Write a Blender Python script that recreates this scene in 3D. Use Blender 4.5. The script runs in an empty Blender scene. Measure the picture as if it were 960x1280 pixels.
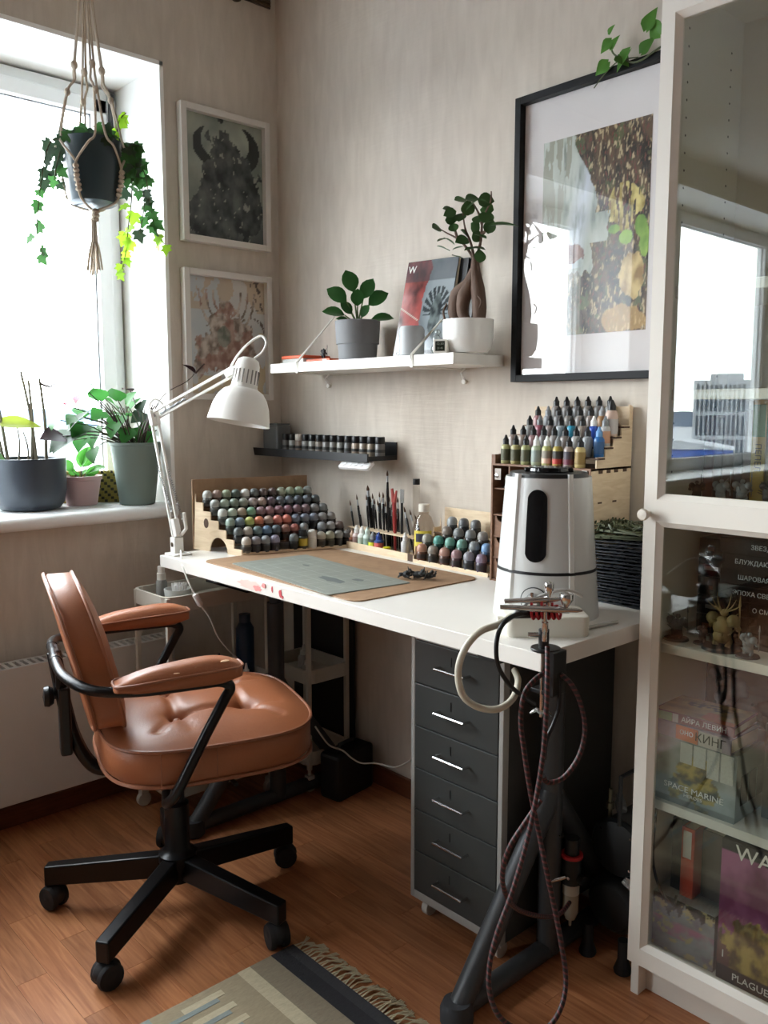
import bpy, math, random
from math import sin, cos, pi, radians as R
from mathutils import Vector as V, Matrix, noise

random.seed(7)
SC = bpy.context.scene
COL = SC.collection

# ------------------------------------------------------------------ camera
CAM = V((2.5164, -1.8086, 1.2255))
YAW, PITCH = .8284, .1207
fw = V((-sin(YAW) * cos(PITCH), cos(YAW) * cos(PITCH), -sin(PITCH)))
rt = V((cos(YAW), sin(YAW), 0))
up = rt.cross(fw)
cd = bpy.data.cameras.new('camera')
cam = bpy.data.objects.new('camera', cd)
COL.objects.link(cam)
cam.matrix_world = Matrix(((rt.x, up.x, -fw.x, CAM.x), (rt.y, up.y, -fw.y, CAM.y), (rt.z, up.z, -fw.z, CAM.z), (0, 0, 0, 1)))
cd.sensor_fit = 'HORIZONTAL'
cd.sensor_width = 36
cd.lens = 36 * 1068 / 960
cd.clip_start = .02
cd.clip_end = 6000
SC.camera = cam

# ------------------------------------------------------------------ world, light, exposure
w = bpy.data.worlds.new('overcast_sky')
SC.world = w
w.use_nodes = True
nt = w.node_tree
nt.nodes.clear()
N = nt.nodes.new
L = nt.links.new
out = N('ShaderNodeOutputWorld'); bg = N('ShaderNodeBackground')
tc = N('ShaderNodeTexCoord'); mp = N('ShaderNodeMapping'); nz = N('ShaderNodeTexNoise'); rmp = N('ShaderNodeValToRGB')
mp.inputs['Scale'].default_value = (1, 1, 4)
nz.inputs['Scale'].default_value = 2.2; nz.inputs['Detail'].default_value = 6; nz.inputs['Roughness'].default_value = .55
rmp.color_ramp.elements[0].position = .38; rmp.color_ramp.elements[0].color = (.74, .82, .92, 1)
rmp.color_ramp.elements[1].position = .62; rmp.color_ramp.elements[1].color = (.98, .99, 1, 1)
L(tc.outputs['Generated'], mp.inputs['Vector']); L(mp.outputs[0], nz.inputs['Vector'])
L(nz.outputs['Fac'], rmp.inputs['Fac']); L(rmp.outputs[0], bg.inputs['Color'])
bg.inputs["Strength"].default_value = 21
L(bg.outputs[0], out.inputs['Surface'])

SC.view_settings.view_transform = 'Standard'
SC.view_settings.look = 'None'
SC.view_settings.gamma = 1
SC.view_settings.use_curve_mapping = False
SC.view_settings.exposure = 0.38
SC.cycles.use_denoising = True
SC.cycles.max_bounces = 12
SC.cycles.diffuse_bounces = 6
SC.cycles.transparent_max_bounces = 16
SC.cycles.sample_clamp_indirect = 8

def portal(name, x, y0, y1, z0, z1):
    ld = bpy.data.lights.new(name, 'AREA'); ld.shape = 'RECTANGLE'; ld.size = z1 - z0; ld.size_y = y1 - y0
    ld.cycles.is_portal = True
    o = bpy.data.objects.new(name, ld); COL.objects.link(o)
    o.location = (x, (y0 + y1) / 2, (z0 + z1) / 2); o.rotation_euler = (0, R(-90), 0)
    return o
# daylight openings of the two windows
W1 = (-2.30, -.432, .90, 2.285)
W2 = (-5.15, -3.15, .80, 2.47)
portal('daylight_opening', -.36, *W1)
portal('daylight_opening', -.36, *W2)

# ------------------------------------------------------------------ materials
def lin(h):
    if isinstance(h, str):
        h = h.lstrip('#'); h = [int(h[i:i + 2], 16) / 255 for i in (0, 2, 4)]
        return tuple(((c + .055) / 1.055) ** 2.4 if c > .04045 else c / 12.92 for c in h)
    return tuple(h)[:3]

MATS = {}
def mat(name, color, rough=.5, metal=0, noise_amt=0, nscale=20, bump=0, bscale=60, spec=.5, trans=0, ior=1.45, coat=0, alpha=1, stretch=None, sheen=0):
    if name in MATS: return MATS[name]
    m = bpy.data.materials.new(name); m.use_nodes = True
    t = m.node_tree; p = t.nodes['Principled BSDF']; c = lin(color)
    p.inputs['Base Color'].default_value = (*c, 1); p.inputs['Roughness'].default_value = rough
    p.inputs['Metallic'].default_value = metal; p.inputs['Specular IOR Level'].default_value = spec
    p.inputs['Transmission Weight'].default_value = trans; p.inputs['IOR'].default_value = ior
    p.inputs['Coat Weight'].default_value = coat; p.inputs['Alpha'].default_value = alpha
    p.inputs['Sheen Weight'].default_value = sheen
    co = None
    def coord():
        nonlocal co
        if co is None:
            a = t.nodes.new('ShaderNodeTexCoord'); b = t.nodes.new('ShaderNodeMapping')
            if stretch: b.inputs['Scale'].default_value = stretch
            t.links.new(a.outputs['Object'], b.inputs['Vector']); co = b.outputs[0]
        return co
    n = t.nodes.new('ShaderNodeTexNoise'); n.inputs['Scale'].default_value = nscale; n.inputs['Detail'].default_value = 5
    t.links.new(coord(), n.inputs['Vector'])
    na = max(noise_amt, .03)
    mx = t.nodes.new('ShaderNodeMix'); mx.data_type = 'RGBA'
    mx.inputs[6].default_value = (*[max(0, x * (1 - na)) for x in c], 1)
    mx.inputs[7].default_value = (*[min(1, x * (1 + na)) for x in c], 1)
    t.links.new(n.outputs['Fac'], mx.inputs[0]); t.links.new(mx.outputs[2], p.inputs['Base Color'])
    if bump:
        n2 = t.nodes.new('ShaderNodeTexNoise'); n2.inputs['Scale'].default_value = bscale; n2.inputs['Detail'].default_value = 4
        t.links.new(coord(), n2.inputs['Vector'])
        b = t.nodes.new('ShaderNodeBump'); b.inputs['Strength'].default_value = bump; b.inputs['Distance'].default_value = .003
        t.links.new(n2.outputs['Fac'], b.inputs['Height']); t.links.new(b.outputs[0], p.inputs['Normal'])
    MATS[name] = m
    return m

def glassmat(name, tint=(.95, .97, .96), ior=1.5, rough=0.0, strength=1.0):
    m = bpy.data.materials.new(name); m.use_nodes = True; t = m.node_tree; t.nodes.clear()
    o = t.nodes.new('ShaderNodeOutputMaterial'); mix = t.nodes.new('ShaderNodeMixShader')
    tr = t.nodes.new('ShaderNodeBsdfTransparent'); gl = t.nodes.new('ShaderNodeBsdfGlossy'); fr = t.nodes.new('ShaderNodeFresnel')
    tr.inputs[0].default_value = (*tint, 1); gl.inputs['Roughness'].default_value = rough; fr.inputs[0].default_value = ior
    gl.inputs['Color'].default_value = (strength, strength, strength, 1)
    g_ = t.nodes.new('ShaderNodeNewGeometry'); mr_ = t.nodes.new('ShaderNodeMapRange'); mr_.inputs['To Min'].default_value = ior; mr_.inputs['To Max'].default_value = 1 / ior; t.links.new(g_.outputs['Backfacing'], mr_.inputs[0]); t.links.new(mr_.outputs[0], fr.inputs[0]); t.links.new(fr.outputs[0], mix.inputs[0]); t.links.new(tr.outputs[0], mix.inputs[1]); t.links.new(gl.outputs[0], mix.inputs[2])
    t.links.new(mix.outputs[0], o.inputs[0]); MATS[name] = m
    return m

def attrmat(name, rough=.35, spec=.4):
    m = bpy.data.materials.new(name); m.use_nodes = True; t = m.node_tree; p = t.nodes['Principled BSDF']
    a = t.nodes.new('ShaderNodeAttribute'); a.attribute_name = 'Col'
    t.links.new(a.outputs['Color'], p.inputs['Base Color']); p.inputs['Roughness'].default_value = rough
    p.inputs['Specular IOR Level'].default_value = spec; MATS[name] = m
    return m

def wallpaper(name, c1, c2):
    m = bpy.data.materials.new(name); m.use_nodes = True; t = m.node_tree; p = t.nodes['Principled BSDF']
    tcn = t.nodes.new('ShaderNodeTexCoord')
    def nzn(sc, scale, det=5, dist=0):
        mpn = t.nodes.new('ShaderNodeMapping'); mpn.inputs['Scale'].default_value = sc
        n = t.nodes.new('ShaderNodeTexNoise'); n.inputs['Scale'].default_value = scale; n.inputs['Detail'].default_value = det
        n.inputs['Distortion'].default_value = dist
        t.links.new(tcn.outputs['Object'], mpn.inputs[0]); t.links.new(mpn.outputs[0], n.inputs['Vector']); return n.outputs['Fac']
    a = nzn((1, 1, .22), 34, 6, .4); b = nzn((1, 1, 1), 2.2, 4); c = nzn((.3, .3, 3), 30, 4)
    r = t.nodes.new('ShaderNodeValToRGB'); r.color_ramp.elements[0].position = .3; r.color_ramp.elements[1].position = .7
    r.color_ramp.elements[0].color = (*lin(c1), 1); r.color_ramp.elements[1].color = (*lin(c2), 1)
    ad = t.nodes.new('ShaderNodeMath'); ad.operation = 'MULTIPLY_ADD'; ad.inputs[1].default_value = .5
    t.links.new(a, ad.inputs[0]); m2 = t.nodes.new('ShaderNodeMath'); m2.operation = 'MULTIPLY'; m2.inputs[1].default_value = .5
    t.links.new(b, m2.inputs[0]); t.links.new(m2.outputs[0], ad.inputs[2]); t.links.new(ad.outputs[0], r.inputs[0])
    t.links.new(r.outputs[0], p.inputs['Base Color']); p.inputs['Roughness'].default_value = .62; p.inputs['Specular IOR Level'].default_value = .35
    s = t.nodes.new('ShaderNodeMath'); s.operation = 'MULTIPLY_ADD'; s.inputs[1].default_value = .4; t.links.new(c, s.inputs[0]); t.links.new(a, s.inputs[2])
    bp = t.nodes.new('ShaderNodeBump'); bp.inputs['Strength'].default_value = .55; bp.inputs['Distance'].default_value = .004
    t.links.new(s.outputs[0], bp.inputs['Height']); t.links.new(bp.outputs[0], p.inputs['Normal']); MATS[name] = m
    return m

def woodmat(name, c1, c2, scale=(1, 1, 1), rough=.45, ring=14, randomize=True, spec=.4):
    m = bpy.data.materials.new(name); m.use_nodes = True; t = m.node_tree; p = t.nodes['Principled BSDF']
    tcn = t.nodes.new('ShaderNodeTexCoord'); mpn = t.nodes.new('ShaderNodeMapping'); mpn.inputs['Scale'].default_value = scale
    oi = t.nodes.new('ShaderNodeObjectInfo')
    add = t.nodes.new('ShaderNodeVectorMath'); add.operation = 'ADD'; mul = t.nodes.new('ShaderNodeVectorMath'); mul.operation = 'SCALE'
    mul.inputs['Scale'].default_value = 37.0
    cmb = t.nodes.new('ShaderNodeCombineXYZ')
    for i in range(3): t.links.new(oi.outputs['Random'], cmb.inputs[i])
    t.links.new(cmb.outputs[0], mul.inputs[0]); t.links.new(tcn.outputs['Object'], add.inputs[0]); t.links.new(mul.outputs[0], add.inputs[1])
    t.links.new(add.outputs[0], mpn.inputs[0])
    n = t.nodes.new('ShaderNodeTexNoise'); n.inputs['Scale'].default_value = ring; n.inputs['Detail'].default_value = 6; n.inputs['Distortion'].default_value = 1.2
    t.links.new(mpn.outputs[0], n.inputs['Vector'])
    r = t.nodes.new('ShaderNodeValToRGB'); r.color_ramp.elements[0].position = .32; r.color_ramp.elements[1].position = .68
    r.color_ramp.elements[0].color = (*lin(c1), 1); r.color_ramp.elements[1].color = (*lin(c2), 1)
    t.links.new(n.outputs['Fac'], r.inputs[0])
    if randomize:
        h = t.nodes.new('ShaderNodeHueSaturation'); mr = t.nodes.new('ShaderNodeMapRange')
        mr.inputs['To Min'].default_value = .86; mr.inputs['To Max'].default_value = 1.14
        t.links.new(oi.outputs['Random'], mr.inputs[0]); t.links.new(mr.outputs[0], h.inputs['Value']); t.links.new(r.outputs[0], h.inputs['Color'])
        t.links.new(h.outputs[0], p.inputs['Base Color'])
    else: t.links.new(r.outputs[0], p.inputs['Base Color'])
    p.inputs['Roughness'].default_value = rough; p.inputs['Specular IOR Level'].default_value = spec
    b = t.nodes.new('ShaderNodeBump'); b.inputs['Strength'].default_value = .12; b.inputs['Distance'].default_value = .001
    t.links.new(n.outputs['Fac'], b.inputs['Height']); t.links.new(b.outputs[0], p.inputs['Normal'])
    MATS[name] = m
    return m

WHITE = mat('white_lacquer', '#e9e6e0', .38)
PLASTER = mat('white_reveal_plaster', '#efeeea', .6, bump=.1)
PVC = mat('white_pvc', '#eceeee', .3)
BLACKPL = mat('black_plastic', '#141517', .38)
BLACKMT = mat('black_steel', '#101114', .32, .3)
RUBBER = mat('dark_rubber', '#1b1b1d', .7)
CHROME = mat('chrome', '#c9c9c9', .18, 1)
STEEL = mat('brushed_steel', '#9fa1a2', .35, .9)
PLY = woodmat('pale_plywood', '#cdb595', '#ddc9ab', (1, 1, 6), .6, 12, False)
PLYEDGE = mat('scorched_plywood_edge', '#4a3526', .7)
HDF = woodmat('brown_hardboard', '#8a6c51', '#9c7d60', (1, 1, 1), .6, 20, False)
GLASS = glassmat('window_glass', (.97, .985, .98), 1.45)
CABGLASS = glassmat('cabinet_glass', (.88, .90, .87), 1.62)
PRINT = attrmat('printed_paper')
GLOSSPRINT = attrmat('glossy_print', .12, .6)

# ------------------------------------------------------------------ mesh helpers
class B:
    def __init__(s): s.v = []; s.f = []; s.mi = []; s.uv = {}
    def add(s, vs, fs, mi=0, M=None, uvs=None):
        o = len(s.v)
        for p in vs:
            p = V(p); s.v.append(tuple(M @ p) if M else tuple(p))
        for k, f in enumerate(fs):
            if uvs: s.uv[len(s.f)] = uvs[k]
            s.f.append(tuple(i + o for i in f)); s.mi.append(mi)
        return s
    def box(s, a, b, mi=0, M=None):
        x0, y0, z0 = [min(a[i], b[i]) for i in range(3)]; x1, y1, z1 = [max(a[i], b[i]) for i in range(3)]
        return s.add([(x0, y0, z0), (x1, y0, z0), (x1, y1, z0), (x0, y1, z0), (x0, y0, z1), (x1, y0, z1), (x1, y1, z1), (x0, y1, z1)],
                     [(0, 3, 2, 1), (4, 5, 6, 7), (0, 1, 5, 4), (1, 2, 6, 5), (2, 3, 7, 6), (3, 0, 4, 7)], mi, M)
    def cyl(s, p0, p1, r0, r1=None, n=12, mi=0, M=None):
        r1 = r0 if r1 is None else r1
        p0, p1 = V(p0), V(p1); d = (p1 - p0).normalized(); a = d.orthogonal().normalized(); b = d.cross(a)
        vs = [p0 + (a * cos(2 * pi * k / n) + b * sin(2 * pi * k / n)) * r0 for k in range(n)] + [p1 + (a * cos(2 * pi * k / n) + b * sin(2 * pi * k / n)) * r1 for k in range(n)]
        fs = [(k, (k + 1) % n, n + (k + 1) % n, n + k) for k in range(n)] + [tuple(range(n))[::-1], tuple(range(n, 2 * n))]
        return s.add(vs, fs, mi, M)
    def lathe(s, prof, n=20, mi=0, M=None, c=(0, 0, 0)):
        # prof: (radius, z) from bottom to top
        vs = []; fs = []; c = V(c)
        for r, z in prof:
            for k in range(n): vs.append(c + V((r * cos(2 * pi * k / n), r * sin(2 * pi * k / n), z)))
        for i in range(len(prof) - 1):
            for k in range(n): fs.append((i * n + k, i * n + (k + 1) % n, (i + 1) * n + (k + 1) % n, (i + 1) * n + k))
        if prof[0][0] > 1e-5: fs.append(tuple(range(n))[::-1])
        if prof[-1][0] > 1e-5: fs.append(tuple(range((len(prof) - 1) * n, len(prof) * n)))
        return s.add(vs, fs, mi, M)
    def tube(s, pts, r, n=8, mi=0, M=None, cap=True, rs=None, tw=1.0):
        pts = [V(p) for p in pts]; m = len(pts); ring = []; prev = None; length = 0; vv = []
        uvs = []; fs = []
        for i, p in enumerate(pts):
            t = (pts[min(i + 1, m - 1)] - pts[max(i - 1, 0)]).normalized()
            if prev is None: a = t.orthogonal().normalized()
            else:
                a = prev - t * prev.dot(t)
                a = a.normalized() if a.length > 1e-6 else t.orthogonal().normalized()
            prev = a; b = t.cross(a); rr = rs[i] if rs else r
            for k in range(n): vv.append(p + (a * cos(2 * pi * k / n) + b * sin(2 * pi * k / n)) * rr)
            if i: length += (p - pts[i - 1]).length
            ring.append(length)
        for i in range(m - 1):
            for k in range(n):
                fs.append((i * n + k, i * n + (k + 1) % n, (i + 1) * n + (k + 1) % n, (i + 1) * n + k))
                u0, u1 = k / n, (k + 1) / n
                uvs.append([(u0, ring[i]), (u1, ring[i]), (u1, ring[i + 1]), (u0, ring[i + 1])])
        if cap:
            fs.append(tuple(range(n))[::-1]); uvs.append([(0, 0)] * n)
            fs.append(tuple(range((m - 1) * n, m * n))); uvs.append([(0, 0)] * n)
        return s.add(vv, fs, mi, M, uvs)
    def prism(s, poly, z0, z1, mi=0, M=None):
        n = len(poly)
        vs = [(x, y, z0) for x, y in poly] + [(x, y, z1) for x, y in poly]
        return s.add(vs, [tuple(range(n))[::-1], tuple(range(n, 2 * n))] + [(k, (k + 1) % n, n + (k + 1) % n, n + k) for k in range(n)], mi, M)
    def sphere(s, c, r, n=12, m=8, mi=0, sc=(1, 1, 1), M=None):
        prof = [(sin(pi * i / m) * r, -cos(pi * i / m) * r) for i in range(m + 1)]
        T = Matrix.Translation(c) @ Matrix.Diagonal((*sc, 1))
        if M: T = M @ T
        return s.lathe([(max(a, 1e-4), b) for a, b in prof], n, mi, T)
    def build(s, name, mats, parent=None, smooth=True, bevel=0, seg=2, loc=None, angle=40, sub=0):
        me = bpy.data.meshes.new(name); me.from_pydata(s.v, [], s.f)
        if not isinstance(mats, (list, tuple)): mats = [mats]
        for m in mats: me.materials.append(m)
        if len(mats) > 1: me.polygons.foreach_set('material_index', s.mi)
        if s.uv:
            ul = me.uv_layers.new(name='UVMap')
            for pi_, poly in enumerate(me.polygons):
                if pi_ in s.uv:
                    for li, uvc in zip(poly.loop_indices, s.uv[pi_]): ul.data[li].uv = uvc
        if smooth:
            me.polygons.foreach_set('use_smooth', [True] * len(me.polygons)); me.set_sharp_from_angle(angle=R(angle))
        me.update()
        o = bpy.data.objects.new(name, me); COL.objects.link(o)
        if parent: o.parent = parent
        if loc: o.location = loc
        if bevel:
            md = o.modifiers.new('bevel', 'BEVEL'); md.width = bevel; md.segments = seg; md.limit_method = 'ANGLE'; md.angle_limit = R(35)
            if smooth: md.harden_normals = False
        if sub:
            md = o.modifiers.new('sub', 'SUBSURF'); md.levels = sub; md.render_levels = sub
        return o

def tag(o, label=None, cat=None, group=None, kind=None):
    if label: o['label'] = label
    if cat: o['category'] = cat
    if group: o['group'] = group
    if kind: o['kind'] = kind
    return o
def thing(name, label, cat, loc=(0, 0, 0), rot=0, group=None):
    o = bpy.data.objects.new(name, None); o.empty_display_size = .05; COL.objects.link(o)
    o.location = loc
    o.rotation_euler = rot if isinstance(rot, tuple) else (0, 0, rot)
    return tag(o, label, cat, group)
def inst(src, parent, name=None, M=None):
    o = bpy.data.objects.new(name or src.name.split('.')[0], src.data if hasattr(src, 'data') else src); COL.objects.link(o); o.parent = parent
    if M is not None: o.matrix_local = M
    return o
def dup(root, loc=None, rot=None, label=None, group=None):
    r = root.copy(); COL.objects.link(r)
    if loc is not None: r.location = loc
    if rot is not None: r.rotation_euler = rot if isinstance(rot, tuple) else (0, 0, rot)
    if label: r['label'] = label
    if group: r['group'] = group
    for ch in list(root.children):
        c = ch.copy(); COL.objects.link(c); c.parent = r
        for g in list(ch.children):
            d = g.copy(); COL.objects.link(d); d.parent = c
    return r
def struct(name, b, m, parent=None, **k):
    o = b.build(name, m, parent, **k)
    if not parent: o['kind'] = 'structure'
    return o
def T(x=0, y=0, z=0, rz=0, rx=0, ry=0, s=1):
    return Matrix.Translation((x, y, z)) @ Matrix.Rotation(rz, 4, 'Z') @ Matrix.Rotation(ry, 4, 'Y') @ Matrix.Rotation(rx, 4, 'X') @ Matrix.Scale(s, 4)
def smooth_path(pts, k=6):
    pts = [V(p) for p in pts]; o = []
    for i in range(len(pts) - 1):
        p0 = pts[max(i - 1, 0)]; p1 = pts[i]; p2 = pts[i + 1]; p3 = pts[min(i + 2, len(pts) - 1)]
        for j in range(k):
            t = j / k
            o.append(.5 * ((2 * p1) + (p2 - p0) * t + (2 * p0 - 5 * p1 + 4 * p2 - p3) * t * t + (3 * p1 - p0 - 3 * p2 + p3) * t ** 3))
    o.append(pts[-1]); return o
def outline(hx, hy, n=4, k=40):
    r = []
    for i in range(k):
        a = 2 * pi * i / k; c, s_ = cos(a), sin(a)
        r.append((hx * abs(c) ** (2 / n) * (1 if c >= 0 else -1), hy * abs(s_) ** (2 / n) * (1 if s_ >= 0 else -1)))
    return r
def rrect(hx, hy, r, k=5):
    o = []
    for cx, cy, a0 in ((hx - r, hy - r, 0), (-hx + r, hy - r, 90), (-hx + r, -hy + r, 180), (hx - r, -hy + r, 270)):
        for i in range(k + 1):
            a = R(a0 + 90 * i / k); o.append((cx + r * cos(a), cy + r * sin(a)))
    return o
def text(body, size, m, parent, M, depth=.0004, name='lettering', align='CENTER', sx=1):
    cu = bpy.data.curves.new(name, 'FONT'); cu.body = body; cu.size = size; cu.extrude = depth; cu.align_x = align; cu.align_y = 'CENTER'; cu.resolution_u = 3
    to = bpy.data.objects.new(name, cu); COL.objects.link(to)
    dg = bpy.context.evaluated_depsgraph_get(); dg.update()
    me = bpy.data.meshes.new_from_object(to.evaluated_get(dg)); bpy.data.objects.remove(to); bpy.data.curves.remove(cu)
    me.materials.clear(); me.materials.append(m)
    o = bpy.data.objects.new(name, me); COL.objects.link(o); o.parent = parent
    o.matrix_local = M @ Matrix.Diagonal((sx, 1, 1, 1))
    return o
def art(name, w_, h_, nx, ny, fn, m, parent, M=None):
    vs = []; cs = []; fs = []
    for j in range(ny + 1):
        for i in range(nx + 1):
            u, v = i / nx, j / ny; vs.append(((u - .5) * w_, 0, v * h_)); cs += [*fn(u, v), 1]
    for j in range(ny):
        for i in range(nx): a = j * (nx + 1) + i; fs.append((a, a + 1, a + nx + 2, a + nx + 1))
    me = bpy.data.meshes.new(name); me.from_pydata(vs, [], fs); me.materials.append(m)
    at = me.color_attributes.new('Col', 'FLOAT_COLOR', 'POINT'); at.data.foreach_set('color', cs)
    o = bpy.data.objects.new(name, me); COL.objects.link(o); o.parent = parent
    if M is not None: o.matrix_local = M
    return o
def mixc(a, b, t):
    t = max(0, min(1, t)); return tuple(a[i] * (1 - t) + b[i] * t for i in range(3))
def fb(x, y, s=1, seed=0, o=4):
    return noise.fractal(V((x * s, y * s, seed * 7.3)), 1.0, 2.0, o)
ORD = 'first second third fourth fifth sixth seventh eighth ninth tenth eleventh twelfth thirteenth fourteenth fifteenth sixteenth seventeenth'.split()
# ------------------------------------------------------------------ the room
RX, RY, RZ = 3.9, -5.6, 2.62
WP = wallpaper('textured_wallpaper', '#b7ac9f', '#cfc5b8')
CEIL = mat('white_ceiling', '#cfccc6', .8)
b = B(); t_ = .36
def wl(y0, y1, z0, z1): b.box((-t_, y0, z0), (0, y1, z1))
wl(W1[1], 0.0, 0, RZ); wl(W2[1], W1[0], 0, RZ); wl(RY, W2[0], 0, RZ)
wl(W1[0], W1[1], 0, W1[2] - .02); wl(W1[0], W1[1], W1[3], RZ); wl(W2[0], W2[1], 0, W2[2]); wl(W2[0], W2[1], W2[3], RZ)
struct('wall_left', b, WP, smooth=False)
struct('wall_back', B().box((-t_, 0, 0), (RX, .12, RZ)), WP, smooth=False)
DKW = mat('bounce_cutting_taupe', '#57504a', .8)  # colour of the unseen walls, made dark to cut bounced light
struct('wall_right', B().box((RX, RY, 0), (RX + .12, .12, RZ)), DKW, smooth=False)
struct('wall_front', B().box((-t_, RY - .12, 0), (RX + .12, RY, RZ)), DKW, smooth=False)
struct('ceiling', B().box((-t_, RY - .12, RZ), (RX + .12, .12, RZ + .1)), CEIL, smooth=False)

# floor: sub-floor slab, laminate strips run along the back wall
PLANK = woodmat('orange_beech_laminate', '#965c39', '#ba8057', (.9, 14, 1), .34, 5, True, .45)
SEAM = mat('floor_seam', '#4a2d1c', .8)
fl = struct('floor', B().box((-t_, RY - .12, -.06), (RX + .12, .12, -.004)), SEAM, smooth=False)
SW, SL = .0655, .43
pm = B().box((0, 0, -.004), (SL - .0008, SW - .0006, 0)).build('plank', PLANK, fl, smooth=False)
pmesh = pm.data; bpy.data.objects.remove(pm)
pl = []
rows = int(-RY / SW) + 1
rest = B()
for j in range(rows):
    y = -SW * (j + 1); off = [0, .18, .31, .09, .25][j % 5] + .05 * random.random()
    i = 0
    while True:
        x = -off + i * SL; i += 1
        if x > RX: break
        if x + SL < 0: continue
        cx, cy = x + SL / 2, y + SW / 2
        d = (V((cx, cy, 0)) - CAM); dep = d.dot(fw); px = 480 + 1068 * d.dot(rt) / max(dep, .01); py = 640 - 1068 * d.dot(up) / max(dep, .01)
        vis = dep > .3 and -160 < px < 1080 and py < 1450 and not (cy > -.3 and 1.15 < cx) and x + SL > .12
        if vis: pl.append((x, y, math.hypot(cx - CAM.x, cy - CAM.y)))
        else:
            a = max(x, -.0); e = min(x + SL - .0008, RX)
            if e > a: rest.box((a, y, -.004), (e, y + SW - .0006, 0))
pl.sort(key=lambda q: q[2])
for k, (x, y, d) in enumerate(pl):
    if k < 290:
        o = inst(pmesh, fl, 'plank'); o.location = (x, y, 0)
    else: rest.box((max(x, 0), y, -.004), (x + SL - .0008, y + SW - .0006, 0))
tag(rest.build('far_planks', PLANK, fl, smooth=False), kind='stuff')

# baseboards
BBM = woodmat('brown_baseboard', '#5f3420', '#74442b', (1, 1, 10), .45, 8, False)
def bboard(name, a, c):
    struct(name, B().box(a, c), BBM, smooth=False, bevel=.004)
bboard('baseboard_left', (0, RY, 0), (.016, 0, .062))
bboard('baseboard_back', (.016, -.016, 0), (RX, 0, .062))
bboard('baseboard_right', (RX - .016, RY, 0), (RX, -.016, .062))
bboard('baseboard_front', (.016, RY, 0), (RX - .016, RY + .016, .062))

# window reveals, sills, frames
def window(n, W, split, trim):
    y0, y1, z0, z1 = W
    b = B(); q = .012; p = .007
    b.box((-.35, y1 - q, z0), (p, y1 + .001, z1)).box((-.35, y0 - .001, z0), (p, y0 + q, z1)).box((-.35, y0, z1 - q), (p, y1, z1 + .001))
    struct('trim_%d' % trim, b, PLASTER, smooth=False)
    sl = B(); pr = rrect(.21, .0205, .018, 4)
    Ms = Matrix(((1, 0, 0, -.16), (0, 0, -1, 0), (0, 1, 0, z0 - .003), (0, 0, 0, 1)))
    sl.prism(pr, -(y1 + (-.012 if n == 1 else .03)), -(y0 - .03), 0, Ms)
    s = sl.build('window_sill', PVC, None); s['kind'] = 'structure'
    # keep the sill inside the reveal, with its nose over the radiator
    root = bpy.data.objects.new('window_%d' % n, None); COL.objects.link(root); root['kind'] = 'structure'
    zb, zt, ya, yb = z0 + .02, z1 - .02, y0 + .016, y1 - .018
    X0, X1 = -.345, -.285
    f = B(); fr = .036
    f.box((X0, yb - fr, zb), (X1, yb, zt)).box((X0, ya, zb), (X1, ya + fr, zt)).box((X0, ya, zt - fr), (X1, yb, zt)).box((X0, ya, zb), (X1, yb, zb + fr))
    f.build('window_frame', PVC, root, smooth=False, bevel=.004)
    g = B(); g.box((-.345, yb, zb + .1), (-.335, y1 - .012, zt)).box((-.345, ya, zt), (-.33, yb, z1 - .012)); g.build('seal_and_gap_shade', RUBBER, root, smooth=False)  # top strip is the seal, dark side strip paints the shadow gap
    ys = [ya + fr] + split + [yb - fr]
    for i in range(len(ys) - 1):
        a, c = ys[i] + .001, ys[i + 1] - .001; s1 = .048; zz0, zz1 = zb + fr, zt - fr
        sb = B().box((-.335, a, zz0), (-.268, a + s1, zz1)).box((-.335, c - s1, zz0), (-.268, c, zz1)).box((-.335, a, zz1 - s1), (-.268, c, zz1)).box((-.335, a, zz0), (-.268, c, zz0 + s1))
        so = sb.build('sash', PVC, root, smooth=False, bevel=.005)
        B().box((-.306, a + s1, zz0 + s1), (-.300, c - s1, zz1 - s1)).build('pane', GLASS, so, smooth=False)
        gk = B(); k_ = .004
        gk.box((-.298, a + s1, zz0 + s1), (-.294, a + s1 + k_, zz1 - s1)).box((-.298, c - s1 - k_, zz0 + s1), (-.294, c - s1, zz1 - s1))
        gk.box((-.298, a + s1, zz1 - s1 - k_), (-.294, c - s1, zz1 - s1)).box((-.298, a + s1, zz0 + s1), (-.294, c - s1, zz0 + s1 + k_)).build('gasket', mat('grey_gasket', '#8d9092', .6), so, smooth=False)
    hg = B().cyl((-.262, yb - .03, zt - .14), (-.262, yb - .03, zt - .04), .008)
    hg.build('hinge', mat('hinge_cover', '#3d4144', .5), root)
window(1, W1, [-1.28], 1)
window(2, W2, [-3.80], 2)

# vent grille and wall button near the ceiling
vg = thing('vent_grille', 'small bronze vent grille high on the window wall beside the room corner', 'vent', (.002, -.075, 2.57))
B().box((0, -.05, -.012), (.006, .05, .06)).build('back_plate', mat('bronze_paint', '#4b3f33', .5, .4), vg, smooth=False)
for i in range(6): B().box((.006, -.047, -.009 + i * .011), (.012, .047, -.004 + i * .011)).build('louvre', mat('bronze_slat', '#62523f', .5, .4), vg, smooth=False)
tag(B().lathe([(.0, 0), (.02, 0), (.022, .01), (.014, .022), (.0, .024)], 16, 0, T(0, -.16, 2.562, 0, 0, R(90))).build('wall_button', mat('bronze_paint', '#4b3f33')), 'dark bronze round button at the very top of the window wall', 'fitting')

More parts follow.
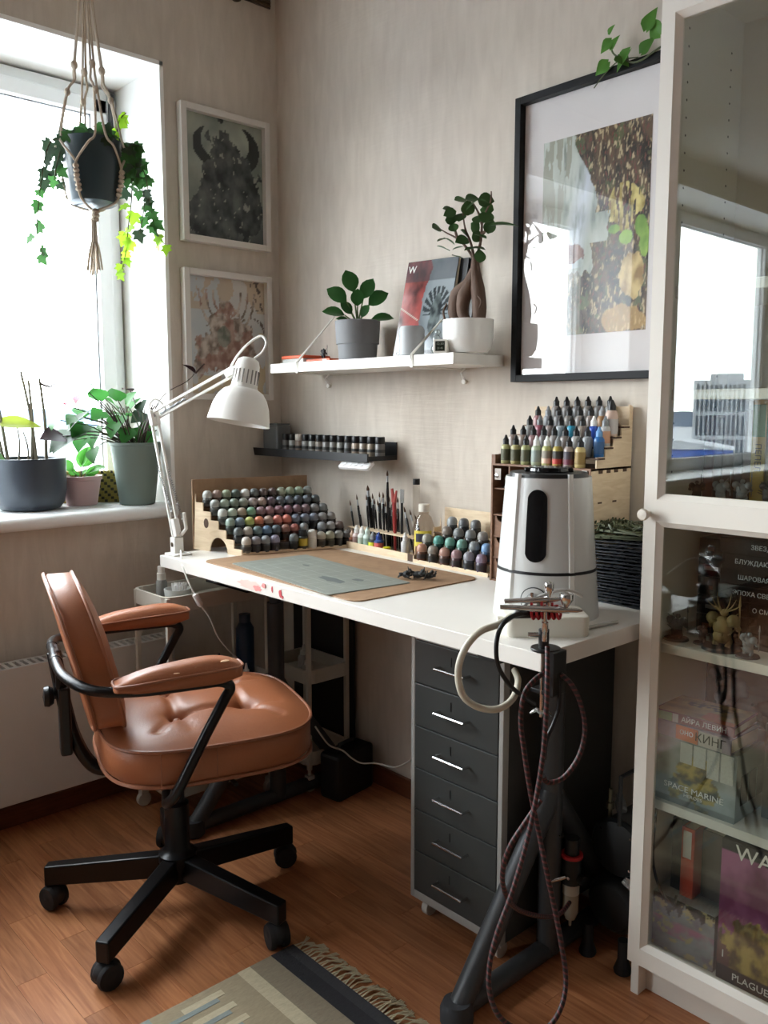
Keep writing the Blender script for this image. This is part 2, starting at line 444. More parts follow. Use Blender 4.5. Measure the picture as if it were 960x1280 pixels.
# outside: snowy ground, hills, tower block and blue hall seen mirrored in the cabinet glass
SNOW = mat('snowy_ground', '#85898e', .9, noise_amt=.35, nscale=.02)
g = B(); g.box((-3000, -3000, -46), (3000, 3000, -45)); o = g.build('snowy_ground', SNOW, smooth=False); o['kind'] = 'structure'
hb = B(); random.seed(3)
K = 90
vs = []; 
for i in range(K + 1):
    a = R(150) + R(180) * i / K; r_ = 2300
    h = -45 + 38 + 14 * noise.noise(V((i * .11, 0, 0)))
    vs += [(r_ * cos(a), r_ * sin(a), -45), (1.02 * r_ * cos(a), 1.02 * r_ * sin(a), h), (1.15 * r_ * cos(a), 1.15 * r_ * sin(a), -45)]
fs = []
for i in range(K):
    for q in (0, 1): fs.append((i * 3 + q, (i + 1) * 3 + q, (i + 1) * 3 + q + 1, i * 3 + q + 1))
hb.add(vs, fs); o = hb.build('hills', mat('wooded_hills', '#3d4b5c', .9, noise_amt=.5, nscale=.01)); o['kind'] = 'structure'
CONC = mat('white_facade', '#8b8f94', .8); WGL = mat('facade_glazing', '#23303c', .25)
tw = thing('office_tower', 'white office tower with rows of dark window strips, mirrored in the cabinet glass', 'building', (-187, -386, -45), math.atan2(386, 187) - R(90))
B().box((-12, -10, 0), (12, 10, 59)).box((-5, -6, 59), (9, 6, 62)).build('tower_body', CONC, tw, smooth=False)
for zf, nh in ((4, 8), (14, 8), (24, 8), (34, 9), (45, 7), (53.5, 3.5)):
    for i in range(11):
        B().box((-10.6 + i * 1.95, 10, zf), (-9.6 + i * 1.95, 10.3, zf + nh)).build('window_strip', WGL, tw, smooth=False)
bh = thing('blue_hall', 'low blue clad hall with pale gable in front of the office tower', 'building', (-92, -180, -45), math.atan2(386, 187) - R(90))
BLU = mat('blue_cladding', '#27488a', .6)
B().box((-14, -10, 0), (8, 10, 37.5)).build('hall_body', BLU, bh, smooth=False)
B().add([(-14.5, 10.5, 37.5), (8.5, 10.5, 37.5), (-3, 10.5, 39.5), (-14.5, -10, 37.5), (8.5, -10, 37.5), (-3, -10, 39.5)], [(0, 1, 2), (3, 5, 4), (0, 2, 5, 3), (2, 1, 4, 5), (0, 3, 4, 1)]).build('roof', CONC, bh, smooth=False)
B().box((-6, 10, 33), (-4.5, 10.4, 36.5)).build('doorway', CONC, bh, smooth=False)

# radiator
RAD = mat('radiator_enamel', '#c9c7c2', .4)
rd = thing('radiator', 'long flat white panel radiator under the window sill', 'radiator', (0, 0, 0))
rb = B(); ry0, ry1 = -2.05, -.50
rb.box((.094, ry0, .105), (.100, ry1, .497)).box((.025, ry0, .105), (.031, ry1, .497)).box((.025, ry0, .105), (.1, ry0 + .006, .5)).box((.025, ry1 - .006, .105), (.1, ry1, .5)).box((.03, ry0, .105), (.095, ry1, .11))
rb.build('body', RAD, rd, smooth=False, bevel=.003)
gb = B(); gb.box((.024, ry0, .494), (.036, ry1, .502)).box((.089, ry0, .494), (.101, ry1, .502))
y = ry0
while y < ry1: gb.box((.034, y, .494), (.091, y + .010, .502)); y += .0215
tag(gb.build('top_grille', RAD, rd, smooth=False), kind='stuff')
B().box((.036, ry0 + .01, .12), (.088, ry1 - .01, .44)).build('slot_shade_core', mat('cavity_shade', '#2b2a28', .8), rd, smooth=False)  # dark filler block, its colour stands in for shade behind the slots
for yy in (-.75, -1.8): B().box((0.001, yy - .02, .2), (.025, yy + .02, .42)).build('wall_bracket', RAD, rd, smooth=False)
# ------------------------------------------------------------------ swivel armchair
LEA = mat('tan_leather', '#985c3b', .42, noise_amt=.16, nscale=9, bump=.16, bscale=160, spec=.5)
LEAD = mat('tan_leather_piping', '#8e5a40', .4, noise_amt=.1)
WORN = mat('worn_leather_patch', '#d0ab86', .6, noise_amt=.2, nscale=60)
chair = thing('swivel_chair', 'tan leather swivel armchair with buttoned seat and black five-star base', 'chair', (.71, -.84, 0), R(-18))
def pad(hx, hy, hz, n, crown, dips=None, k=56, m=22, rnd=.012):
    # cushion: flat underside, upright side wall, crowned top with optional dips
    b = B(); o = outline(hx, hy, n, k); vs = []; fs = []
    levels = [(0, 0.0), (.75, 0.0), (1 - rnd / hx, 0.0), (1, rnd)]
    rings = []
    for t, z in levels: rings.append([(x * t, y * t, z) for x, y in o])
    rings.append([(x, y, hz * .5) for x, y in o])
    rings.append([(x, y, hz) for x, y in o])
    for j in range(1, m + 1):
        t = 1 - j / m
        t2 = max(t, .001); r = []
        for x, y in o:
            z = hz + crown * (1 - t2 ** 3.2)
            if dips: z += dips(x * t2, y * t2, t2)
            r.append((x * t2, y * t2, z))
        rings.append(r)
    rings[0] = [(x * .001, y * .001, 0) for x, y in o]
    for r in rings: vs += r
    for i in range(len(rings) - 1):
        for q in range(k): fs.append((i * k + q, i * k + (q + 1) % k, (i + 1) * k + (q + 1) % k, (i + 1) * k + q))
    b.add(vs, fs); return b
BT = [(.088, -.075), (-.088, -.075), (.088, .085), (-.088, .085)]
def dips(x, y, t):
    z = 0
    for bx, by in BT:
        d2 = (x - bx) ** 2 + (y - by) ** 2; z -= .020 * math.exp(-d2 / .0005) + .014 * math.exp(-d2 / .0035)
    def seg(ax, ay, bx, by, dep, wd):
        dx, dy = bx - ax, by - ay; l2 = dx * dx + dy * dy; q = max(0, min(1, ((x - ax) * dx + (y - ay) * dy) / l2))
        d2 = (x - ax - q * dx) ** 2 + (y - ay - q * dy) ** 2; return -dep * math.exp(-d2 / wd)
    z += seg(.088, -.075, .088, .085, .011, .00016) + seg(-.088, -.075, -.088, .085, .011, .00016)
    z += seg(-.088, -.075, .088, -.075, .010, .00016) + seg(-.088, .085, .088, .085, .010, .00016)
    for sx in (1, -1):
        z += seg(sx * .088, -.075, sx * .17, -.13, .007, .00012) + seg(sx * .088, .085, sx * .165, .15, .007, .00012)
        z += seg(sx * .088, -.075, sx * .19, -.06, .004, .0001) + seg(sx * .088, .085, sx * .09, .17, .004, .0001)
    return z * min(1, (1 - t) * 5)
seat = pad(.250, .243, .082, 3.4, .042, dips, 96, 60).build('seat', LEA, chair, loc=(0, .066, .418), angle=70)
for zz, rr in ((.082, .0042), (.004, .0042)):
    o_ = outline(.2505, .2435, 3.4, 80); B().tube([(x, y, zz) for x, y in o_] + [(o_[0][0], o_[0][1], zz)], rr, 6, cap=False).build('piping', LEAD, seat)
for sx in (-.06, .06): B().tube([(.2505, sx - .08, .002 + .08 * i / 4) for i in range(5)], .0012, 5).build('seam', LEAD, seat)
for bx, by in BT: B().sphere((bx, by, .082 + .042 - .033), .009, 10, 6, sc=(1, 1, .5)).build('button', LEAD, seat)
# backrest: cushion stood upright, tilted back
bk = bpy.data.objects.new('backrest', None)
def back_out(k):
    o = []
    for i in range(k):
        a = 2 * pi * i / k; c_, s_ = cos(a), sin(a); n = 2.35 if s_ >= 0 else 4.5
        o.append((.198 * abs(c_) ** (2 / n) * (1 if c_ >= 0 else -1), (.175 if s_ >= 0 else .150) * abs(s_) ** (2 / n) * (1 if s_ >= 0 else -1)))
    return o
def back_pt(x, y, z):
    tall = (y + .150) / .325
    return (x, z - .200 - .078 * tall + .22 * x * x, .528 + tall * .325)
_o = outline; outline = lambda hx, hy, n, k: back_out(k)
bp = pad(.198, .175, .066, 3, .026, None, 80, 20)
outline = _o
bp.v = [back_pt(*v) for v in bp.v]
bo = bp.build('backrest', LEA, chair, angle=70)
for dz in (.003, .064):
    pts = [back_pt(x * 1.003, y * 1.003, dz) for x, y in back_out(90)]
    B().tube(pts + [pts[0]], .0042, 6, cap=False).build('piping', LEAD, bo)
# arm pads
for s in (1, -1):
    ap = pad(.037, .132, .028, 4.6, .022, None, 48, 12, .01)
    ap.v = [(x * (1 - .18 * (y / .135 if y < 0 else 0) * -1), y, z * (1 + .25 * y / .135) - .10 * y ** 2) for x, y, z in ap.v]
    a = ap.build('arm_pad', LEA, chair, loc=(s * .27, -.035, .652), angle=70)
    a['label'] = 'worn tan leather arm pad' if s > 0 else 'tan leather arm pad in shade'
    B().tube([(x * 1.02, y, .028 * (1 + .25 * y / .135) - .1 * y * y) for x, y in outline(.0365, .1325, 4.6, 60)] + [(.0365 * 1.02, 0, .028)], .0028, 6, cap=False).build('piping', LEAD, a)
    if s > 0:
        for (px_, py_, sc_) in ((.012, .06, .012), (.02, .09, .010), (.030, -.01, .006), (.026, .03, .004), (.0, .105, .007)):
            zz = .028 * (1 + .25 * py_ / .135) - .1 * py_ ** 2 + .022 * (1 - (max(abs(px_) / .036, abs(py_) / .135)) ** 3.2) - .0015
            B().sphere((px_, py_, zz), sc_, 9, 5, sc=(.7, 1.3, .22)).build('worn_patch', WORN, a)
# frame
pts = [(.0, -.262, .680)]
half = [(.08, -.262, .676), (.16, -.250, .666), (.235, -.205, .654), (.270, -.12, .650), (.274, .0, .650), (.274, .050, .649), (.273, .072, .635), (.272, .060, .610), (.272, .028, .555), (.272, -.008, .49), (.268, -.045, .42), (.245, -.062, .388), (.195, -.055, .374), (.05, -.03, .350)]
for s in (1, -1):
    B().tube(smooth_path([pts[0]] + [(x * s, y, z) for x, y, z in half], 5), .0115, 10).build('arm_tube', BLACKMT, chair)
    B().tube([(s * .055, -.262, .6775), (s * .066, -.262, .6765)], .013, 10).build('tube_sleeve', BLACKPL, chair)
sp = B(); sp.box((-.03, -.262, .60), (.03, -.252, .69))
sp.tube(smooth_path([(0, -.262, .68), (0, -.245, .56), (0, -.228, .48), (0, -.200, .415), (0, -.165, .385), (0, -.08, .38)], 5), .016, 8)
sp.build('spine_bar', BLACKMT, chair, bevel=.002)
B().box((-.028, -.258, .44), (.028, -.232, .60), M=T(0, 0, 0)).build('spine_cover', BLACKPL, chair, bevel=.006, smooth=False)
B().lathe([(.0, 0), (.008, 0), (.008, .02), (.018, .022), (.024, .032), (.022, .042), (.0, .045)], 16, 0, T(0, -.245, .578, 0, R(90))).build('tilt_knob', BLACKPL, chair)
mc = B(); mc.box((-.05, -.07, .385), (.05, .12, .418)); mc.box((-.16, -.1, .405), (.16, -.08, .418)).box((-.16, .12, .405), (.16, .14, .418)); mc.build('tilt_mechanism', BLACKMT, chair, bevel=.004, smooth=False)
B().tube([(.03, .06, .395), (.14, .09, .385), (.20, .10, .38)], .005, 8).build('height_lever', BLACKPL, chair)
B().tube([(.05, -.1, .40), (-.1, -.06, .36), (-.14, .06, .40)], .008, 8).build('stay_rod', BLACKMT, chair)
cl = B().lathe([(.02, .07), (.034, .075), (.036, .10), (.046, .125), (.046, .145), (.036, .152), (.030, .16), (.030, .27), (.024, .275), (.020, .28), (.020, .40)], 20)
cl.build('gas_column', BLACKMT, chair)
for k, ang in enumerate([-132, -58, 16, 86, 157]):
    a = R(ang + 18); M_ = Matrix.Rotation(a, 4, 'Z')
    lg = B(); vs = []
    for x, w_, z0, z1 in ((.03, .019, .084, .142), (.325, .016, .062, .112)): vs += [(x, -w_, z0), (x, w_, z0), (x, w_, z1), (x, -w_, z1)]
    lg.add(vs, [(0, 1, 2, 3), (7, 6, 5, 4), (0, 4, 5, 1), (1, 5, 6, 2), (2, 6, 7, 3), (3, 7, 4, 0)], 0, M_)
    lo = lg.build('leg', BLACKMT, chair, smooth=False, bevel=.004)
    px_, py_ = .308 * cos(a), .308 * sin(a)
    cr = 1.3 * k + .6
    C_ = T(px_, py_, 0, cr)
    cb = B().cyl((0, 0, .055), (0, 0, .085), .008, n=8, M=C_)
    for sy in (-1, 1): cb.add(*(lambda bb: (bb.v, bb.f))(B().lathe([(.0001, 0), (.022, .001), (.029, .006), (.030, .014), (.027, .02), (.0001, .021)], 18)), 0, C_ @ T(0, sy * .003, .030, 0, R(90 * -sy)))
    hood = B(); 
    for i in range(9):
        a0 = R(-15 + 210 * i / 8); 
    cb.sphere((0, 0, .036), .0315, 14, 8, sc=(1, .82, .86), M=C_)
    cb.build('caster', RUBBER, lo)

# ------------------------------------------------------------------ desk
ZD = .794
DX0, DX1, DY0, DY1 = .226, 1.621, -.609, -.006
desk = thing('desk', 'long white desk top on dark grey trestle legs along the back wall', 'desk', (0, 0, 0))
B().box((DX0, DY0, ZD - .034), (DX1, DY1, ZD)).build('desk_top', mat('white_desk_laminate', '#dedad3', .32, noise_amt=.04, nscale=6), desk, smooth=False, bevel=.0015)
LEG = mat('dark_grey_steel', '#3c3e40', .42, .2)
def trestle(x, flip=1):
    yc = -.33; zt = ZD - .034
    p = B(); p.cyl((x, yc, .02), (x, yc, zt - .12), .0255, n=20); p.build('post', LEG, desk)
    B().cyl((x, yc, zt - .125), (x, yc, zt - .03), .018, n=16).build('inner_post', LEG, desk)
    B().box((x - .03, DY0 + .06, zt - .03), (x + .03, DY1 - .06, zt - .001)).build('top_rail', LEG, desk, smooth=False, bevel=.003)
    for s in (-1, 1):
        yf = yc + s * .30
        ye = min(yf, -.05)
        d = B(); d.tube([(x, yc - s * .004, .405), (x, yc + s * .020, .365), (x, ye - s * .01, .03)], .0240, 18)
        d.build('leg', LEG, desk)
        B().tube([(x, yc, .026), (x, ye, .026)], .022, 14).build('foot_rail', LEG, desk)
        B().lathe([(.030, 0), (.034, .004), (.034, .03), (.028, .045)], 20, 0, T(x, ye - s * .0, 0)).build('foot_cap', mat('grey_rubber_cap', '#34363a', .6), desk)
    B().cyl((x + .026, yc, .30), (x + .030, yc, .30), .006, n=10).build('bolt', CHROME, desk)
trestle(1.448); trestle(.415)
# paint on the front edge
PK = mat('pink_paint', '#d88f8b', .5, noise_amt=.2); PK2 = mat('red_paint', '#c9565c', .4)
def blot(x, z, sx, sz, m, seed):
    random.seed(seed); b = B(); n = 18; th_ = .0003 + .00025 * seed
    pts = [(sx * cos(2 * pi * i / n) * random.uniform(.7, 1.15), sz * sin(2 * pi * i / n) * random.uniform(.7, 1.15)) for i in range(n)]
    b.prism(pts, 0, th_, 0, Matrix(((1, 0, 0, x), (0, 0, -1, DY0 + .0001), (0, 1, 0, z), (0, 0, 0, 1)))); b.build('paint_stain', m, desk, smooth=False)
PALEP = mat('faint_pink_stain', '#dcc0b6', .5, noise_amt=.1)
for x, z, sx, sz, m, sd in ((.70, .777, .055, .013, PALEP, 1), (.735, .773, .018, .008, PK, 2), (.765, .785, .010, .006, PK, 8), (.80, .781, .003, .008, PK2, 3), (.835, .776, .006, .011, PK2, 4), (.843, .768, .004, .004, PK2, 5)): blot(x, z, sx, sz, m, sd)

# ------------------------------------------------------------------ drawer unit
GREYM = mat('anthracite_drawer_front', '#3a3d3c', .42, noise_amt=.08, nscale=12)
SILV = mat('light_grey_metal', '#a9a9a5', .42, .25)
hu = thing('drawer_unit', 'anthracite metal drawer unit on casters with six drawers under the desk', 'drawer unit', (1.121, -.441, 0))
W_, D_, Z0, Z1 = .28, .425, .05, .72
hb = B(); hb.box((0, 0, Z0), (.012, .02, Z1)).box((W_ - .012, 0, Z0), (W_, .02, Z1)).box((.012, 0, Z1 - .028), (W_ - .012, .02, Z1)).box((.012, 0, Z0), (W_ - .012, .02, Z0 + .02))
hb.build('front_frame', SILV, hu, smooth=False, bevel=.0015)
B().box((.001, .02, Z0), (W_ - .001, D_, Z1 - .002)).build('cabinet_body', mat('dark_grey_metal', '#3b3b39', .5), hu, smooth=False, bevel=.002)
dz = (Z1 - .028 - Z0 - .02) / 6
for i in range(6):
    z = Z0 + .02 + i * dz
    d = B().box((.0135, -.001, z + .0012), (W_ - .0135, .016, z + dz - .0012)).build('drawer', GREYM, hu, smooth=False, bevel=.0015)
    h = B().tube([(W_ / 2 - .045, -.001, z + dz * .52), (W_ / 2 - .045, -.022, z + dz * .52), (W_ / 2 + .045, -.022, z + dz * .52), (W_ / 2 + .045, -.001, z + dz * .52)], .0032, 8).build('handle', CHROME, d)
    B().box((W_ / 2 - .012, -.0022, z + dz * .60), (W_ / 2 - .010, -.001, z + dz * .80)).build('label_slot', BLACKPL, d, smooth=False)
for x in (.03, W_ - .03):
    for y in (.035, D_ - .04):
        c = B().cyl((x - .009, y, .019), (x + .009, y, .019), .019, n=16).cyl((x, y, .03), (x, y, .052), .006, n=8); c.box((x - .011, y - .008, .022), (x + .011, y + .014, .040)); c.build('caster', mat('white_caster', '#c5c2ba', .5), hu, bevel=.001)
# ------------------------------------------------------------------ glazed cabinet
CW = mat('white_cabinet_foil', '#ded9cf', .42, noise_amt=.03, nscale=3)
CX0, CX1, CYF, CTOP = 1.635, 2.035, -.292, 2.02
cab = thing('display_cabinet', 'tall white display cabinet with glass door and small round knob', 'cabinet', (0, 0, 0))
b = B(); b.box((CX0, CYF, 0), (CX0 + .018, -.018, CTOP)).box((CX1 - .018, CYF, 0), (CX1, -.018, CTOP)).box((CX0 + .018, CYF, CTOP - .018), (CX1 - .018, -.018, CTOP))
b.box((CX0 + .018, CYF, .085), (CX1 - .018, -.018, .103)).box((CX0 + .018, -.26, 0), (CX1 - .018, -.245, .085))
b.build('body', CW, cab, smooth=False, bevel=.001)
B().box((CX0 + .018, -.022, .1), (CX1 - .018, -.018, CTOP - .018)).build('back_panel', CW, cab, smooth=False)
hb = B()
for z in [1.10 + .032 * i for i in range(27)]:
    for yy in (-.07, -.24): hb.cyl((CX0 + .0181, yy, z), (CX0 + .0184, yy, z), .0025, n=6)
tag(hb.build('pin_holes', mat('dark_hole', '#3a3832', .9), cab), kind='stuff')
for z in (.435, .762, 1.047, 1.261, 1.455):
    B().box((CX0 + .019, CYF + .012, z - .019), (CX1 - .019, -.023, z)).build('shelf', CW, cab, smooth=False, bevel=.001)
dr = B(); d0, d1 = CYF - .020, CYF - .001; xa, xb = CX0 + .002, CX1 - .002
st = .027; bv = .011
def rail(b, x0, x1, z0, z1): b.box((x0, d0, z0), (x1, d1, z1))
ops = [(.130, .997), (1.062, 1.925)]
zlo, zhi = .083, CTOP - .012
dr.box((xa, d0, zlo), (xa + st, d1, zhi)).box((xb - st, d0, zlo), (xb, d1, zhi))
for z0, z1 in ((zlo, ops[0][0] - bv), (ops[0][1] + bv, ops[1][0] - bv), (ops[1][1] + bv, zhi)): dr.box((xa + st, d0, z0), (xb - st, d1, z1))
xl_, xr_ = xa + st, xb - st
for z0, z1 in ops:  # bevelled inner lip towards the glass
    o_ = [(xl_, z0 - bv), (xr_, z0 - bv), (xr_, z1 + bv), (xl_, z1 + bv)]; i_ = [(xl_ + bv, z0), (xr_ - bv, z0), (xr_ - bv, z1), (xl_ + bv, z1)]
    vs = [(x, d0 + .001, z) for x, z in o_] + [(x, d0 + .011, z) for x, z in i_] + [(x, d1, z) for x, z in i_]
    dr.add(vs, [(k, (k + 1) % 4, 4 + (k + 1) % 4, 4 + k) for k in range(4)] + [(4 + k, 4 + (k + 1) % 4, 8 + (k + 1) % 4, 8 + k) for k in range(4)])
do = dr.build('door', CW, cab, smooth=False)
for z0, z1 in ops:
    B().box((xl_ + bv - .002, d0 + .011, z0 - .002), (xr_ - bv + .002, d0 + .015, z1 + .002)).build('glass_pane', CABGLASS, do, smooth=False)
B().lathe([(.0, 0), (.006, 0), (.005, .010), (.0105, .016), (.012, .021), (.010, .026), (.0, .027)], 18, 0, T(xa + .011, d0, 1.022, 0, R(90))).build('knob', mat('pale_knob', '#d9d2c6', .4), do)

# -- miniature figures: lumpy armoured creatures on round bases
FIGC = {'dark': mat('dark_primed_miniature', '#26282a', .55, noise_amt=.5, nscale=90), 'grey': mat('grey_miniature', '#7c8285', .55, noise_amt=.45, nscale=80),
        'bone': mat('bone_gold_miniature', '#7f6c40', .6, noise_amt=.5, nscale=80), 'red': mat('rust_miniature', '#6a4a3c', .6, noise_amt=.5, nscale=80)}
def miniature(label, loc, h, kind, seed, group=None, horns=False):
    random.seed(seed); t = thing('miniature_figure', label, 'miniature', loc, random.uniform(-.8, .8), group)
    r = h * .36
    B().lathe([(.0, 0), (r, 0), (r * .93, h * .06), (0, h * .065)], 16).build('base', FIGC['dark'], t)
    b = B(); m = FIGC[kind]
    b.sphere((0, 0, h * .42), h * .17, 10, 7, sc=(1.1, .8, 1.2)).sphere((0, 0, h * .25), h * .16, 9, 6, sc=(1.1, .9, .9))
    for s in (-1, 1):
        b.tube([(s * h * .07, 0, h * .28), (s * h * .13, h * .03, h * .16), (s * h * .12, -h * .02, h * .06)], 0, 7, rs=[h * .08, h * .06, h * .055])
        b.sphere((s * h * .2, 0, h * .56), h * .12, 9, 6)
        b.tube([(s * h * .2, 0, h * .54), (s * h * .27, h * .08, h * .4), (s * h * .2, h * .2, h * .38)], 0, 6, rs=[h * .06, h * .05, h * .04])
    b.sphere((0, h * .04, h * .68), h * .075, 9, 6)
    for i in range(12):
        a = random.uniform(0, 2 * pi); z = h * random.uniform(.25, .68); rr = h * .14
        p = V((rr * cos(a), rr * sin(a) * .8, z)); d = V((cos(a), sin(a), random.uniform(.2, 1.2))).normalized() * h * random.uniform(.10, .2)
        b.cyl(p, p + d, h * .022, .0006, 5)
    b.build('body', m, t)
    wp = B(); wp.tube([(h * .22, h * .2, h * .2), (h * .2, h * .22, h * .85)], h * .015, 6); wp.cyl((h * .2, h * .22, h * .80), (h * .2, h * .22, h * 1.0), h * .03, .0005, 4); wp.build('weapon', m, t, smooth=False)
    if horns:
        hb = B()
        for s in (-1, 1):
            for q in range(3):
                a = .4 + q * .35
                hb.tube(smooth_path([(s * h * .03, 0, h * .7), (s * h * (.10 + .06 * q), 0, h * (.85 - .03 * q)), (s * h * (.14 + .1 * q), 0, h * (1.05 - .08 * q))], 4), 0, 6, rs=[h * .02 * (1 - k / 9) for k in range(9)])
        hb.build('antlers', m, t)
    return t
Z1_ = .762
miniature('small dark figure at the left end of the cabinet shelf holding black books', (1.675, -.235, Z1_), .07, 'dark', 11)
miniature('tall antlered bone coloured figure in front of the black books', (1.770, -.235, Z1_), .105, 'bone', 12, horns=True)
miniature('grey figure right of the antlered one before the black books', (1.828, -.25, Z1_), .062, 'grey', 13)
miniature('low dark figure between left cabinet side and antlered figure', (1.725, -.225, Z1_), .05, 'red', 14)
Z2_ = 1.047
miniature('squat black figure at the left behind the upper glass pane', (1.700, -.225, Z2_), .05, 'dark', 15)
miniature('pale grey figure second from left behind the upper glass pane', (1.748, -.225, Z2_), .058, 'grey', 16)
miniature('mid grey winged figure in front of the yellow book spines', (1.785, -.215, Z2_), .06, 'grey', 17)
miniature('dark figure nearest the right edge above the middle door rail', (1.838, -.225, Z2_), .062, 'dark', 18)
miniature('dark spiky figure on the high cabinet shelf at the frame edge', (1.85, -.2, 1.455), .10, 'dark', 19)
miniature('second dark spiky figure deeper on the high cabinet shelf', (1.80, -.12, 1.455), .085, 'dark', 20)

# -- books and boxes
PAGES = mat('book_pages', '#d9cfb8', .8, noise_amt=.12, nscale=200)
SILVER_INK = mat('silver_ink', '#b9bcc0', .35, .4); WHITE_INK = mat('white_ink', '#e8e6e0', .6); BLACK_INK = mat('black_ink', '#17171a', .6); GOLD_INK = mat('dark_title_ink', '#1d1d14', .6)
def flatbook(label, loc, L_, D_, th, cover, rot=0, group=None, title=None, ink=SILVER_INK, size=.014, name='book', xo=0, band=None):
    # lying flat, spine towards -Y ; loc = centre of spine bottom edge
    t = thing(name, label, 'book', loc, rot, group)
    c = B().box((-L_ / 2, 0, 0), (L_ / 2, .003, th)).box((-L_ / 2, .003, 0), (L_ / 2, D_, .0022)).box((-L_ / 2, .003, th - .0022), (L_ / 2, D_, th)).build('cover', cover, t, smooth=False, bevel=.0012)
    B().box((-L_ / 2 + .003, .003, .0022), (L_ / 2 - .003, D_ - .003, th - .0022)).build('pages', PAGES, t, smooth=False)
    if title: text(title, size, ink, t, T(xo, -.0003, th / 2, 0, R(90)))
    if band:
        for (x0, x1, m) in band: B().box((x0, -.0005, .001), (x1, .0002, th - .001)).build('colour_band', m, t, smooth=False)
    return t
BLKGLOSS = mat('glossy_black_cover', '#0b0c0f', .12, spec=.7)
titles = ['ТЁМНЫЙ ЛЕС', 'ГЛАДЬ', 'О СМЕРТИ', 'ЭПОХА СВЕРХНОВОЙ', 'ШАРОВАЯ МОЛНИЯ', 'БЛУЖДАЮЩАЯ ЗЕМЛЯ', 'ЗВЕЗДЫ']
for i, ti in enumerate(titles):
    flatbook('glossy black book lying ' + ('at the bottom', 'second from bottom', 'third from bottom', 'in the middle', 'third from top', 'second from top', 'on top')[i] + ' of the stack behind cabinet glass', (1.855 + .003 * ((i * 7) % 3), -.195, Z1_ + i * .0305), .235, .15, .030, BLKGLOSS,
             group='black books stacked behind the glass', title=(ti if i > 1 else None), size=.0125, xo=-.02 if i < 6 else -.03)
for k in range(5):
    t = flatbook('thin dark game box ' + ('lowest', 'second lowest', 'middle', 'second highest', 'highest')[k] + ' in the pile left of the black books', (1.700, -.14, Z1_ + k * .040), .066, .10, .038, mat('dark_box_card', '#14161a', .3, noise_amt=.5, nscale=40), group='dark boxes left of the black books', name='slim_box')
    t['category'] = 'box'
    B().box((-.02 + .006 * (k % 3), -.0008, .012), (.0 + .01 * (k % 2), .0002, .02)).build('label_patch', (mat('rust_label', '#6d3d28', .5), mat('pale_label', '#a9adb0', .5))[k % 2], t, smooth=False)
# yellow-green upright spines
def upbook(label, x, y, wd, h, dp, m, z, title=None, ink=GOLD_INK, group=None, lean=0, size=.02, band=None):
    t = thing('book', label, 'book', (x, y, z), (0, lean, 0), group)
    B().box((0, 0, 0), (wd, .003, h)).box((0, .003, 0), (.0018, dp, h)).box((wd - .0018, .003, 0), (wd, dp, h)).build('cover', m, t, smooth=False, bevel=.001)
    B().box((.0018, .003, .002), (wd - .0018, dp - .003, h - .003)).build('pages', PAGES, t, smooth=False)
    if title: text(title, size, ink, t, T(wd / 2, -.0004, h * .42, 0, R(90)) @ Matrix.Rotation(R(-90), 4, 'Z'))
    if band: B().box((.001, -.0004, h * .62), (wd - .001, .0002, h * .93)).build('colour_band', band, t, smooth=False)
    return t
YG = mat('yellow_book_spine', '#b09a4c', .45, noise_amt=.15, nscale=40); GR = mat('green_band', '#3f7d43', .4); DKG = mat('dark_olive_spine', '#4a4a2a', .45, noise_amt=.3)
BRN = mat('dark_brown_spine', '#3a2620', .5, noise_amt=.3); RED = mat('dark_red_spine', '#5a2422', .5, noise_amt=.3); GRY = mat('charcoal_spine', '#2a2d30', .5)
x = 1.678
specs = [(.020, .165, RED, None, 'dark red book'), (.017, .16, BRN, None, 'dark brown book'), (.022, .17, BRN, None, 'wide dark brown book'), (.016, .172, GRY, None, 'charcoal book'), (.016, .176, BRN, None, 'narrow brown book')]
pos = ['first', 'second', 'third', 'fourth', 'fifth']
for k, (wd, h, m, ti, nm) in enumerate(specs):
    upbook(f'{nm} standing {pos[k]} from left on the shelf behind reflections', x, -.16, wd, h, .12, m, Z2_); x += wd + .0015
for k, (wd, ti) in enumerate([(.026, 'ПЕПЕЛ'), (.026, 'ИСТВАН'), (.025, 'ГАЛАКТИКА'), (.026, 'ВОЙНА'), (.025, 'ЛЕГИОН')]):
    upbook(f'yellow spined book with green band, {pos[k]} from left among the yellow ones', x, -.165, wd, .200, .13, (YG, DKG)[k % 2] if k else YG, Z2_, ti, group='yellow spined books on the cabinet shelf', size=.016, band=GR); x += wd + .0015

# card box with paperbacks on it
def boxart_green(u, v):
    base = mixc(lin('#9aa3a2'), lin('#5c6360'), .5 + .8 * fb(u, v, 3, 2))
    d = math.hypot((u - .52) / .28, (v - .42) / .38); e = d + .5 * fb(u, v, 6, 5)
    if e < 1: base = mixc(lin('#2e2f1d'), lin('#a2904a'), .5 + 1.3 * fb(u, v, 9, 8))
    if v < .10: base = mixc(base, lin('#272c2e'), .6)
    return base
Z3_ = .435
bx = thing('game_box', 'grey green game box with armoured warrior print lying under two paperbacks', 'box', (1.657, -.268, Z3_))
B().box((0, .001, 0), (.17, .175, .135)).build('card_box', mat('grey_green_card', '#8a9290', .5, noise_amt=.12, nscale=8), bx, smooth=False, bevel=.001)
art('front_print', .17, .135, 60, 48, boxart_green, PRINT, bx, T(.085, 0, 0))
text('SPACE MARINE', .017, WHITE_INK, bx, T(.085, -.0008, .036, 0, R(90)), sx=1.1)
text('HEROES', .009, WHITE_INK, bx, T(.085, -.0008, .024, 0, R(90)), sx=1.2)
wp = B()
for k in range(4): 
    x0 = .055 + k * .028; wp.box((x0, -.0009, .075 if k > 1 else .09), (x0 + .025, -.0002, .132))
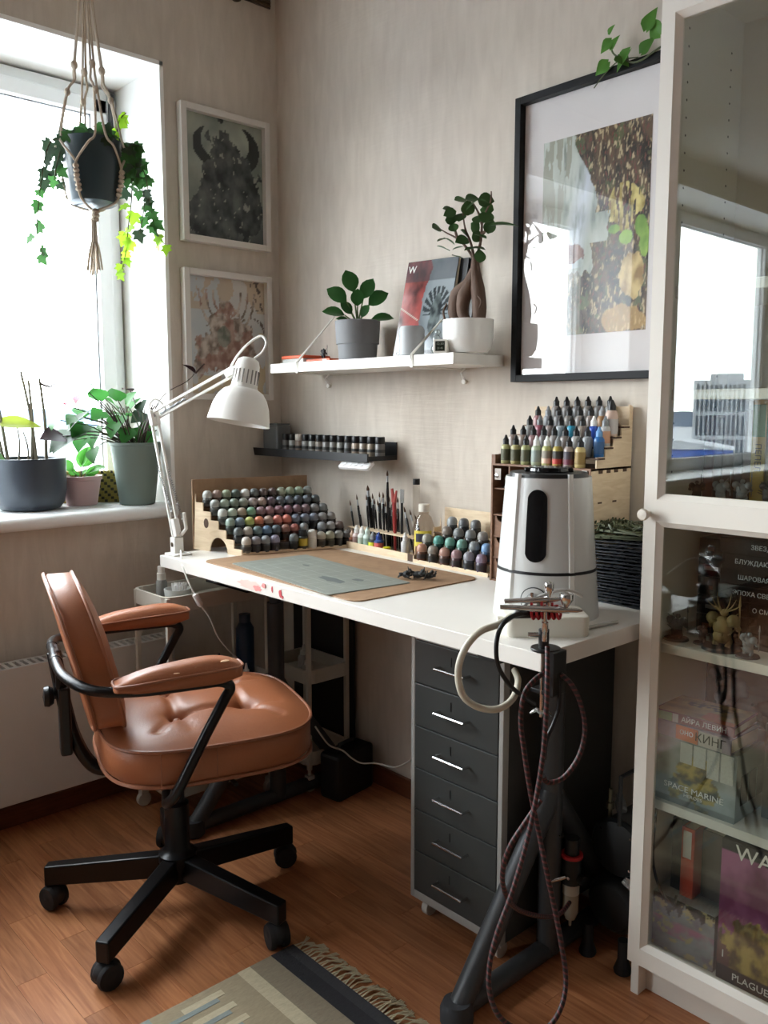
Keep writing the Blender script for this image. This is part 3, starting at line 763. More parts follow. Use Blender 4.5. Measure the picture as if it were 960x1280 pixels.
wp.build('printed_panels', mat('pale_print_panel', '#b7bab4', .5, noise_amt=.2, nscale=300), bx, smooth=False)
sd = B(); 
for k in range(4): sd.box((.1702, .02 + k * .036, .03), (.1706, .05 + k * .036, .09))
sd.build('side_icons', mat('dark_side_icon', '#3b403e', .6), bx, smooth=False)
PUR = mat('mauve_spine', '#8d8391', .45, noise_amt=.2); ORG = mat('orange_spine_band', '#c2673a', .45); LG = mat('pale_grey_band', '#b8b5b0', .5)
flatbook('mauve paperback with orange band, lower of two lying on the game box', (1.737, -.272, Z3_ + .136), .160, .115, .031, PUR, R(-2), title='КИНГ', ink=BLACK_INK, size=.024, xo=.038, band=[(-.035, .012, ORG), (.014, .062, LG)], name='paperback')
text('ОНО', .013, WHITE_INK, [o for o in COL.objects if o.name.startswith('paperback')][-1], T(-.012, -.0008, .017, 0, R(90)))
fb2 = flatbook('cream and maroon paperback, upper of two lying on the game box', (1.735, -.268, Z3_ + .168), .165, .115, .019, mat('maroon_spine', '#6b2f33', .45), R(3), title='АЙРА ЛЕВИН', ink=WHITE_INK, size=.014, xo=.022, band=[(-.08, -.043, mat('green_spine_label', '#6f9a5b', .5)), (-.042, -.03, LG)], name='paperback')
def coverart(u, v):
    c = mixc(lin('#b89b62'), lin('#7d6b4a'), .5 + fb(u, v, 4, 3))
    if u > .55 and v < .45 and fb(u, v, 3, 9) > -.1: c = lin('#b4552c')
    if .2 < u < .8 and .55 < v < .85 and fb(u, v, 14, 4) > .02: c = lin('#1e1b18')
    return c
art('cover_print', .155, .108, 40, 30, coverart, PRINT, fb2, T(0, .0035, .0194, 0, R(-90)))
t = thing('black_box', 'large black boxed set standing behind the paperbacks', 'box', (1.66, -.07, Z3_))
B().box((0, 0, 0), (.34, .04, .285)).build('card_box', mat('black_box_card', '#0d0e10', .3, noise_amt=.4, nscale=30), t, smooth=False, bevel=.001)
def swirl(u, v): return mixc(lin('#0b0c0e'), lin('#4c5258'), max(0, fb(u, v, 5, 11) * 2.2 - .1))
art('front_print', .33, .27, 50, 40, swirl, GLOSSPRINT, t, T(.17, -.0006, .005))
t = thing('black_box', 'black box with white print at the right frame edge beside the game box', 'box', (1.848, -.2, Z3_))
B().box((0, 0, 0), (.12, .16, .19)).build('card_box', mat('black_box_card', '#0d0e10', .3), t, smooth=False, bevel=.001)
text('K', .03, WHITE_INK, t, T(.014, -.0006, .165, 0, R(90))); text('12', .012, WHITE_INK, t, T(.014, -.0006, .135, 0, R(90)))
# bottom compartment
Z4_ = .103
t = upbook('slim black book standing at the left of the bottom cabinet shelf', 1.672, -.19, .022, .235, .14, mat('black_box_card', '#0d0e10', .3), Z4_ + .03); 
sb = thing('storage_box', 'low box with snowy mountain print on the bottom cabinet shelf', 'box', (1.656, -.25, Z4_))
B().box((0, .001, 0), (.135, .17, .118)).build('card_box', mat('grey_lilac_card', '#87868a', .5, noise_amt=.2), sb, smooth=False, bevel=.001)
def snowart(u, v):
    c = mixc(lin('#8d9092'), lin('#6f6670'), .5 + fb(u, v, 4, 21)); 
    if v > .8 + .2 * fb(u, .1, 9, 2): c = lin('#202325')
    if .3 < v < .6: c = mixc(c, lin('#9c5f7c'), .5 + fb(u, v, 5, 4))
    if fb(u, v, 6, 31) > .35: c = lin('#a59b70')
    return c
art('front_print', .135, .118, 44, 38, snowart, PRINT, sb, T(.0675, 0, 0))
t['label'] = 'slim black book standing at the left on the snowy print box'; t.location = (1.674, -.215, Z4_ + .119)
t2 = upbook('orange red book with pale title panel standing on the snowy print box', 1.702, -.228, .028, .150, .13, mat('orange_red_cover', '#b8402a', .4), Z4_ + .119)
B().box((.004, -.0006, .085), (.022, -.0001, .143)).build('title_panel', mat('pale_title_panel', '#cfc9c2', .5), t2, smooth=False)
t3 = upbook('grey book with red brush stroke cover beside the orange red book', 1.733, -.20, .050, .145, .12, mat('grey_red_cover', '#55504f', .4, noise_amt=.5, nscale=20), Z4_ + .119)
t.children[0].scale = (1, 1, .66); t.children[1].scale = (1, 1, .66)
cbl = B().tube(smooth_path([(1.662, -.262, .415), (1.664, -.272, .30), (1.684, -.268, .235), (1.706, -.262, .214), (1.712, -.258, .235)], 6), .003, 6).build('black_cable', BLACKPL)
tag(cbl, 'thin black cable looping down inside the bottom of the cabinet', 'cable')
wb = thing('boxed_set', 'large magenta boxed set with golden creature print in the bottom of the cabinet', 'box', (1.800, -.255, Z4_))
B().box((0, .001, 0), (.20, .08, .292)).build('card_box', mat('dark_card', '#26252b', .4), wb, smooth=False, bevel=.001)
def magart(u, v):
    c = mixc(lin('#6d2c55'), lin('#a3628a'), .5 + 1.2 * fb(u, v, 3, 41))
    if v > .93 - .05 * u: c = lin('#22232a')
    d = math.hypot((u - .34) / .3, (v - .27) / .2) + .5 * fb(u, v, 7, 43)
    if v < .38 + .1 * fb(u, 0, 4, 2): c = mixc(lin('#4c2d36'), lin('#6a4b44'), .5 + fb(u, v, 6, 3))
    if d < 1: c = mixc(lin('#4d3f22'), lin('#b39a55'), .5 + 1.3 * fb(u, v, 9, 44))
    if v < .11: c = lin('#1c1b20')
    return c
art('front_print', .20, .292, 60, 88, magart, PRINT, wb, T(.10, 0, 0))
text('WAR', .042, WHITE_INK, wb, T(.076, -.0006, .272, 0, R(90)))
text('PLAGUE', .020, WHITE_INK, wb, T(.068, -.0006, .016, 0, R(90))); text('1', .022, WHITE_INK, wb, T(.012, -.0006, .055, 0, R(90)))
# ------------------------------------------------------------------ boards on the desk
bd = B().prism([(x, y) for x, y in rrect(.345, .205, .03, 5)], 0, .003, 0)
o = bd.build('hardboard_sheet', HDF, smooth=False, bevel=.0008, loc=(.757, -.378, ZD + .0002)); o.rotation_euler = (0, 0, R(-1.5))
tag(o, 'brown hardboard sheet with rounded corners lying along the desk front', 'board')
CUT = mat('worn_cutting_mat', '#7c8078', .55, noise_amt=.22, nscale=14)
cm = thing('cutting_mat', 'worn grey green cutting mat with smudges on the brown hardboard', 'mat', (.772, -.450, ZD + .0034), R(-6.5))
B().prism(rrect(.250, .120, .006, 3), 0, .002, 0).build('mat_sheet', CUT, cm, smooth=False)
SM = mat('dark_smudge', '#5a605f', .6, noise_amt=.2); SL_ = mat('pale_smudge', '#a3a99f', .6); GL = mat('mat_grid_line', '#a4aaa2', .6)
random.seed(5)
for (x, y, r1, r2, m) in ((.10, -.02, .055, .018, SM), (.15, .03, .02, .012, SM), (-.10, .03, .02, .006, SM)):
    pts = [(x + r1 * cos(a) * random.uniform(.7, 1.2), y + r2 * sin(a) * random.uniform(.7, 1.2)) for a in [2 * pi * i / 16 for i in range(16)]]
    B().prism(pts, .0019, .0022).build('smudge', m, cm, smooth=False)
gl = B()
for i in range(10): gl.box((-.21 + i * .0467, -.10, .0019), (-.2094 + i * .0467, .10, .0021))
for i in range(5): gl.box((-.21, -.10 + i * .05, .0019), (.21, -.0994 + i * .05, .0021))
tag(gl.build('grid_print', GL, cm, smooth=False), kind='stuff')
for k, (x, y, s, sd) in enumerate(((.985, -.33, .030, 31), (1.012, -.312, .034, 32), (1.036, -.296, .030, 33))):
    random.seed(sd); t = thing('unpainted_miniature', 'small dark unpainted spiky miniature, ' + ('leftmost', 'middle', 'rightmost')[k] + ' of three lying on the hardboard', 'miniature', (x, y, ZD + .0034), sd)
    b = B(); b.sphere((0, 0, s * .35), s * .34, 9, 6, sc=(1.3, .8, .8)); 
    for i in range(9):
        a = random.uniform(0, 2 * pi); b.tube([(0, 0, s * .4), (s * .5 * cos(a), s * .5 * sin(a), s * random.uniform(.2, .6)), (s * .7 * cos(a + .4), s * .7 * sin(a + .4), s * random.uniform(.05, .95))], 0, 6, rs=[s * .12, s * .09, s * .03])
    b.sphere((s * .35, 0, s * .62), s * .17, 8, 5); b.build('body', FIGC['dark'], t)
    B().tube([(-s * .4, s * .3, s * .05), (s * .6, -s * .3, s * .5)], s * .05, 5).build('weapon', FIGC['dark'], t)

# ------------------------------------------------------------------ paint pots
PM = {}
def pm_(hexc, kind, rough=.3):
    k = (hexc, kind)
    if k not in PM: PM[k] = mat('paint_%s_%s' % (kind, hexc.strip('#')), hexc, rough, noise_amt=.06, nscale=80, spec=.6)
    return PM[k]
BODY = {}
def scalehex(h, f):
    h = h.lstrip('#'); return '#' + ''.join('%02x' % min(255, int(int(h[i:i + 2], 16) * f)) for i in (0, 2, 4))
def pot(name_label, loc, color, cap=None, group=None, rot=0):
    if cap is None:  # domed lids are smoky clear plastic, so the paint shows greyed
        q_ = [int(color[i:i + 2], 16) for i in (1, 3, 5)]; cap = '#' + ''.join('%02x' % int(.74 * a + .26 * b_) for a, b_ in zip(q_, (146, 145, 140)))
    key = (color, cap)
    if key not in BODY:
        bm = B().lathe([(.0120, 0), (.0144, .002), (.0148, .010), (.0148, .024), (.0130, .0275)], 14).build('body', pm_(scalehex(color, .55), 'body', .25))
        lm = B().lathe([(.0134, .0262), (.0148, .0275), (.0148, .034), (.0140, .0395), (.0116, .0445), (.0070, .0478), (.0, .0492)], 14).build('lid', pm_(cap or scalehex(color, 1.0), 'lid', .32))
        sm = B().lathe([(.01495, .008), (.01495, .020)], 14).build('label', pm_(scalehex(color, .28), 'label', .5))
        BODY[key] = [bm.data, lm.data, sm.data]
        for q in (bm, lm, sm): bpy.data.objects.remove(q)
    t = thing('paint_pot', name_label, 'paint pot', loc, rot, group)
    for me in BODY[key]:
        o = bpy.data.objects.new(me.name.split('.')[0], me); COL.objects.link(o); o.parent = t
    return t
def cname(h):
    import colorsys
    h = h.lstrip('#'); r, g, b_ = [int(h[i:i + 2], 16) / 255 for i in (0, 2, 4)]; hh, s, v = colorsys.rgb_to_hsv(r, g, b_); hh *= 360
    pre = 'dark ' if v < .38 else ('pale ' if v > .7 else '')
    if s < .12: return pre + ('white' if v > .82 else 'grey') if v > .25 else 'near black'
    if s < .28: pre += 'dull '
    nm = 'red' if hh < 14 or hh > 345 else 'orange' if hh < 32 else 'tan' if hh < 45 else 'yellow' if hh < 66 else 'green' if hh < 165 else 'teal' if hh < 195 else 'blue' if hh < 250 else 'purple' if hh < 300 else 'mauve'
    return pre + nm
def rack_frame(name, label, A, dk, d1, n, Lr, z0, dz, depth_m, back_h, side_both=True, arch=True):
    """stepped plywood rack; dk = step offset per row, d1 = row direction"""
    t = thing(name, label, 'paint rack', (0, 0, 0))
    dk = V((*dk, 0)); d1 = V((*d1, 0)).normalized(); A = V(A); u = dk.normalized(); st_ = dk.length
    th = .003
    def side(off, nm):
        # profile in (s along u, z)
        poly = [(0 - .012, 0)]
        for k in range(n): poly += [(-.012 + k * st_, .019 + k * dz), (-.012 + (k + 1) * st_, .019 + k * dz)]
        poly += [(-.012 + n * st_, .019 + n * dz), (-.008 + n * st_ + .008, 0)]
        end = -.012 + n * st_ + .008
        if arch:
            c = end * .45; r = end * .2
            poly += [(c + r * cos(a), r * 1.15 * sin(a)) for a in [pi * i / 10 for i in range(11)]]
        b = B(); vs = []; m = len(poly)
        for o_ in (off, off + th * (1 if off >= 0 else -1)):
            for s_, z in poly: vs.append(A + u * s_ + d1 * o_ + V((0, 0, z)))
        b.add(vs, [tuple(range(m)), tuple(range(m, 2 * m))[::-1]] + [(k, (k + 1) % m, m + (k + 1) % m, m + k) for k in range(m)])
        o = b.build(nm, PLY, t, smooth=False)
        if arch and off < 0:
            hc = A + u * (end * .72) + d1 * (off - th - .0003) + V((0, 0, .085))
            hb = B(); pts = [hc + u * (.011 * cos(a)) + V((0, 0, .015 * sin(a))) for a in [2 * pi * i / 16 for i in range(16)]]
            hb.add(pts + [p + d1 * .001 for p in pts], [tuple(range(16)), tuple(range(16, 32))[::-1]] + [(k, (k + 1) % 16, 16 + (k + 1) % 16, 16 + k) for k in range(16)])
            hb.build('round_cutout', PLYEDGE, t, smooth=False)
        return o
    side(-.017, 'side_panel')
    if side_both: side(Lr + .0, 'side_panel')
    for k in range(n):
        b = B(); z = z0 + k * dz; p0 = A + dk * k - u * .012; p1 = p0 + d1 * (Lr + .017) ; p0 = p0 - d1 * .017
        q0, q1 = p0 + u * (st_ * 1.15), p1 + u * (st_ * 1.15)
        def zz(p, h): return V((p.x, p.y, A.z + h))
        vs = [zz(p0, z), zz(p1, z), zz(q1, z), zz(q0, z), zz(p0, z - .003), zz(p1, z - .003), zz(q1, z - .003), zz(q0, z - .003)]
        b.add(vs, [(0, 1, 2, 3), (7, 6, 5, 4), (0, 4, 5, 1), (1, 5, 6, 2), (2, 6, 7, 3), (3, 7, 4, 0)]); b.build('step_board', PLY, t, smooth=False)
        lp = B(); lz0, lz1 = (z - .003, z + .0) if k else (0, .016)
        r0, r1 = p0 - u * .002, p1 - u * .002
        lz0, lz1 = (z - .0035, z + .001) if k else (0.0, z + .004)
        lp.add([zz(r0, lz0), zz(r1, lz0), zz(r1, lz1), zz(r0, lz1), zz(p0, lz0), zz(p1, lz0), zz(p1, lz1), zz(p0, lz1)], [(0, 1, 2, 3), (7, 6, 5, 4), (0, 4, 5, 1), (1, 5, 6, 2), (2, 6, 7, 3), (3, 7, 4, 0)])
        lp.build('step_edge', PLY if k == 0 else PLYEDGE, t, smooth=False)
    if back_h:
        p0 = A + dk * n - d1 * .018 + u * .004; p1 = p0 + d1 * (Lr + .03); q = u * .004
        vs = [p0, p1, p1 + V((0, 0, back_h)), p0 + V((0, 0, back_h))]; vs += [v + q for v in vs]
        B().add(vs, [(0, 1, 2, 3), (7, 6, 5, 4), (0, 4, 5, 1), (1, 5, 6, 2), (2, 6, 7, 3), (3, 7, 4, 0)]).build('back_board', HDF if arch else PLY, t, smooth=False)
    return t
A1 = (.403, -.425, ZD); DK1 = (-.0335, -.0055); D1 = V((.256, .967)).normalized()
rack_frame('paint_rack', 'stepped plywood corner rack full of paint pots, left on the desk', A1, DK1, D1, 6, .350, .006, .0255, .2, .215, side_both=True)
ROW1 = [
 ['#c4bcae', '#77747c', '#858b92', '#7f7a93', None, '#5d6264', 'TALL', 'WHITE', '#b3aa98', '#9c9a80', '#6d6a66', '#4f4c49'],
 ['#4a5254', '#b3a99c', '#506a6c', '#4c6c8e', '#44555e', '#85503f', '#9a4a40', '#8b8f8f', None, '#83858a', '#8d8a88', '#5a463f'],
 ['#8ba394', '#6f8797', '#b9c25a', '#d8714a', '#b08f7c', '#d9705f', '#cf6450', '#626c80', '#6a7386', '#70788a', '#8c8a88', '#85807c'],
 ['#cdd3ca', '#b3c4b0', '#a8927c', '#6ba17c', '#8d6c74', '#93646c', '#7c505c', '#80505e', '#7d5c66', '#7c5f68', '#7d7c7c', '#767a78'],
 ['#a3a8a4', '#8f9f90', '#7f9080', '#8a9082', '#9b8b88', '#ae9084', '#5d4a58', '#58636f', '#525c6a', '#4c5764', '#55606c', '#3e484a'],
 ['#b9bcb4', '#97786e', '#8a9678', '#4a5c54', '#e2e2dc', '#565c5c', '#4a3a36', '#4c3a38', '#a0a68c', '#99ab90', '#8fa58a', '#858d88']]
rown = ['front', 'second', 'third', 'fourth', 'fifth', 'top']
A1v = V(A1)
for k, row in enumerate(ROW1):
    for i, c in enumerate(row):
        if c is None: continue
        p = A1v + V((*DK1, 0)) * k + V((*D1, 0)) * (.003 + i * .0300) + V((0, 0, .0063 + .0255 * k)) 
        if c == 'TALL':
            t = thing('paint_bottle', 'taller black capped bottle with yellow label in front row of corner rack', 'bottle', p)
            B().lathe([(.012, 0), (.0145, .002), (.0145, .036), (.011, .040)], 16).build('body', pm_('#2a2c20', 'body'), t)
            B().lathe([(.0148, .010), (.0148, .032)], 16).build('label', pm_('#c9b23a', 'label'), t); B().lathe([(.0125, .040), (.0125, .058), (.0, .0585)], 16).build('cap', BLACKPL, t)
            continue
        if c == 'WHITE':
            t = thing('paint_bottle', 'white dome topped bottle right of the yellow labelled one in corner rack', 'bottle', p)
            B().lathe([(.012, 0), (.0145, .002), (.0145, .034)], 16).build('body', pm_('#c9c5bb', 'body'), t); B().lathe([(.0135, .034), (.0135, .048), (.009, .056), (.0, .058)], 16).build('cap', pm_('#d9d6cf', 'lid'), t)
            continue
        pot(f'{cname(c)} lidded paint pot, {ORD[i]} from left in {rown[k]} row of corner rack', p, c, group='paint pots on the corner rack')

# second, smaller rack
A2 = (.838, -.128, ZD); D2 = V((.999, -.035)).normalized(); DK2 = (.001, .0265)
rack_frame('small_paint_rack', 'small stepped plywood rack of paint pots between brush tray and organiser', A2, DK2, D2, 4, .250, .006, .0245, .1, .148, side_both=False, arch=False)
ROW2 = [['#c08468', '#857c72', '#a87868', '#936c70', '#7b7a84', '#7d6a84'],
        ['#8d8a7c', '#3a8f82', '#5ea090', '#5a9384', '#6f7678', '#5f8fc4'],
        [None, '#7b6c62', '#74787a', '#70787c', '#7d7a76', '#8a8480'],
        [None, '#8f9596', '#4f5458', '#55595e', None, '#86ab9f']]
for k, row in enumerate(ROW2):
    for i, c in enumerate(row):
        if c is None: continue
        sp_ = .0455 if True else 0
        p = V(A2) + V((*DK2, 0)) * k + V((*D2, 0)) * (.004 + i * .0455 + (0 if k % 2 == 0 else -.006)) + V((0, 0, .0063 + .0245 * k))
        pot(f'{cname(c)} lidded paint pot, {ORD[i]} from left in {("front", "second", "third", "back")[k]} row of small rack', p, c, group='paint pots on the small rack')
for k in range(2): # extra pots fill the front rows between the others
    pass

# ------------------------------------------------------------------ brush tray
bt = thing('brush_tray', 'low plywood brush tray against the wall between the two paint racks', 'tray', (.458, -.112, ZD), R(-4))
B().box((0, 0, 0), (.365, .003, .021)).build('front_board', PLY, bt, smooth=False)
for x in (0, .362): B().box((x, .003, 0), (x + .003, .095, .045)).build('end_board', PLY, bt, smooth=False)
B().box((.003, .003, .0), (.362, .095, .003)).build('bottom_board', PLY, bt, smooth=False)
B().box((.003, .030, .058), (.345, .075, .061)).build('holder_board', PLY, bt, smooth=False)
for x in (.02, .335): B().box((x, .032, .003), (x + .003, .073, .058)).build('holder_leg', PLY, bt, smooth=False)
B().box((.335, -.0005, .0), (.366, .0004, .021)).build('burnt_end', PLYEDGE, bt, smooth=False)
HND = {'black': mat('black_brush_handle', '#131314', .25), 'red': mat('red_brush_handle', '#8f2f2f', .3), 'clear': mat('pale_brush_handle', '#b9b4aa', .3), 'brown': mat('brown_brush_handle', '#6b4229', .35)}
BRI = mat('brown_bristle', '#4d3423', .8)
def brush(label, base, tip, r, col, fl_=.018):
    base, tip = V(base), V(tip); d = tip - base; Lg = d.length; q = d.to_track_quat('Z', 'Y')
    t = thing('paint_brush', label, 'brush', base); t.rotation_mode = 'QUATERNION'; t.rotation_quaternion = q
    B().lathe([(.0008, 0), (r * .7, .01), (r * .9, Lg * .5), (r * 1.25, Lg * .72), (r * .95, Lg - fl_ * 2)], 10).build('handle', HND[col], t)
    B().lathe([(r * .95, Lg - fl_ * 2), (r * .95, Lg - fl_ * 1.9), (r * .75, Lg - fl_)], 10).build('ferrule', STEEL, t)
    B().lathe([(r * .75, Lg - fl_), (r * .95, Lg - fl_ * .7), (r * .5, Lg - fl_ * .3), (.0002, Lg)], 10).build('bristles', BRI, t)
tips = [(.461, .938, 'black', .0022), (.482, .957, 'black', .0022), (.5235, .988, 'black', .0042), (.540, .962, 'black', .0022), (.557, .966, 'black', .0024), (.578, .972, 'black', .0022), (.592, .95, 'clear', .002), (.606, .973, 'black', .0026), (.622, .962, 'black', .0022), (.636, 1.042, 'black', .0028), (.648, .952, 'brown', .0022), (.660, .962, 'black', .0022), (.708, .938, 'black', .0026), (.722, .93, 'clear', .0022), (.733, .915, 'black', .002)]
tn = ['leftmost thin black brush leaning left in the tray', 'second thin black brush leaning left', 'thick mop brush standing near the tray left end', 'thin black brush just right of the thick mop brush', 'fifth brush from left, plain black', 'black brush with pale ferrule left of tray centre', 'pale handled thin brush in tray centre', 'black brush in tray centre beside the pale one', 'thin black brush just left of the tallest brush', 'tallest brush of the tray, rising above all others', 'brown handled brush right of the tallest one', 'thin black brush left of the red handled tool', 'long black brush leaning right beside the metal tool', 'clear handled brush leaning right near the bottle', 'rightmost thin black brush leaning toward the bottle']
for k, (x, z, c, r) in enumerate([(a_, b_, c_, d_ * 1.3) for a_, b_, c_, d_ in tips]):
    xb = .50 + (x - .461) * .80 if x < .6 else x + (.012 if k < 12 else .05)
    brush(tn[k], (xb, -.075 + .012 * (k % 3), ZD + .004), (x, -.07 + .01 * (k % 3), z), r, c)
for k, (x, z) in enumerate(((.472, .925), (.531, .952), (.549, .948), (.567, .940), (.585, .955), (.600, .944), (.614, .950), (.628, .936), (.640, .944), (.653, .930))):
    brush(f'short black brush, {ORD[k]} from left in the back row of the brush tray', (.50 + (x - .461) * .82, -.048, ZD + .004), (x, -.045, z), .003, 'black')
t = thing('sculpting_tool', 'red handled clamp tool standing among the brushes', 'tool', (.678, -.075, ZD + .004))
B().tube([(0, 0, 0), (-.004, 0, .10), (-.006, .0, .15)], 0, 8, rs=[.003, .006, .006]).build('handle', HND['red'], t)
B().tube([(-.008, 0, .15), (-.016, 0, .19)], 0, 8, rs=[.007, .004]).tube([(-.004, 0, .15), (.004, 0, .185)], 0, 8, rs=[.006, .003]).build('jaw', mat('dull_red_jaw', '#a54b44', .4), t)
t = thing('metal_spatula', 'shiny metal spatula tool standing right of the red tool', 'tool', (.700, -.07, ZD + .004))
B().tube([(0, 0, 0), (0, 0, .15)], .004, 8).build('handle', BLACKPL, t); B().box((-.007, -.001, .15), (.009, .001, .19)).build('blade', CHROME, t, smooth=False)
t = thing('clear_tube', 'tall clear plastic tube with black stopper behind the brushes', 'tube', (.735, -.045, ZD + .004))
CLR = glassmat('clear_plastic', (.93, .92, .90), 1.35, .05); 
B().lathe([(.011, 0), (.011, .205)], 16).build('wall', CLR, t); B().cyl((0, 0, .205), (0, 0, .222), .0105, n=14).build('stopper', BLACKPL, t)
# squeeze droppers and small jars standing in the tray front
def dropper(label, loc, body, cap, label_c=None, h=.052, r=.0118, group=None, cone=.02, band=None, rot=0):
    key = ('D', body, cap, label_c, h, r, band)
    if key not in BODY:
        objs = [B().lathe([(r * .9, 0), (r, .002), (r, h * .82), (r * .72, h * .93), (r * .5, h * .96), (r * .5, h)], 14).build('body', pm_(body, 'body', .35))]
        objs.append(B().lathe([(r * .62, h - .003), (r * .62, h + .009), (r * .40, h + .012), (r * .18, h + cone), (.0001, h + cone + .001)], 12).build('cap', pm_(cap, 'lid', .35)))
        if label_c: objs.append(B().lathe([(r * 1.015, h * .16), (r * 1.015, h * .72)], 14).build('label', pm_(label_c, 'label', .5)))
        if band: objs.append(B().lathe([(r * 1.03, h * .12), (r * 1.03, h * .36)], 14).build('colour_band', pm_(band, 'label', .5)))
        BODY[key] = [q.data for q in objs]
        for q in objs: bpy.data.objects.remove(q)
    t = thing('dropper_bottle', label, 'bottle', loc, rot, group)
    for me in BODY[key]:
        o = bpy.data.objects.new(me.name.split('.')[0], me); COL.objects.link(o); o.parent = t
    return t
def tp(s, d, z=.0032):  # tray-local to world
    return V((.458, -.112, ZD)) + V((s * cos(R(-4)) - d * sin(R(-4)), s * sin(R(-4)) + d * cos(R(-4)), z))
dropper('small grey vial at the left end of the brush tray', tp(.022, .017), '#9d9a94', '#2c2d2e', '#47413b', .032, .0112)
dropper('small rust coloured vial second in the brush tray', tp(.046, .017), '#a5654b', '#c9a78e', '#6f4636', .032, .0112)
dropper('white tipped dropper with grey pink body in the brush tray', tp(.072, .016), '#c9b4ad', '#e4e2dc', '#8a6f68', .050, .0132)
dropper('white tipped dropper with green band in the brush tray', tp(.099, .016), '#d5dad2', '#e4e2dc', '#a9b5a2', .050, .0132, band='#3fa068')
dropper('pale green tipped dropper with green collar in the brush tray', tp(.126, .016), '#c9d9cd', '#cfe3d8', '#8fa39a', .050, .0132, band='#2f9a64')
dropper('grey capped jar with fluorescent yellow label in the brush tray', tp(.152, .017), '#4a5150', '#8d9090', '#d6e43a', .038, .0138)
t = dropper('dark blue capped jar with coral and blue body in the brush tray', tp(.181, .017), '#2f4f8c', '#1c3c8a', '#cc5a52', .040, .0145, band='#2a4c86')
t = thing('yellow_cap_bottle', 'yellow lidded tiny jar lying beside crumpled blue tubes in the tray', 'jar', tp(.222, .014, .016)); 
B().lathe([(.011, 0), (.0115, .008), (.0, .009)], 14).build('lid', pm_('#d9cf2a', 'lid'), t); B().lathe([(.009, -.0125), (.010, 0)], 14).build('body', pm_('#3a4038', 'body'), t)
for k, (s, dz_, a) in enumerate(((.235, .008, .3), (.255, .010, -.5), (.270, .006, .15))):
    t = thing('paint_tube', ('crumpled dark blue tube left of three in the tray', 'crumpled dark blue tube in the middle of three', 'crumpled dark blue tube right of three in the tray')[k], 'tube', tp(s, .014 + .004 * k, dz_), a, 'crumpled blue tubes in the brush tray')
    B().box((-.018, -.006, -.003), (.014, .006, .004)).cyl((.014, 0, 0), (.020, 0, 0), .004, n=8).build('body', pm_('#26357a', 'body', .3), t, bevel=.003, smooth=False)
    B().cyl((.020, 0, 0), (.026, 0, 0), .0045, n=8).build('cap', pm_('#dadada', 'lid'), t)
dropper('grey white squeeze bottle standing right of the blue tubes', tp(.300, .02), '#b9b9b8', '#cfcfcd', None, .052, .012)
t = thing('solvent_bottle', 'clear solvent bottle with white cap and yellow label by the brushes', 'bottle', (.797, -.075, ZD + .003))
LIQ = mat('brown_liquid', '#6a4130', .2); 
B().lathe([(.030, 0), (.033, .004), (.033, .085), (.022, .118), (.0135, .127), (.0135, .136)], 24).build('glass_wall', glassmat('bottle_glass', (.82, .76, .70), 1.45, .03), t)
B().lathe([(.0, .002), (.030, .003), (.030, .035), (.0, .0355)], 24).build('liquid', LIQ, t)
B().lathe([(.0155, .134), (.0155, .156), (.0, .157)], 20).build('cap', pm_('#d8d3c8', 'lid'), t)
lb = B(); vs = []
for i in range(9):
    a = R(-100 + 12 * i)
    for z in (.022, .082): vs.append((.0334 * cos(a), .0334 * sin(a), z))
lb.add(vs, [(2 * i, 2 * i + 2, 2 * i + 3, 2 * i + 1) for i in range(8)]); lb.build('label', pm_('#dccb52', 'label'), t)
lb = B(); vs = []
for i in range(7):
    a = R(-88 + 10 * i)
    for z in (.050, .074): vs.append((.0337 * cos(a), .0337 * sin(a), z))
lb.add(vs, [(2 * i, 2 * i + 2, 2 * i + 3, 2 * i + 1) for i in range(6)]); lb.build('logo_patch', pm_('#3a3c4a', 'label'), t)

# ------------------------------------------------------------------ brown organiser cabinet with bottle steps
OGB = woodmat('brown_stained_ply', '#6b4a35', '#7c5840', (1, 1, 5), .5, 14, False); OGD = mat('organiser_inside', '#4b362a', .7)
og = thing('organiser', 'brown plywood drawer organiser carrying stepped rows of dropper bottles', 'organiser', (1.130, -.172, ZD))
OW, OD, OH = .290, .165, .296
B().box((0, 0, 0), (.005, OD, OH)).build('side_panel', OGB, og, smooth=False)
B().box((0, 0, OH - .005), (OW, OD, OH)).build('top_board', OGB, og, smooth=False); B().box((.005, 0, 0), (OW - .005, OD, .005)).build('bottom_board', OGB, og, smooth=False)
B().box((.005, OD - .004, .005), (OW - .005, OD, OH - .005)).build('back_board', OGD, og, smooth=False)
for z in (.058, .112, .166): B().box((.005, .002, z), (OW - .005, OD - .004, z + .004)).build('divider_board', OGB, og, smooth=False)
for x in (.052, .24): B().box((x, .002, .170), (x + .004, OD - .004, OH - .005)).build('upright_divider', OGB, og, smooth=False)
for x in (.052, .145, .24): B().box((x, .002, .005), (x + .004, OD - .004, .166)).build('upright_divider', OGB, og, smooth=False)
B().box((.006, .004, .232), (.052, OD - .004, .235)).build('divider_board', OGB, og, smooth=False)
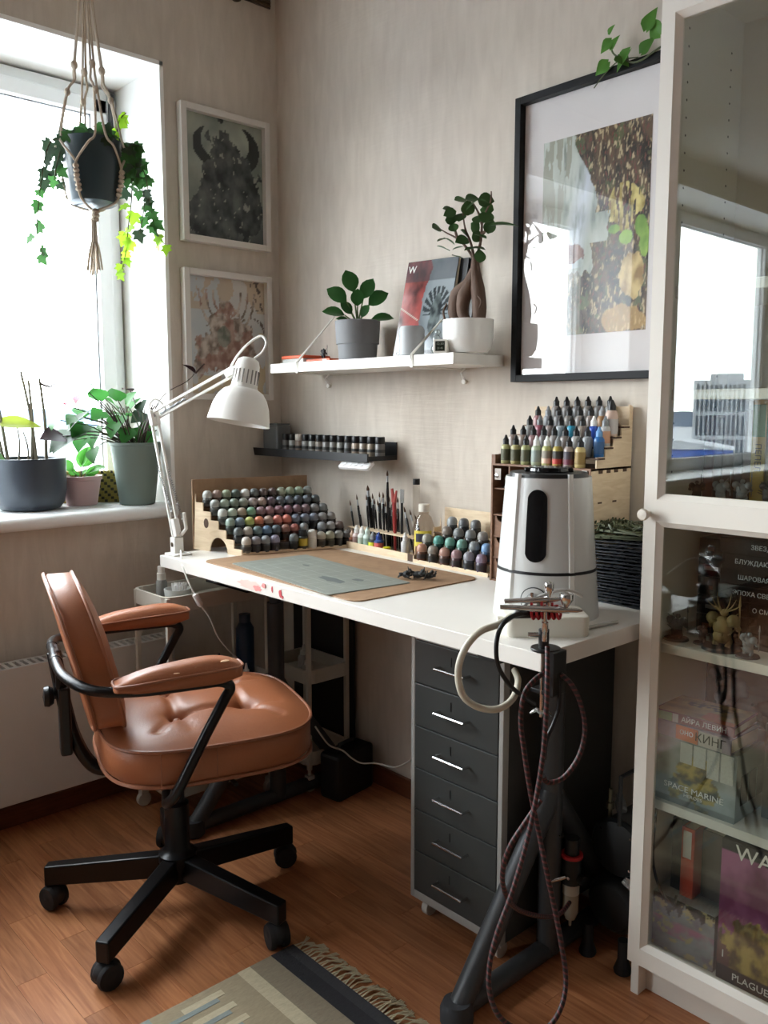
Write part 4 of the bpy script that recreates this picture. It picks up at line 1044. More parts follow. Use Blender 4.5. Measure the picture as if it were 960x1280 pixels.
for j in range(3):
    for x0, x1 in ((.006, .051), (.057, .144), (.150, .239), (.245, .284)):
        z = .006 + j * .054
        b = B(); n = 10; xm = (x0 + x1) / 2; rr = min(.014, (x1 - x0) * .3)
        poly = [(x0 + .001, z), (x1 - .001, z), (x1 - .001, z + .050)] + [(xm + rr * cos(a), z + .050 - rr * sin(a)) for a in [pi * i / n for i in range(n + 1)]] + [(x0 + .001, z + .050)]
        m_ = len(poly); vs = [(x, .004, zz) for x, zz in poly] + [(x, .0075, zz) for x, zz in poly]
        b.add(vs, [tuple(range(m_)), tuple(range(m_, 2 * m_))[::-1]] + [(k, k + m_, (k + 1) % m_ + m_, (k + 1) % m_) for k in range(m_)])
        d = b.build('drawer_front', OGB, og, smooth=False)
        B().box((x0 + .002, .0076, z), (x1 - .002, OD - .01, z + .003)).build('drawer_floor', OGD, d, smooth=False)
# pale side with stepped top
st5 = [.0, .033, .066, .099, .132]
poly = [(0, 0), (OD, 0), (OD, .440), (.150, .440), (.150, .405)]
poly = [(0, 0), (OD, 0), (OD, .436), (OD - .012, .440), (.150, .440), (.150, .392), (.120, .392), (.120, .368), (.087, .368), (.087, .345), (.054, .345), (.054, .321), (.021, .321), (.021, OH), (0, OH)]
def sidep(x, nm, m):
    b = B(); q = len(poly); b.add([(x, y, z) for y, z in poly] + [(x + .0035, y, z) for y, z in poly], [tuple(range(q))[::-1], tuple(range(q, 2 * q))] + [(k, (k + 1) % q, q + (k + 1) % q, q + k) for k in range(q)])
    return b.build(nm, m, og, smooth=False)
sidep(OW - .0035, 'pale_side_panel', PLY)['label'] = 'pale plywood side panel with stepped top'
for yy, zz in ((.030, OH - .012), (.062, OH - .012), (.093, OH - .012), (.13, OH - .012), (.03, .215), (.09, .215)):
    B().box((OW - .0005, yy, zz), (OW + .0006, yy + .016, zz + (.008 if zz > .25 else .004))).build('slot_mark', PLYEDGE, og, smooth=False)
B().box((.0, -.0015, 0), (.005, 0, OH)).box((OW - .005, -.0015, 0), (OW, 0, OH)).box((.005, -.0015, OH - .004), (OW - .005, 0, OH)).build('front_edging', OGB, og, smooth=False)
B().box((.0, -.001, OH), (.012, .02, OH + .022)).build('front_post', OGB, og, smooth=False)
B().box((.006, OD - .004, OH), (OW - .004, OD, .436)).build('rear_board', PLY, og, smooth=False)
for k in range(1, 5):
    z = OH + .0235 * k; B().box((.004, .033 * k - .012, z - .003), (OW - .0036, .033 * (k + 1) - .012, z)).build('step_board', OGB, og, smooth=False)
    B().box((OW - .035, .033 * k - .0135, z - .004), (OW + .006, .033 * k + .012, z)).build('step_tongue', PLYEDGE, og, smooth=False)
B().lathe([(.0, 0), (.005, .001), (.005, .003), (.0, .004)], 10, 0, T(.018, 0, OH - .03, 0, R(90))).build('badge', CHROME, og)
B().box((.011, -.0008, OH - .040), (.030, .0, OH - .012)).build('label_plate', mat('pale_label_plate', '#a39a90', .4), og, smooth=False)
for k, (x, z, c) in enumerate(((.030, .236, '#c9c4bb'), (.028, .170, '#8d8a86'), (.264, .236, '#9a9a98'), (.264, .171, '#c4c0b6'))):
    t = miniature(('pale figure in the upper left cell of the organiser', 'grey figure in the lower left cell of the organiser', 'grey figure in the upper right cell of the organiser', 'pale figure in the lower right cell of the organiser')[k], (1.130 + x, -.172 + .03, ZD + z), .038, 'grey', 50 + k)
DB = [
 [('#9b9a6d', '#1a1a1b', '#4a4a33', None), ('#9a9466', '#1a1a1b', '#4a4a33', None), ('#979a6b', '#1a1a1b', '#4a4a33', None), ('#a9b59a', '#e2e3df', '#8d9a94', None), ('#a9ac72', '#dfe2de', '#8a8578', '#d8b8a2'), ('#a8964a', '#7d8183', '#33302a', '#b23a30'), ('#9a8d86', '#1b1c1e', '#46404a', '#6d3344'), ('#b9a670', '#1a1a1b', '#8d7440', None)],
 [('#8d7f78', '#1a1a1b', None, None), ('#8a7d74', '#1a1a1b', None, None), ('#8f7070', '#1a1a1b', None, None), ('#7c7a78', '#1a1a1b', None, None), ('#8a8684', '#1a1a1b', None, None), ('#857d78', '#1a1a1b', None, None), ('#9b9a98', '#1a1a1b', None, None), ('#8b8f92', '#1a1a1b', None, None), ('#1f5f9c', '#5f8fc0', '#27507c', None)],
 [None, ('#8a8a88', '#1a1a1b', None, None), ('#90505e', '#7b7d80', None, None), ('#7d706c', '#1a1a1b', None, None), ('#8f979c', '#1a1a1b', None, None), ('#2f8fae', '#1a1a1b', None, None), ('#8d8074', '#1a1a1b', None, None), ('#1f49a8', '#e4e4e2', None, None), ('#a9a9a8', '#7b7f82', '#b98a6a', None)],
 [None, ('#9a6f70', '#1a1a1b', None, None), ('#8d9094', '#8a8e92', None, None), ('#848484', '#1a1a1b', None, None), ('#7c7873', '#1a1a1b', None, None), ('#86807c', '#1a1a1b', None, None), ('#857a74', '#1a1a1b', None, None), ('#a07c58', '#9a9da0', None, None), ('#6d5c4c', '#1a1a1b', '#4a3c30', None), ],
 [None, None, ('#8a8886', '#1a1a1b', None, None), ('#7d7a78', '#1a1a1b', None, None), ('#7c7c7e', '#1a1a1b', None, None), ('#86827e', '#1a1a1b', None, None), ('#7b7876', '#1a1a1b', None, None), ('#8d8a88', '#1a1a1b', None, None)]]
for k, row in enumerate(DB):
    for i, c in enumerate(row):
        if c is None: continue
        x = 1.160 + i * .0312 - (.004 * k if k < 2 else .010)
        dropper(f'{"black" if c[1] == "#1a1a1b" or c[1] == "#1b1c1e" else cname(c[1])} tipped {cname(c[0])} dropper bottle, {ORD[i]} from left, {("front", "second", "third", "fourth", "back")[k]} organiser row', (x, -.155 + .033 * k, ZD + OH + .0235 * k + .0003), c[0], c[1], c[2], .050, .0122, 'dropper bottles on the organiser', band=c[3])
t = thing('paint_bottle', 'tall pale labelled bottle with black tip at the right end of organiser', 'bottle', (1.402, -.068, ZD + OH + .0235 * 3 + .0003))
B().lathe([(.013, 0), (.015, .002), (.015, .052), (.010, .060)], 16).build('body', pm_('#b9a193', 'body'), t); B().lathe([(.0153, .006), (.0153, .040)], 16).build('label', pm_('#a9a3a0', 'label'), t); B().lathe([(.0095, .058), (.0095, .070), (.003, .084), (.0, .085)], 12).build('cap', BLACKPL, t)

# ------------------------------------------------------------------ humidifier
HW = mat('satin_white_plastic', '#c9cac8', .28, coat=.3); HW2 = mat('bright_white_plastic', '#dcdcd9', .25)
hm = thing('humidifier', 'white faceted humidifier with black water window and round dial', 'humidifier', (1.437, -.352, ZD), R(42))
def hsec(s, n=64):
    # body section: round back, bowed front with two raised corner ribs
    pts = []
    for i in range(n):
        a = 2 * pi * i / n; r = 1.0
        pts.append((s * .098 * cos(a) * r, s * .092 * sin(a) * r))
    return pts
def hbody(z0, z1, s0, s1, nm, m, steps=8):
    b = B(); vs = []; fs = []; n = 64
    for j in range(steps + 1):
        t_ = j / steps; z = z0 + (z1 - z0) * t_; s = s0 + (s1 - s0) * t_
        for x, y in hsec(s): vs.append((x, y, z))
    for j in range(steps):
        for k in range(n): fs.append((j * n + k, j * n + (k + 1) % n, (j + 1) * n + (k + 1) % n, (j + 1) * n + k))
    fs.append(tuple(range(n))[::-1]); fs.append(tuple(range(steps * n, (steps + 1) * n)))
    b.add(vs, fs); return b.build(nm, m, hm)
hbody(0, .098, 1.13, 1.05, 'base', HW); hbody(.103, .292, 1.045, .90, 'water_tank', HW)
hbody(.0975, .1035, 1.06, 1.055, 'seam_ring', BLACKPL, 1)
for a0 in (-66, -138, 28, 105):
    a = R(a0); b = B()
    for z0, z1, s0, s1 in ((0.0, .097, 1.13, 1.05), (.1036, .300, 1.045, .90)):
        vs = []
        for z, s in ((z0, s0), (z1, s1)):
            for da, rr in ((-3.5, .99), (-3, 1.045), (2, 1.045), (5, .99)):
                aa = a + R(da); vs.append((.098 * s * rr * cos(aa), .092 * s * rr * sin(aa), z))
        b.add(vs, [(0, 1, 5, 4), (1, 2, 6, 5), (2, 3, 7, 6), (3, 0, 4, 7), (0, 3, 2, 1), (4, 5, 6, 7)])
    b.build('corner_rib', HW2, hm, smooth=False)
def onfront(u, v):  # u: angle offset in deg from the front (-Y), v: height -> surface point just outside
    s = 1.045 + (.90 - 1.045) * (v - .103) / .189 if v > .103 else 1.13 + (1.05 - 1.13) * v / .098
    a = R(-90 + u); return V((.0985 * s * cos(a), .0925 * s * sin(a), v)), V((cos(a) / .098, sin(a) / .092, 0)).normalized()
def patch(nm, m, u0, hu_, v0, hv, depth=.002, n=28, cap=True, ring=None):
    pts = []
    for i in range(n):
        a = 2 * pi * i / n
        if cap:  # stadium
            cu, sv = cos(a), sin(a); u = u0 + hu_ * cu; rz = hu_ * .0017; v = v0 + (hv - rz) * (1 if sv > 0 else -1) * (abs(sv) > .02) + rz * sv
        else: u = u0 + hu_ * cos(a); v = v0 + hv * sin(a)
        pts.append(onfront(u, v))
    vs = [p + d * depth for p, d in pts] + [p - d * .002 for p, d in pts]
    c = onfront(u0, v0); B_ = B(); B_.add(vs, [(k, (k + 1) % n, n + (k + 1) % n, n + k) for k in range(n)])
    # fill face as quad strips across
    B_.add([p + d * depth for p, d in pts], [(k, k + 1, n - 2 - k, n - 1 - k) for k in range(n // 2 - 1)])
    return B_.build(nm, m, hm, smooth=False)
patch('water_window', mat('black_window_plastic', '#0c0d0f', .15), -18, 12.5, .197, .073, .0025)
patch('dial_ring', mat('dial_ring_dark', '#3a3d40', .3), -18, 15, .048, .026, .0012, cap=False); patch('dial_plate', HW, -18, 13.8, .048, .024, .0018, cap=False)
p, d = onfront(-18, .046); q = d.to_track_quat('Z', 'Y').to_matrix().to_4x4()
B().lathe([(.0165, 0), (.0165, .004), (.012, .010), (.011, .016), (.0, .017)], 20, 0, Matrix.Translation(p) @ q).build('dial_knob', CHROME, hm)
lt = B(); lt.lathe([(.082, .292), (.080, .300), (.0, .302)], 32).build('lid', BLACKPL, hm); 
B().lathe([(.044, .301), (.042, .311), (.0, .313)], 24).box((-.05, -.012, .300), (.05, .012, .309)).build('nozzle', mat('gloss_black_plastic', '#0b0b0d', .12), hm, bevel=.002)

# white rounded tank in front of the humidifier
wt = thing('cleaning_tray', 'rounded off-white plastic tray at the desk corner before the humidifier', 'tray', (1.527, -.478, ZD), R(47.5))
OW_ = mat('off_white_plastic', '#d9d5c8', .35)
b = B(); k_ = 6; po = rrect(.080, .050, .016, 6); n = len(po); vs = []; 
for s, z in ((.97, 0), (1, .004), (1, .034), (.985, .0385), (.95, .040)): vs += [(x * s, y * s, z) for x, y in po]
fs = [tuple(range(n))[::-1], tuple(range(4 * n, 5 * n))] + [(j * n + k, j * n + (k + 1) % n, (j + 1) * n + (k + 1) % n, (j + 1) * n + k) for j in range(4) for k in range(n)]
b.add(vs, fs); b.build('body', OW_, wt)
B().box((.0, -.02, .040), (.045, .012, .0415)).build('top_plate', mat('grey_top_plate', '#a7a6a0', .3), wt, smooth=False)
B().cyl((-.078, -.01, .022), (-.092, -.01, .022), .010, n=14).build('hose_nozzle', OW_, wt)

# ------------------------------------------------------------------ stack of black sprue frames
SPR = mat('black_sprue_plastic', '#23272d', .38, noise_amt=.3, nscale=60)
SPG = mat('olive_painted_sprue', '#4c5238', .55, noise_amt=.4, nscale=70)
def sprue_mesh(seed, w_, d_, m, th=.0030):
    random.seed(seed); b = B()
    for a, c in (((-w_ / 2, -d_ / 2), (w_ / 2, -d_ / 2)), ((-w_ / 2, d_ / 2), (w_ / 2, d_ / 2)), ((-w_ / 2, -d_ / 2), (-w_ / 2, d_ / 2)), ((w_ / 2, -d_ / 2), (w_ / 2, d_ / 2))):
        b.box((min(a[0], c[0]) - .0015, min(a[1], c[1]) - .0015, 0), (max(a[0], c[0]) + .0015, max(a[1], c[1]) + .0015, th))
    for i in range(4):
        x = random.uniform(-.4, .4) * w_; b.box((x, -d_ / 2, 0), (x + .0025, d_ / 2, th * .9))
    for i in range(3):
        y = random.uniform(-.4, .4) * d_; b.box((-w_ / 2, y, 0), (w_ / 2, y + .0025, th * .9))
    for i in range(16):
        x, y = random.uniform(-.47, .47) * w_, random.choice([-.47, .47, random.uniform(-.4, .4)]) * d_; a, c = random.uniform(.003, .011), random.uniform(.003, .007)
        b.box((x - a, y - c, 0), (x + a, y + c, random.uniform(.002, .005)))
    o = b.build('sprue', m, smooth=False); me = o.data; bpy.data.objects.remove(o); return me
sm_ = [sprue_mesh(s, .21, .145, SPR) for s in (61, 62, 63)]
sg_ = [sprue_mesh(s, .16, .13, SPG) for s in (64, 65)]
random.seed(9); z = ZD + .0005
lv = ['lowest', 'second lowest', 'third lowest', 'fourth lowest', 'fifth lowest', 'sixth lowest', 'seventh lowest', 'eighth lowest', 'ninth lowest', 'tenth lowest', 'tenth from top', 'ninth from top', 'eighth from top', 'seventh from top', 'sixth from top', 'fifth from top', 'fourth from top', 'third black from top', 'second black from top', 'topmost black']
tx = ty = 0
for k in range(20):
    o = bpy.data.objects.new('sprue_frame', sm_[k % 3]); COL.objects.link(o)
    tz = random.uniform(-.05, .05); o.location = (1.506 + random.uniform(-.008, .008), -.105 + random.uniform(-.006, .006), z)
    o.rotation_euler = (.0, -.004 * k * .5, tz); z += .0068 if k < 10 else .0078
    tag(o, f'black plastic sprue frame, {lv[k]} in the pile beside the display cabinet', 'sprue', 'black sprue frames piled on the desk')
for k in range(4):
    o = bpy.data.objects.new('sprue_frame', sg_[k % 2]); COL.objects.link(o); o.location = (1.495 + .01 * k, -.11, z); o.rotation_euler = (random.uniform(-.03, .03), random.uniform(-.06, .02), random.uniform(-.6, .6)); z += .0065
    tag(o, f'olive painted sprue frame, {("lowest", "second", "third", "topmost")[k]} of four crowning the black pile', 'sprue', 'olive sprue frames on top of the pile')
db = B(); random.seed(10)
for i in range(170):
    x, y = 1.50 + random.uniform(-.09, .09), -.11 + random.uniform(-.06, .06); q = Matrix.Translation((x, y, z - .004 + random.uniform(-.006, .006))) @ Matrix.Rotation(random.uniform(0, 6), 4, V((random.random(), random.random(), random.random())))
    db.box((-.010, -.002, -.001), (.010, .002, .001), M=q)
tag(db.build('sprue_offcuts', SPG, smooth=False), 'loose heap of olive green sprue offcuts topping the black pile', 'offcuts', kind='stuff')
# centre lines of cords and hoses (world metres)
P_WHITE_HOSE = [(1.575, -0.636, 0.859), (1.578, -0.679, 0.851), (1.571, -0.717, 0.844), (1.563, -0.745, 0.819), (1.558, -0.757, 0.781), (1.56, -0.748, 0.737), (1.573, -0.723, 0.712), (1.591, -0.691, 0.705), (1.589, -0.647, 0.713), (1.556, -0.591, 0.724), (1.501, -0.533, 0.72)]
P_BLACK_LEAD = [(1.597, -0.61, 0.864), (1.595, -0.657, 0.866), (1.592, -0.685, 0.852), (1.592, -0.698, 0.823), (1.595, -0.695, 0.783), (1.596, -0.663, 0.742), (1.587, -0.619, 0.712), (1.568, -0.557, 0.676)]
P_BRAID_A = [(1.64, -0.618, 0.813), (1.657, -0.639, 0.762), (1.661, -0.646, 0.693), (1.663, -0.656, 0.625), (1.661, -0.673, 0.543), (1.662, -0.7, 0.473), (1.659, -0.73, 0.404), (1.655, -0.759, 0.349), (1.657, -0.78, 0.302), (1.667, -0.791, 0.263), (1.681, -0.783, 0.223), (1.701, -0.752, 0.193), (1.723, -0.714, 0.186), (1.733, -0.684, 0.213), (1.724, -0.657, 0.249), (1.708, -0.65, 0.304), (1.687, -0.646, 0.367), (1.671, -0.652, 0.437), (1.651, -0.648, 0.494), (1.637, -0.653, 0.557), (1.623, -0.655, 0.627), (1.614, -0.655, 0.682), (1.614, -0.647, 0.727), (1.618, -0.623, 0.749), (1.627, -0.596, 0.763)]
P_BRAID_B = [(1.642, -0.581, 0.757), (1.663, -0.576, 0.741), (1.677, -0.567, 0.707), (1.686, -0.565, 0.662), (1.683, -0.576, 0.616), (1.67, -0.597, 0.581), (1.655, -0.615, 0.569), (1.650, -0.628, 0.574), (1.655, -0.642, 0.590)]
P_BRAID_C = [(1.656, -0.648, 0.548), (1.64, -0.673, 0.506), (1.626, -0.696, 0.464), (1.616, -0.7, 0.415), (1.606, -0.676, 0.359), (1.584, -0.608, 0.292), (1.571, -0.514, 0.233), (1.553, -0.435, 0.198), (1.537, -0.379, 0.192)]
P_BLACK_HOSE2 = [(1.64, -0.583, 0.757), (1.646, -0.587, 0.703), (1.642, -0.597, 0.668), (1.642, -0.616, 0.644), (1.648, -0.63, 0.613)]
P_THIN_WHITE = [(1.577, -0.665, 0.847), (1.587, -0.651, 0.864), (1.594, -0.611, 0.884), (1.602, -0.556, 0.895), (1.606, -0.507, 0.891), (1.599, -0.458, 0.872)]
P_GREY_TUBE = [(1.58, -0.426, 0.837), (1.582, -0.396, 0.823), (1.588, -0.362, 0.809), (1.595, -0.325, 0.803)]
P_LAMP_CORD = [(0.296, -0.578, 0.813), (0.356, -0.608, 0.782), (0.39, -0.608, 0.736), (0.404, -0.599, 0.705)]
P_LAMP_CORD2 = [(0.419, -0.588, 0.671), (0.43, -0.568, 0.635), (0.425, -0.54, 0.575), (0.415, -0.5, 0.525), (0.401, -0.462, 0.49)]
P_LAMP_LOOP = [(0.389, -0.457, 1.336), (0.407, -0.447, 1.369), (0.444, -0.43, 1.406), (0.475, -0.407, 1.428), (0.495, -0.403, 1.409), (0.49, -0.413, 1.383), (0.476, -0.431, 1.365)]
P_ELBOW_LOOP = [(0.154, -0.587, 1.21), (0.15, -0.586, 1.238), (0.16, -0.573, 1.253), (0.175, -0.558, 1.238), (0.185, -0.551, 1.217)]
P_FLOOR_CORD = [(0.531, -0.271, 0.265), (0.547, -0.259, 0.236), (0.551, -0.231, 0.199), (0.556, -0.185, 0.172), (0.571, -0.159, 0.144), (0.593, -0.138, 0.129), (0.652, -0.131, 0.145), (0.738, -0.138, 0.162), (0.793, -0.148, 0.192), (0.809, -0.127, 0.209)]
LAMP_NECK = (0.466, -0.442, 1.367)
LAMP_OPEN = (0.462, -0.479, 1.184)
# ------------------------------------------------------------------ work lamp
LW = mat('lamp_white_enamel', '#e2e0da', .32, spec=.6)
lamp = thing('desk_lamp', 'white articulated work lamp clamped at the left end of the desk', 'lamp', (0, 0, 0))
Bs, El, Jt = V((.25, -.565, .815)), V((.165, -.582, 1.203)), V((.40, -.447, 1.334))
b = B(); b.box((.228, -.595, ZD + .0005), (.288, -.535, ZD + .006)).box((.236, -.580, ZD + .006), (.264, -.550, ZD + .052)).box((.270, -.555, ZD + .006), (.30, -.545, ZD + .010)); b.build('clamp_base', LW, lamp, smooth=False, bevel=.002)
B().cyl((.25, -.5815, .825), (.25, -.579, .825), .007, n=12).build('clamp_screw', CHROME, lamp)
def rods(p, q, nm, sep, up_=V((0, 0, 0))):
    d = (q - p).normalized(); s = d.cross(V((.67, .74, 0))).normalized() if True else 0
    side = V((.67, .74, 0)); side = (side - d * side.dot(d)).normalized(); dep = d.cross(side)
    b = B()
    for a in (-1, 1):
        b.cyl(p + side * sep * a, q + side * sep * a, .0048, n=4)
    b.build(nm, LW, lamp, smooth=False)
    return side, d, dep
s1, d1, e1 = rods(Bs + V((0, 0, .03)), El, 'lower_arm', .0095); s2, d2, e2 = rods(El, Jt, 'upper_arm', .012)
for (p, q, nm) in ((Bs + s1 * .022 + V((0, 0, .07)), Bs.lerp(El, .62) + s1 * .012, 'spring'), (Bs - s1 * .008 + V((0, 0, .10)) - e1 * .01, Bs.lerp(El, .62) - s1 * .012 - e1 * .01, 'spring'), (El + d2 * .03 - e2 * .012, El.lerp(Jt, .42) - s2 * .004 - e2 * .012, 'spring')):
    L_ = (q - p).length; n = 160; dd = (q - p).normalized(); a = dd.orthogonal().normalized(); c = dd.cross(a); tn_ = 26
    B().tube([p + dd * (L_ * i / n) + (a * cos(2 * pi * tn_ * i / n) + c * sin(2 * pi * tn_ * i / n)) * .0032 for i in range(n + 1)], .0011, 4).build(nm, STEEL, lamp)
b = B(); q_ = d1.to_track_quat('Z', 'Y').to_matrix().to_4x4()
b.box((-.016, -.008, -.03), (.016, .008, .018), M=Matrix.Translation(El) @ q_); b.build('elbow_bracket', LW, lamp, smooth=False, bevel=.003)
B().cyl(El - e1 * .010, El + e1 * .012, .007, n=12).build('elbow_screw', STEEL, lamp)
b = B(); b.box((-.010, -.008, -.028), (.010, .008, .026), M=Matrix.Translation(Bs + V((-.002, 0, .06))) @ q_); b.tube([Bs + s1 * .018 + V((0, -.005, .035)), Bs + s1 * .034 + V((0, -.005, .05)), Bs + s1 * .028 + V((0, -.005, .10))], .006, 6); b.build('arm_bracket', LW, lamp, smooth=False, bevel=.002)
Nk, Op = V(LAMP_NECK), V(LAMP_OPEN)
ax = (Op - Nk).normalized(); Lh = (Op - Nk).length; Q = Matrix.Translation(Nk) @ ax.to_track_quat('Z', 'Y').to_matrix().to_4x4()
L1 = Lh * .47
pr = [(.0, 0), (.018, .001), (.029, .008), (.034, .022), (.037, L1 - .006), (.040, L1)]
pr2 = [(.040, L1), (.055, L1 + .008), (.069, L1 + .026), (.079, L1 + .050), (.086, Lh - .012), (.088, Lh), (.0865, Lh), (.084, Lh - .012), (.077, L1 + .050), (.066, L1 + .026), (.030, L1 + .010)]
sh = B().lathe(pr2, 40, 0, Q).build('lamp_shade', LW, lamp, angle=60); B().lathe(pr, 32, 0, Q).build('shade_neck', LW, lamp, angle=60)
for i in range(18):
    a = 2 * pi * i / 18; B().box((.0335, -.0016, L1 * .42), (.0372, .0016, L1 * .86), M=Q @ Matrix.Rotation(a, 4, 'Z')).build('vent_slot', mat('vent_shadow', '#8c8a85', .7), lamp, smooth=False)
B().sphere(tuple(Nk + ax * (L1 + .045)), .026, 14, 10).build('bulb', mat('frosted_bulb', '#f1efe8', .3), lamp)
b = B(); b.box((-.013, -.010, -.030), (.013, .010, .018), M=Matrix.Translation(Jt) @ d2.to_track_quat('Z', 'Y').to_matrix().to_4x4()); b.tube([Jt, Jt.lerp(Nk + ax * .04, .55), Nk + ax * .045 - (Nk - Jt).normalized() * .03], .006, 8); b.build('head_bracket', LW, lamp, bevel=.002)
B().tube(smooth_path(P_LAMP_LOOP, 6), .0034, 8).build('cord', LW, lamp); B().tube(smooth_path(P_ELBOW_LOOP, 6), .0032, 8).build('cord', LW, lamp)
B().tube(smooth_path(P_LAMP_CORD, 6), .0028, 8).build('cord', LW, lamp); B().tube(smooth_path(P_LAMP_CORD2, 6), .0022, 8).build('cord', LW, lamp)
sa, sb_ = V(P_LAMP_CORD[-1]), V(P_LAMP_CORD2[0]); b = B(); b.tube([sa, sa.lerp(sb_, .12), sa.lerp(sb_, .88), sb_ + (sb_ - sa) * .1], 0, 10, rs=[.004, .009, .009, .004]); b.build('cord_switch', LW, lamp)

# ------------------------------------------------------------------ airbrush holder, airbrushes, hoses
BRD = bpy.data.materials.new('braided_hose'); BRD.use_nodes = True; t_n = BRD.node_tree; p_ = t_n.nodes['Principled BSDF']
uvn = t_n.nodes.new('ShaderNodeUVMap'); mpn = t_n.nodes.new('ShaderNodeMapping'); mpn.inputs['Scale'].default_value = (1, 95, 1)
sx_ = t_n.nodes.new('ShaderNodeSeparateXYZ'); ad_ = t_n.nodes.new('ShaderNodeMath'); ad_.operation = 'ADD'; fr_ = t_n.nodes.new('ShaderNodeMath'); fr_.operation = 'FRACT'
gt = t_n.nodes.new('ShaderNodeMath'); gt.operation = 'GREATER_THAN'; gt.inputs[1].default_value = .62; mx_ = t_n.nodes.new('ShaderNodeMix'); mx_.data_type = 'RGBA'
mx_.inputs[6].default_value = (*lin('#17110f'), 1); mx_.inputs[7].default_value = (*lin('#5c2426'), 1)
t_n.links.new(uvn.outputs[0], mpn.inputs[0]); t_n.links.new(mpn.outputs[0], sx_.inputs[0]); t_n.links.new(sx_.outputs[0], ad_.inputs[0]); t_n.links.new(sx_.outputs[1], ad_.inputs[1])
t_n.links.new(ad_.outputs[0], fr_.inputs[0]); t_n.links.new(fr_.outputs[0], gt.inputs[0]); t_n.links.new(gt.outputs[0], mx_.inputs[0]); t_n.links.new(mx_.outputs[2], p_.inputs['Base Color']); p_.inputs['Roughness'].default_value = .55
def hose(nm, label, pts, r, m, k=8, cat='hose'):
    o = B().tube(smooth_path(pts, k), r, 10).build(nm, m); tag(o, label, cat); return o
OWH = mat('cream_rubber_hose', '#bdb8a8', .45)
hose('white_hose', 'thick cream hose looping from the plastic tray down over the desk edge', P_WHITE_HOSE, .0062, OWH)
hose('power_lead', 'black power lead curving over the front desk edge beside the cream hose', P_BLACK_LEAD, .0042, BLACKPL, cat='cable')
b = B(); a_ = V(P_BLACK_LEAD[0]); b.tube([a_ + V((-.014, -.03, -.002)), a_ + V((0, 0, 0)), a_ + V((.020, .022, 0)), a_ + V((.03, .036, -.004))], 0, 8, rs=[.006, .010, .009, .006])
tag(b.build('power_plug', BLACKPL), 'black moulded plug end lying against the airbrush holder', 'plug')
hose('braided_hose', 'long black and maroon braided hose hanging in a crossed loop to the floor', P_BRAID_A, .0045, BRD)
hose('braided_hose', 'maroon braided hose arching in a short loop right of the desk leg', P_BRAID_B, .0045, BRD)
hose('braided_hose', 'braided hose swinging back low to the compressor regulator', P_BRAID_C, .0045, BRD)
hose('rubber_hose', 'plain black hose dropping beside the clamp at the desk corner', P_BLACK_HOSE2, .004, BLACKPL)
hose('thin_tube', 'thin white tube arching over the airbrush before the humidifier', P_THIN_WHITE, .003, mat('translucent_white_tube', '#cfd0cf', .3))
hose('power_cable', 'thin grey cord lying on the desk before the black sprue pile', [(x, y, ZD + .0045) for x, y, z in P_GREY_TUBE], .0035, mat('grey_cord_skin', '#a9a79f', .5), cat='cable')
ah = thing('airbrush_holder', 'black clamp-on airbrush holder with red prongs at the desk corner', 'holder', (1.612, -.585, ZD))
b = B(); b.lathe([(.0, .0005), (.027, .0005), (.027, .006), (.0, .0065)], 24); b.box((.0095, -.018, -.075), (.032, .020, .0045)); b.build('clamp_body', BLACKPL, ah, bevel=.0015)
B().box((-.02, -.015, -.078), (.028, .015, -.070)).build('clamp_jaw', BLACKPL, ah, smooth=False, bevel=.001)
B().cyl((.002, -.012, -.12), (.002, -.012, -.036), .0035, n=10).build('clamp_screw', CHROME, ah)
b = B(); b.tube([(-.016, -.020, -.116), (-.006, -.015, -.108), (.002, -.012, -.112), (.010, -.008, -.108), (.019, -.003, -.116)], 0, 8, rs=[.002, .005, .005, .005, .002]); b.build('wing_nut', CHROME, ah)
B().cyl((.0, -.006, .004), (.0, -.006, .040), .0095, n=14).build('post', BLACKPL, ah); B().cyl((-.02, -.026, .030), (-.006, -.012, .030), .0042, n=10).build('set_screw', CHROME, ah)
B().cyl((.0, -.006, .040), (.0, -.006, .062), .005, n=10).build('post_rod', CHROME, ah)
REDP = mat('red_prong_plastic', '#a8242a', .35)
c0 = V((.004, -.018, .078))
for k in range(6):
    o_ = c0 + rt * (-.020 + .009 * k); h_ = [.020, .014, .022, .012, .020, .016][k]
    B().tube(smooth_path([o_ + V((0, 0, h_ - .006)) - fw * .006, o_ + V((0, 0, -.006)) - fw * .008, o_ + rt * .004 + V((0, 0, -.016)) - fw * .004, o_ + rt * .009 + V((0, 0, -.008)) + fw * .004, o_ + rt * .008 + V((0, 0, h_ * .4)) + fw * .006], 5), .0026, 6).build('prong', REDP, ah)
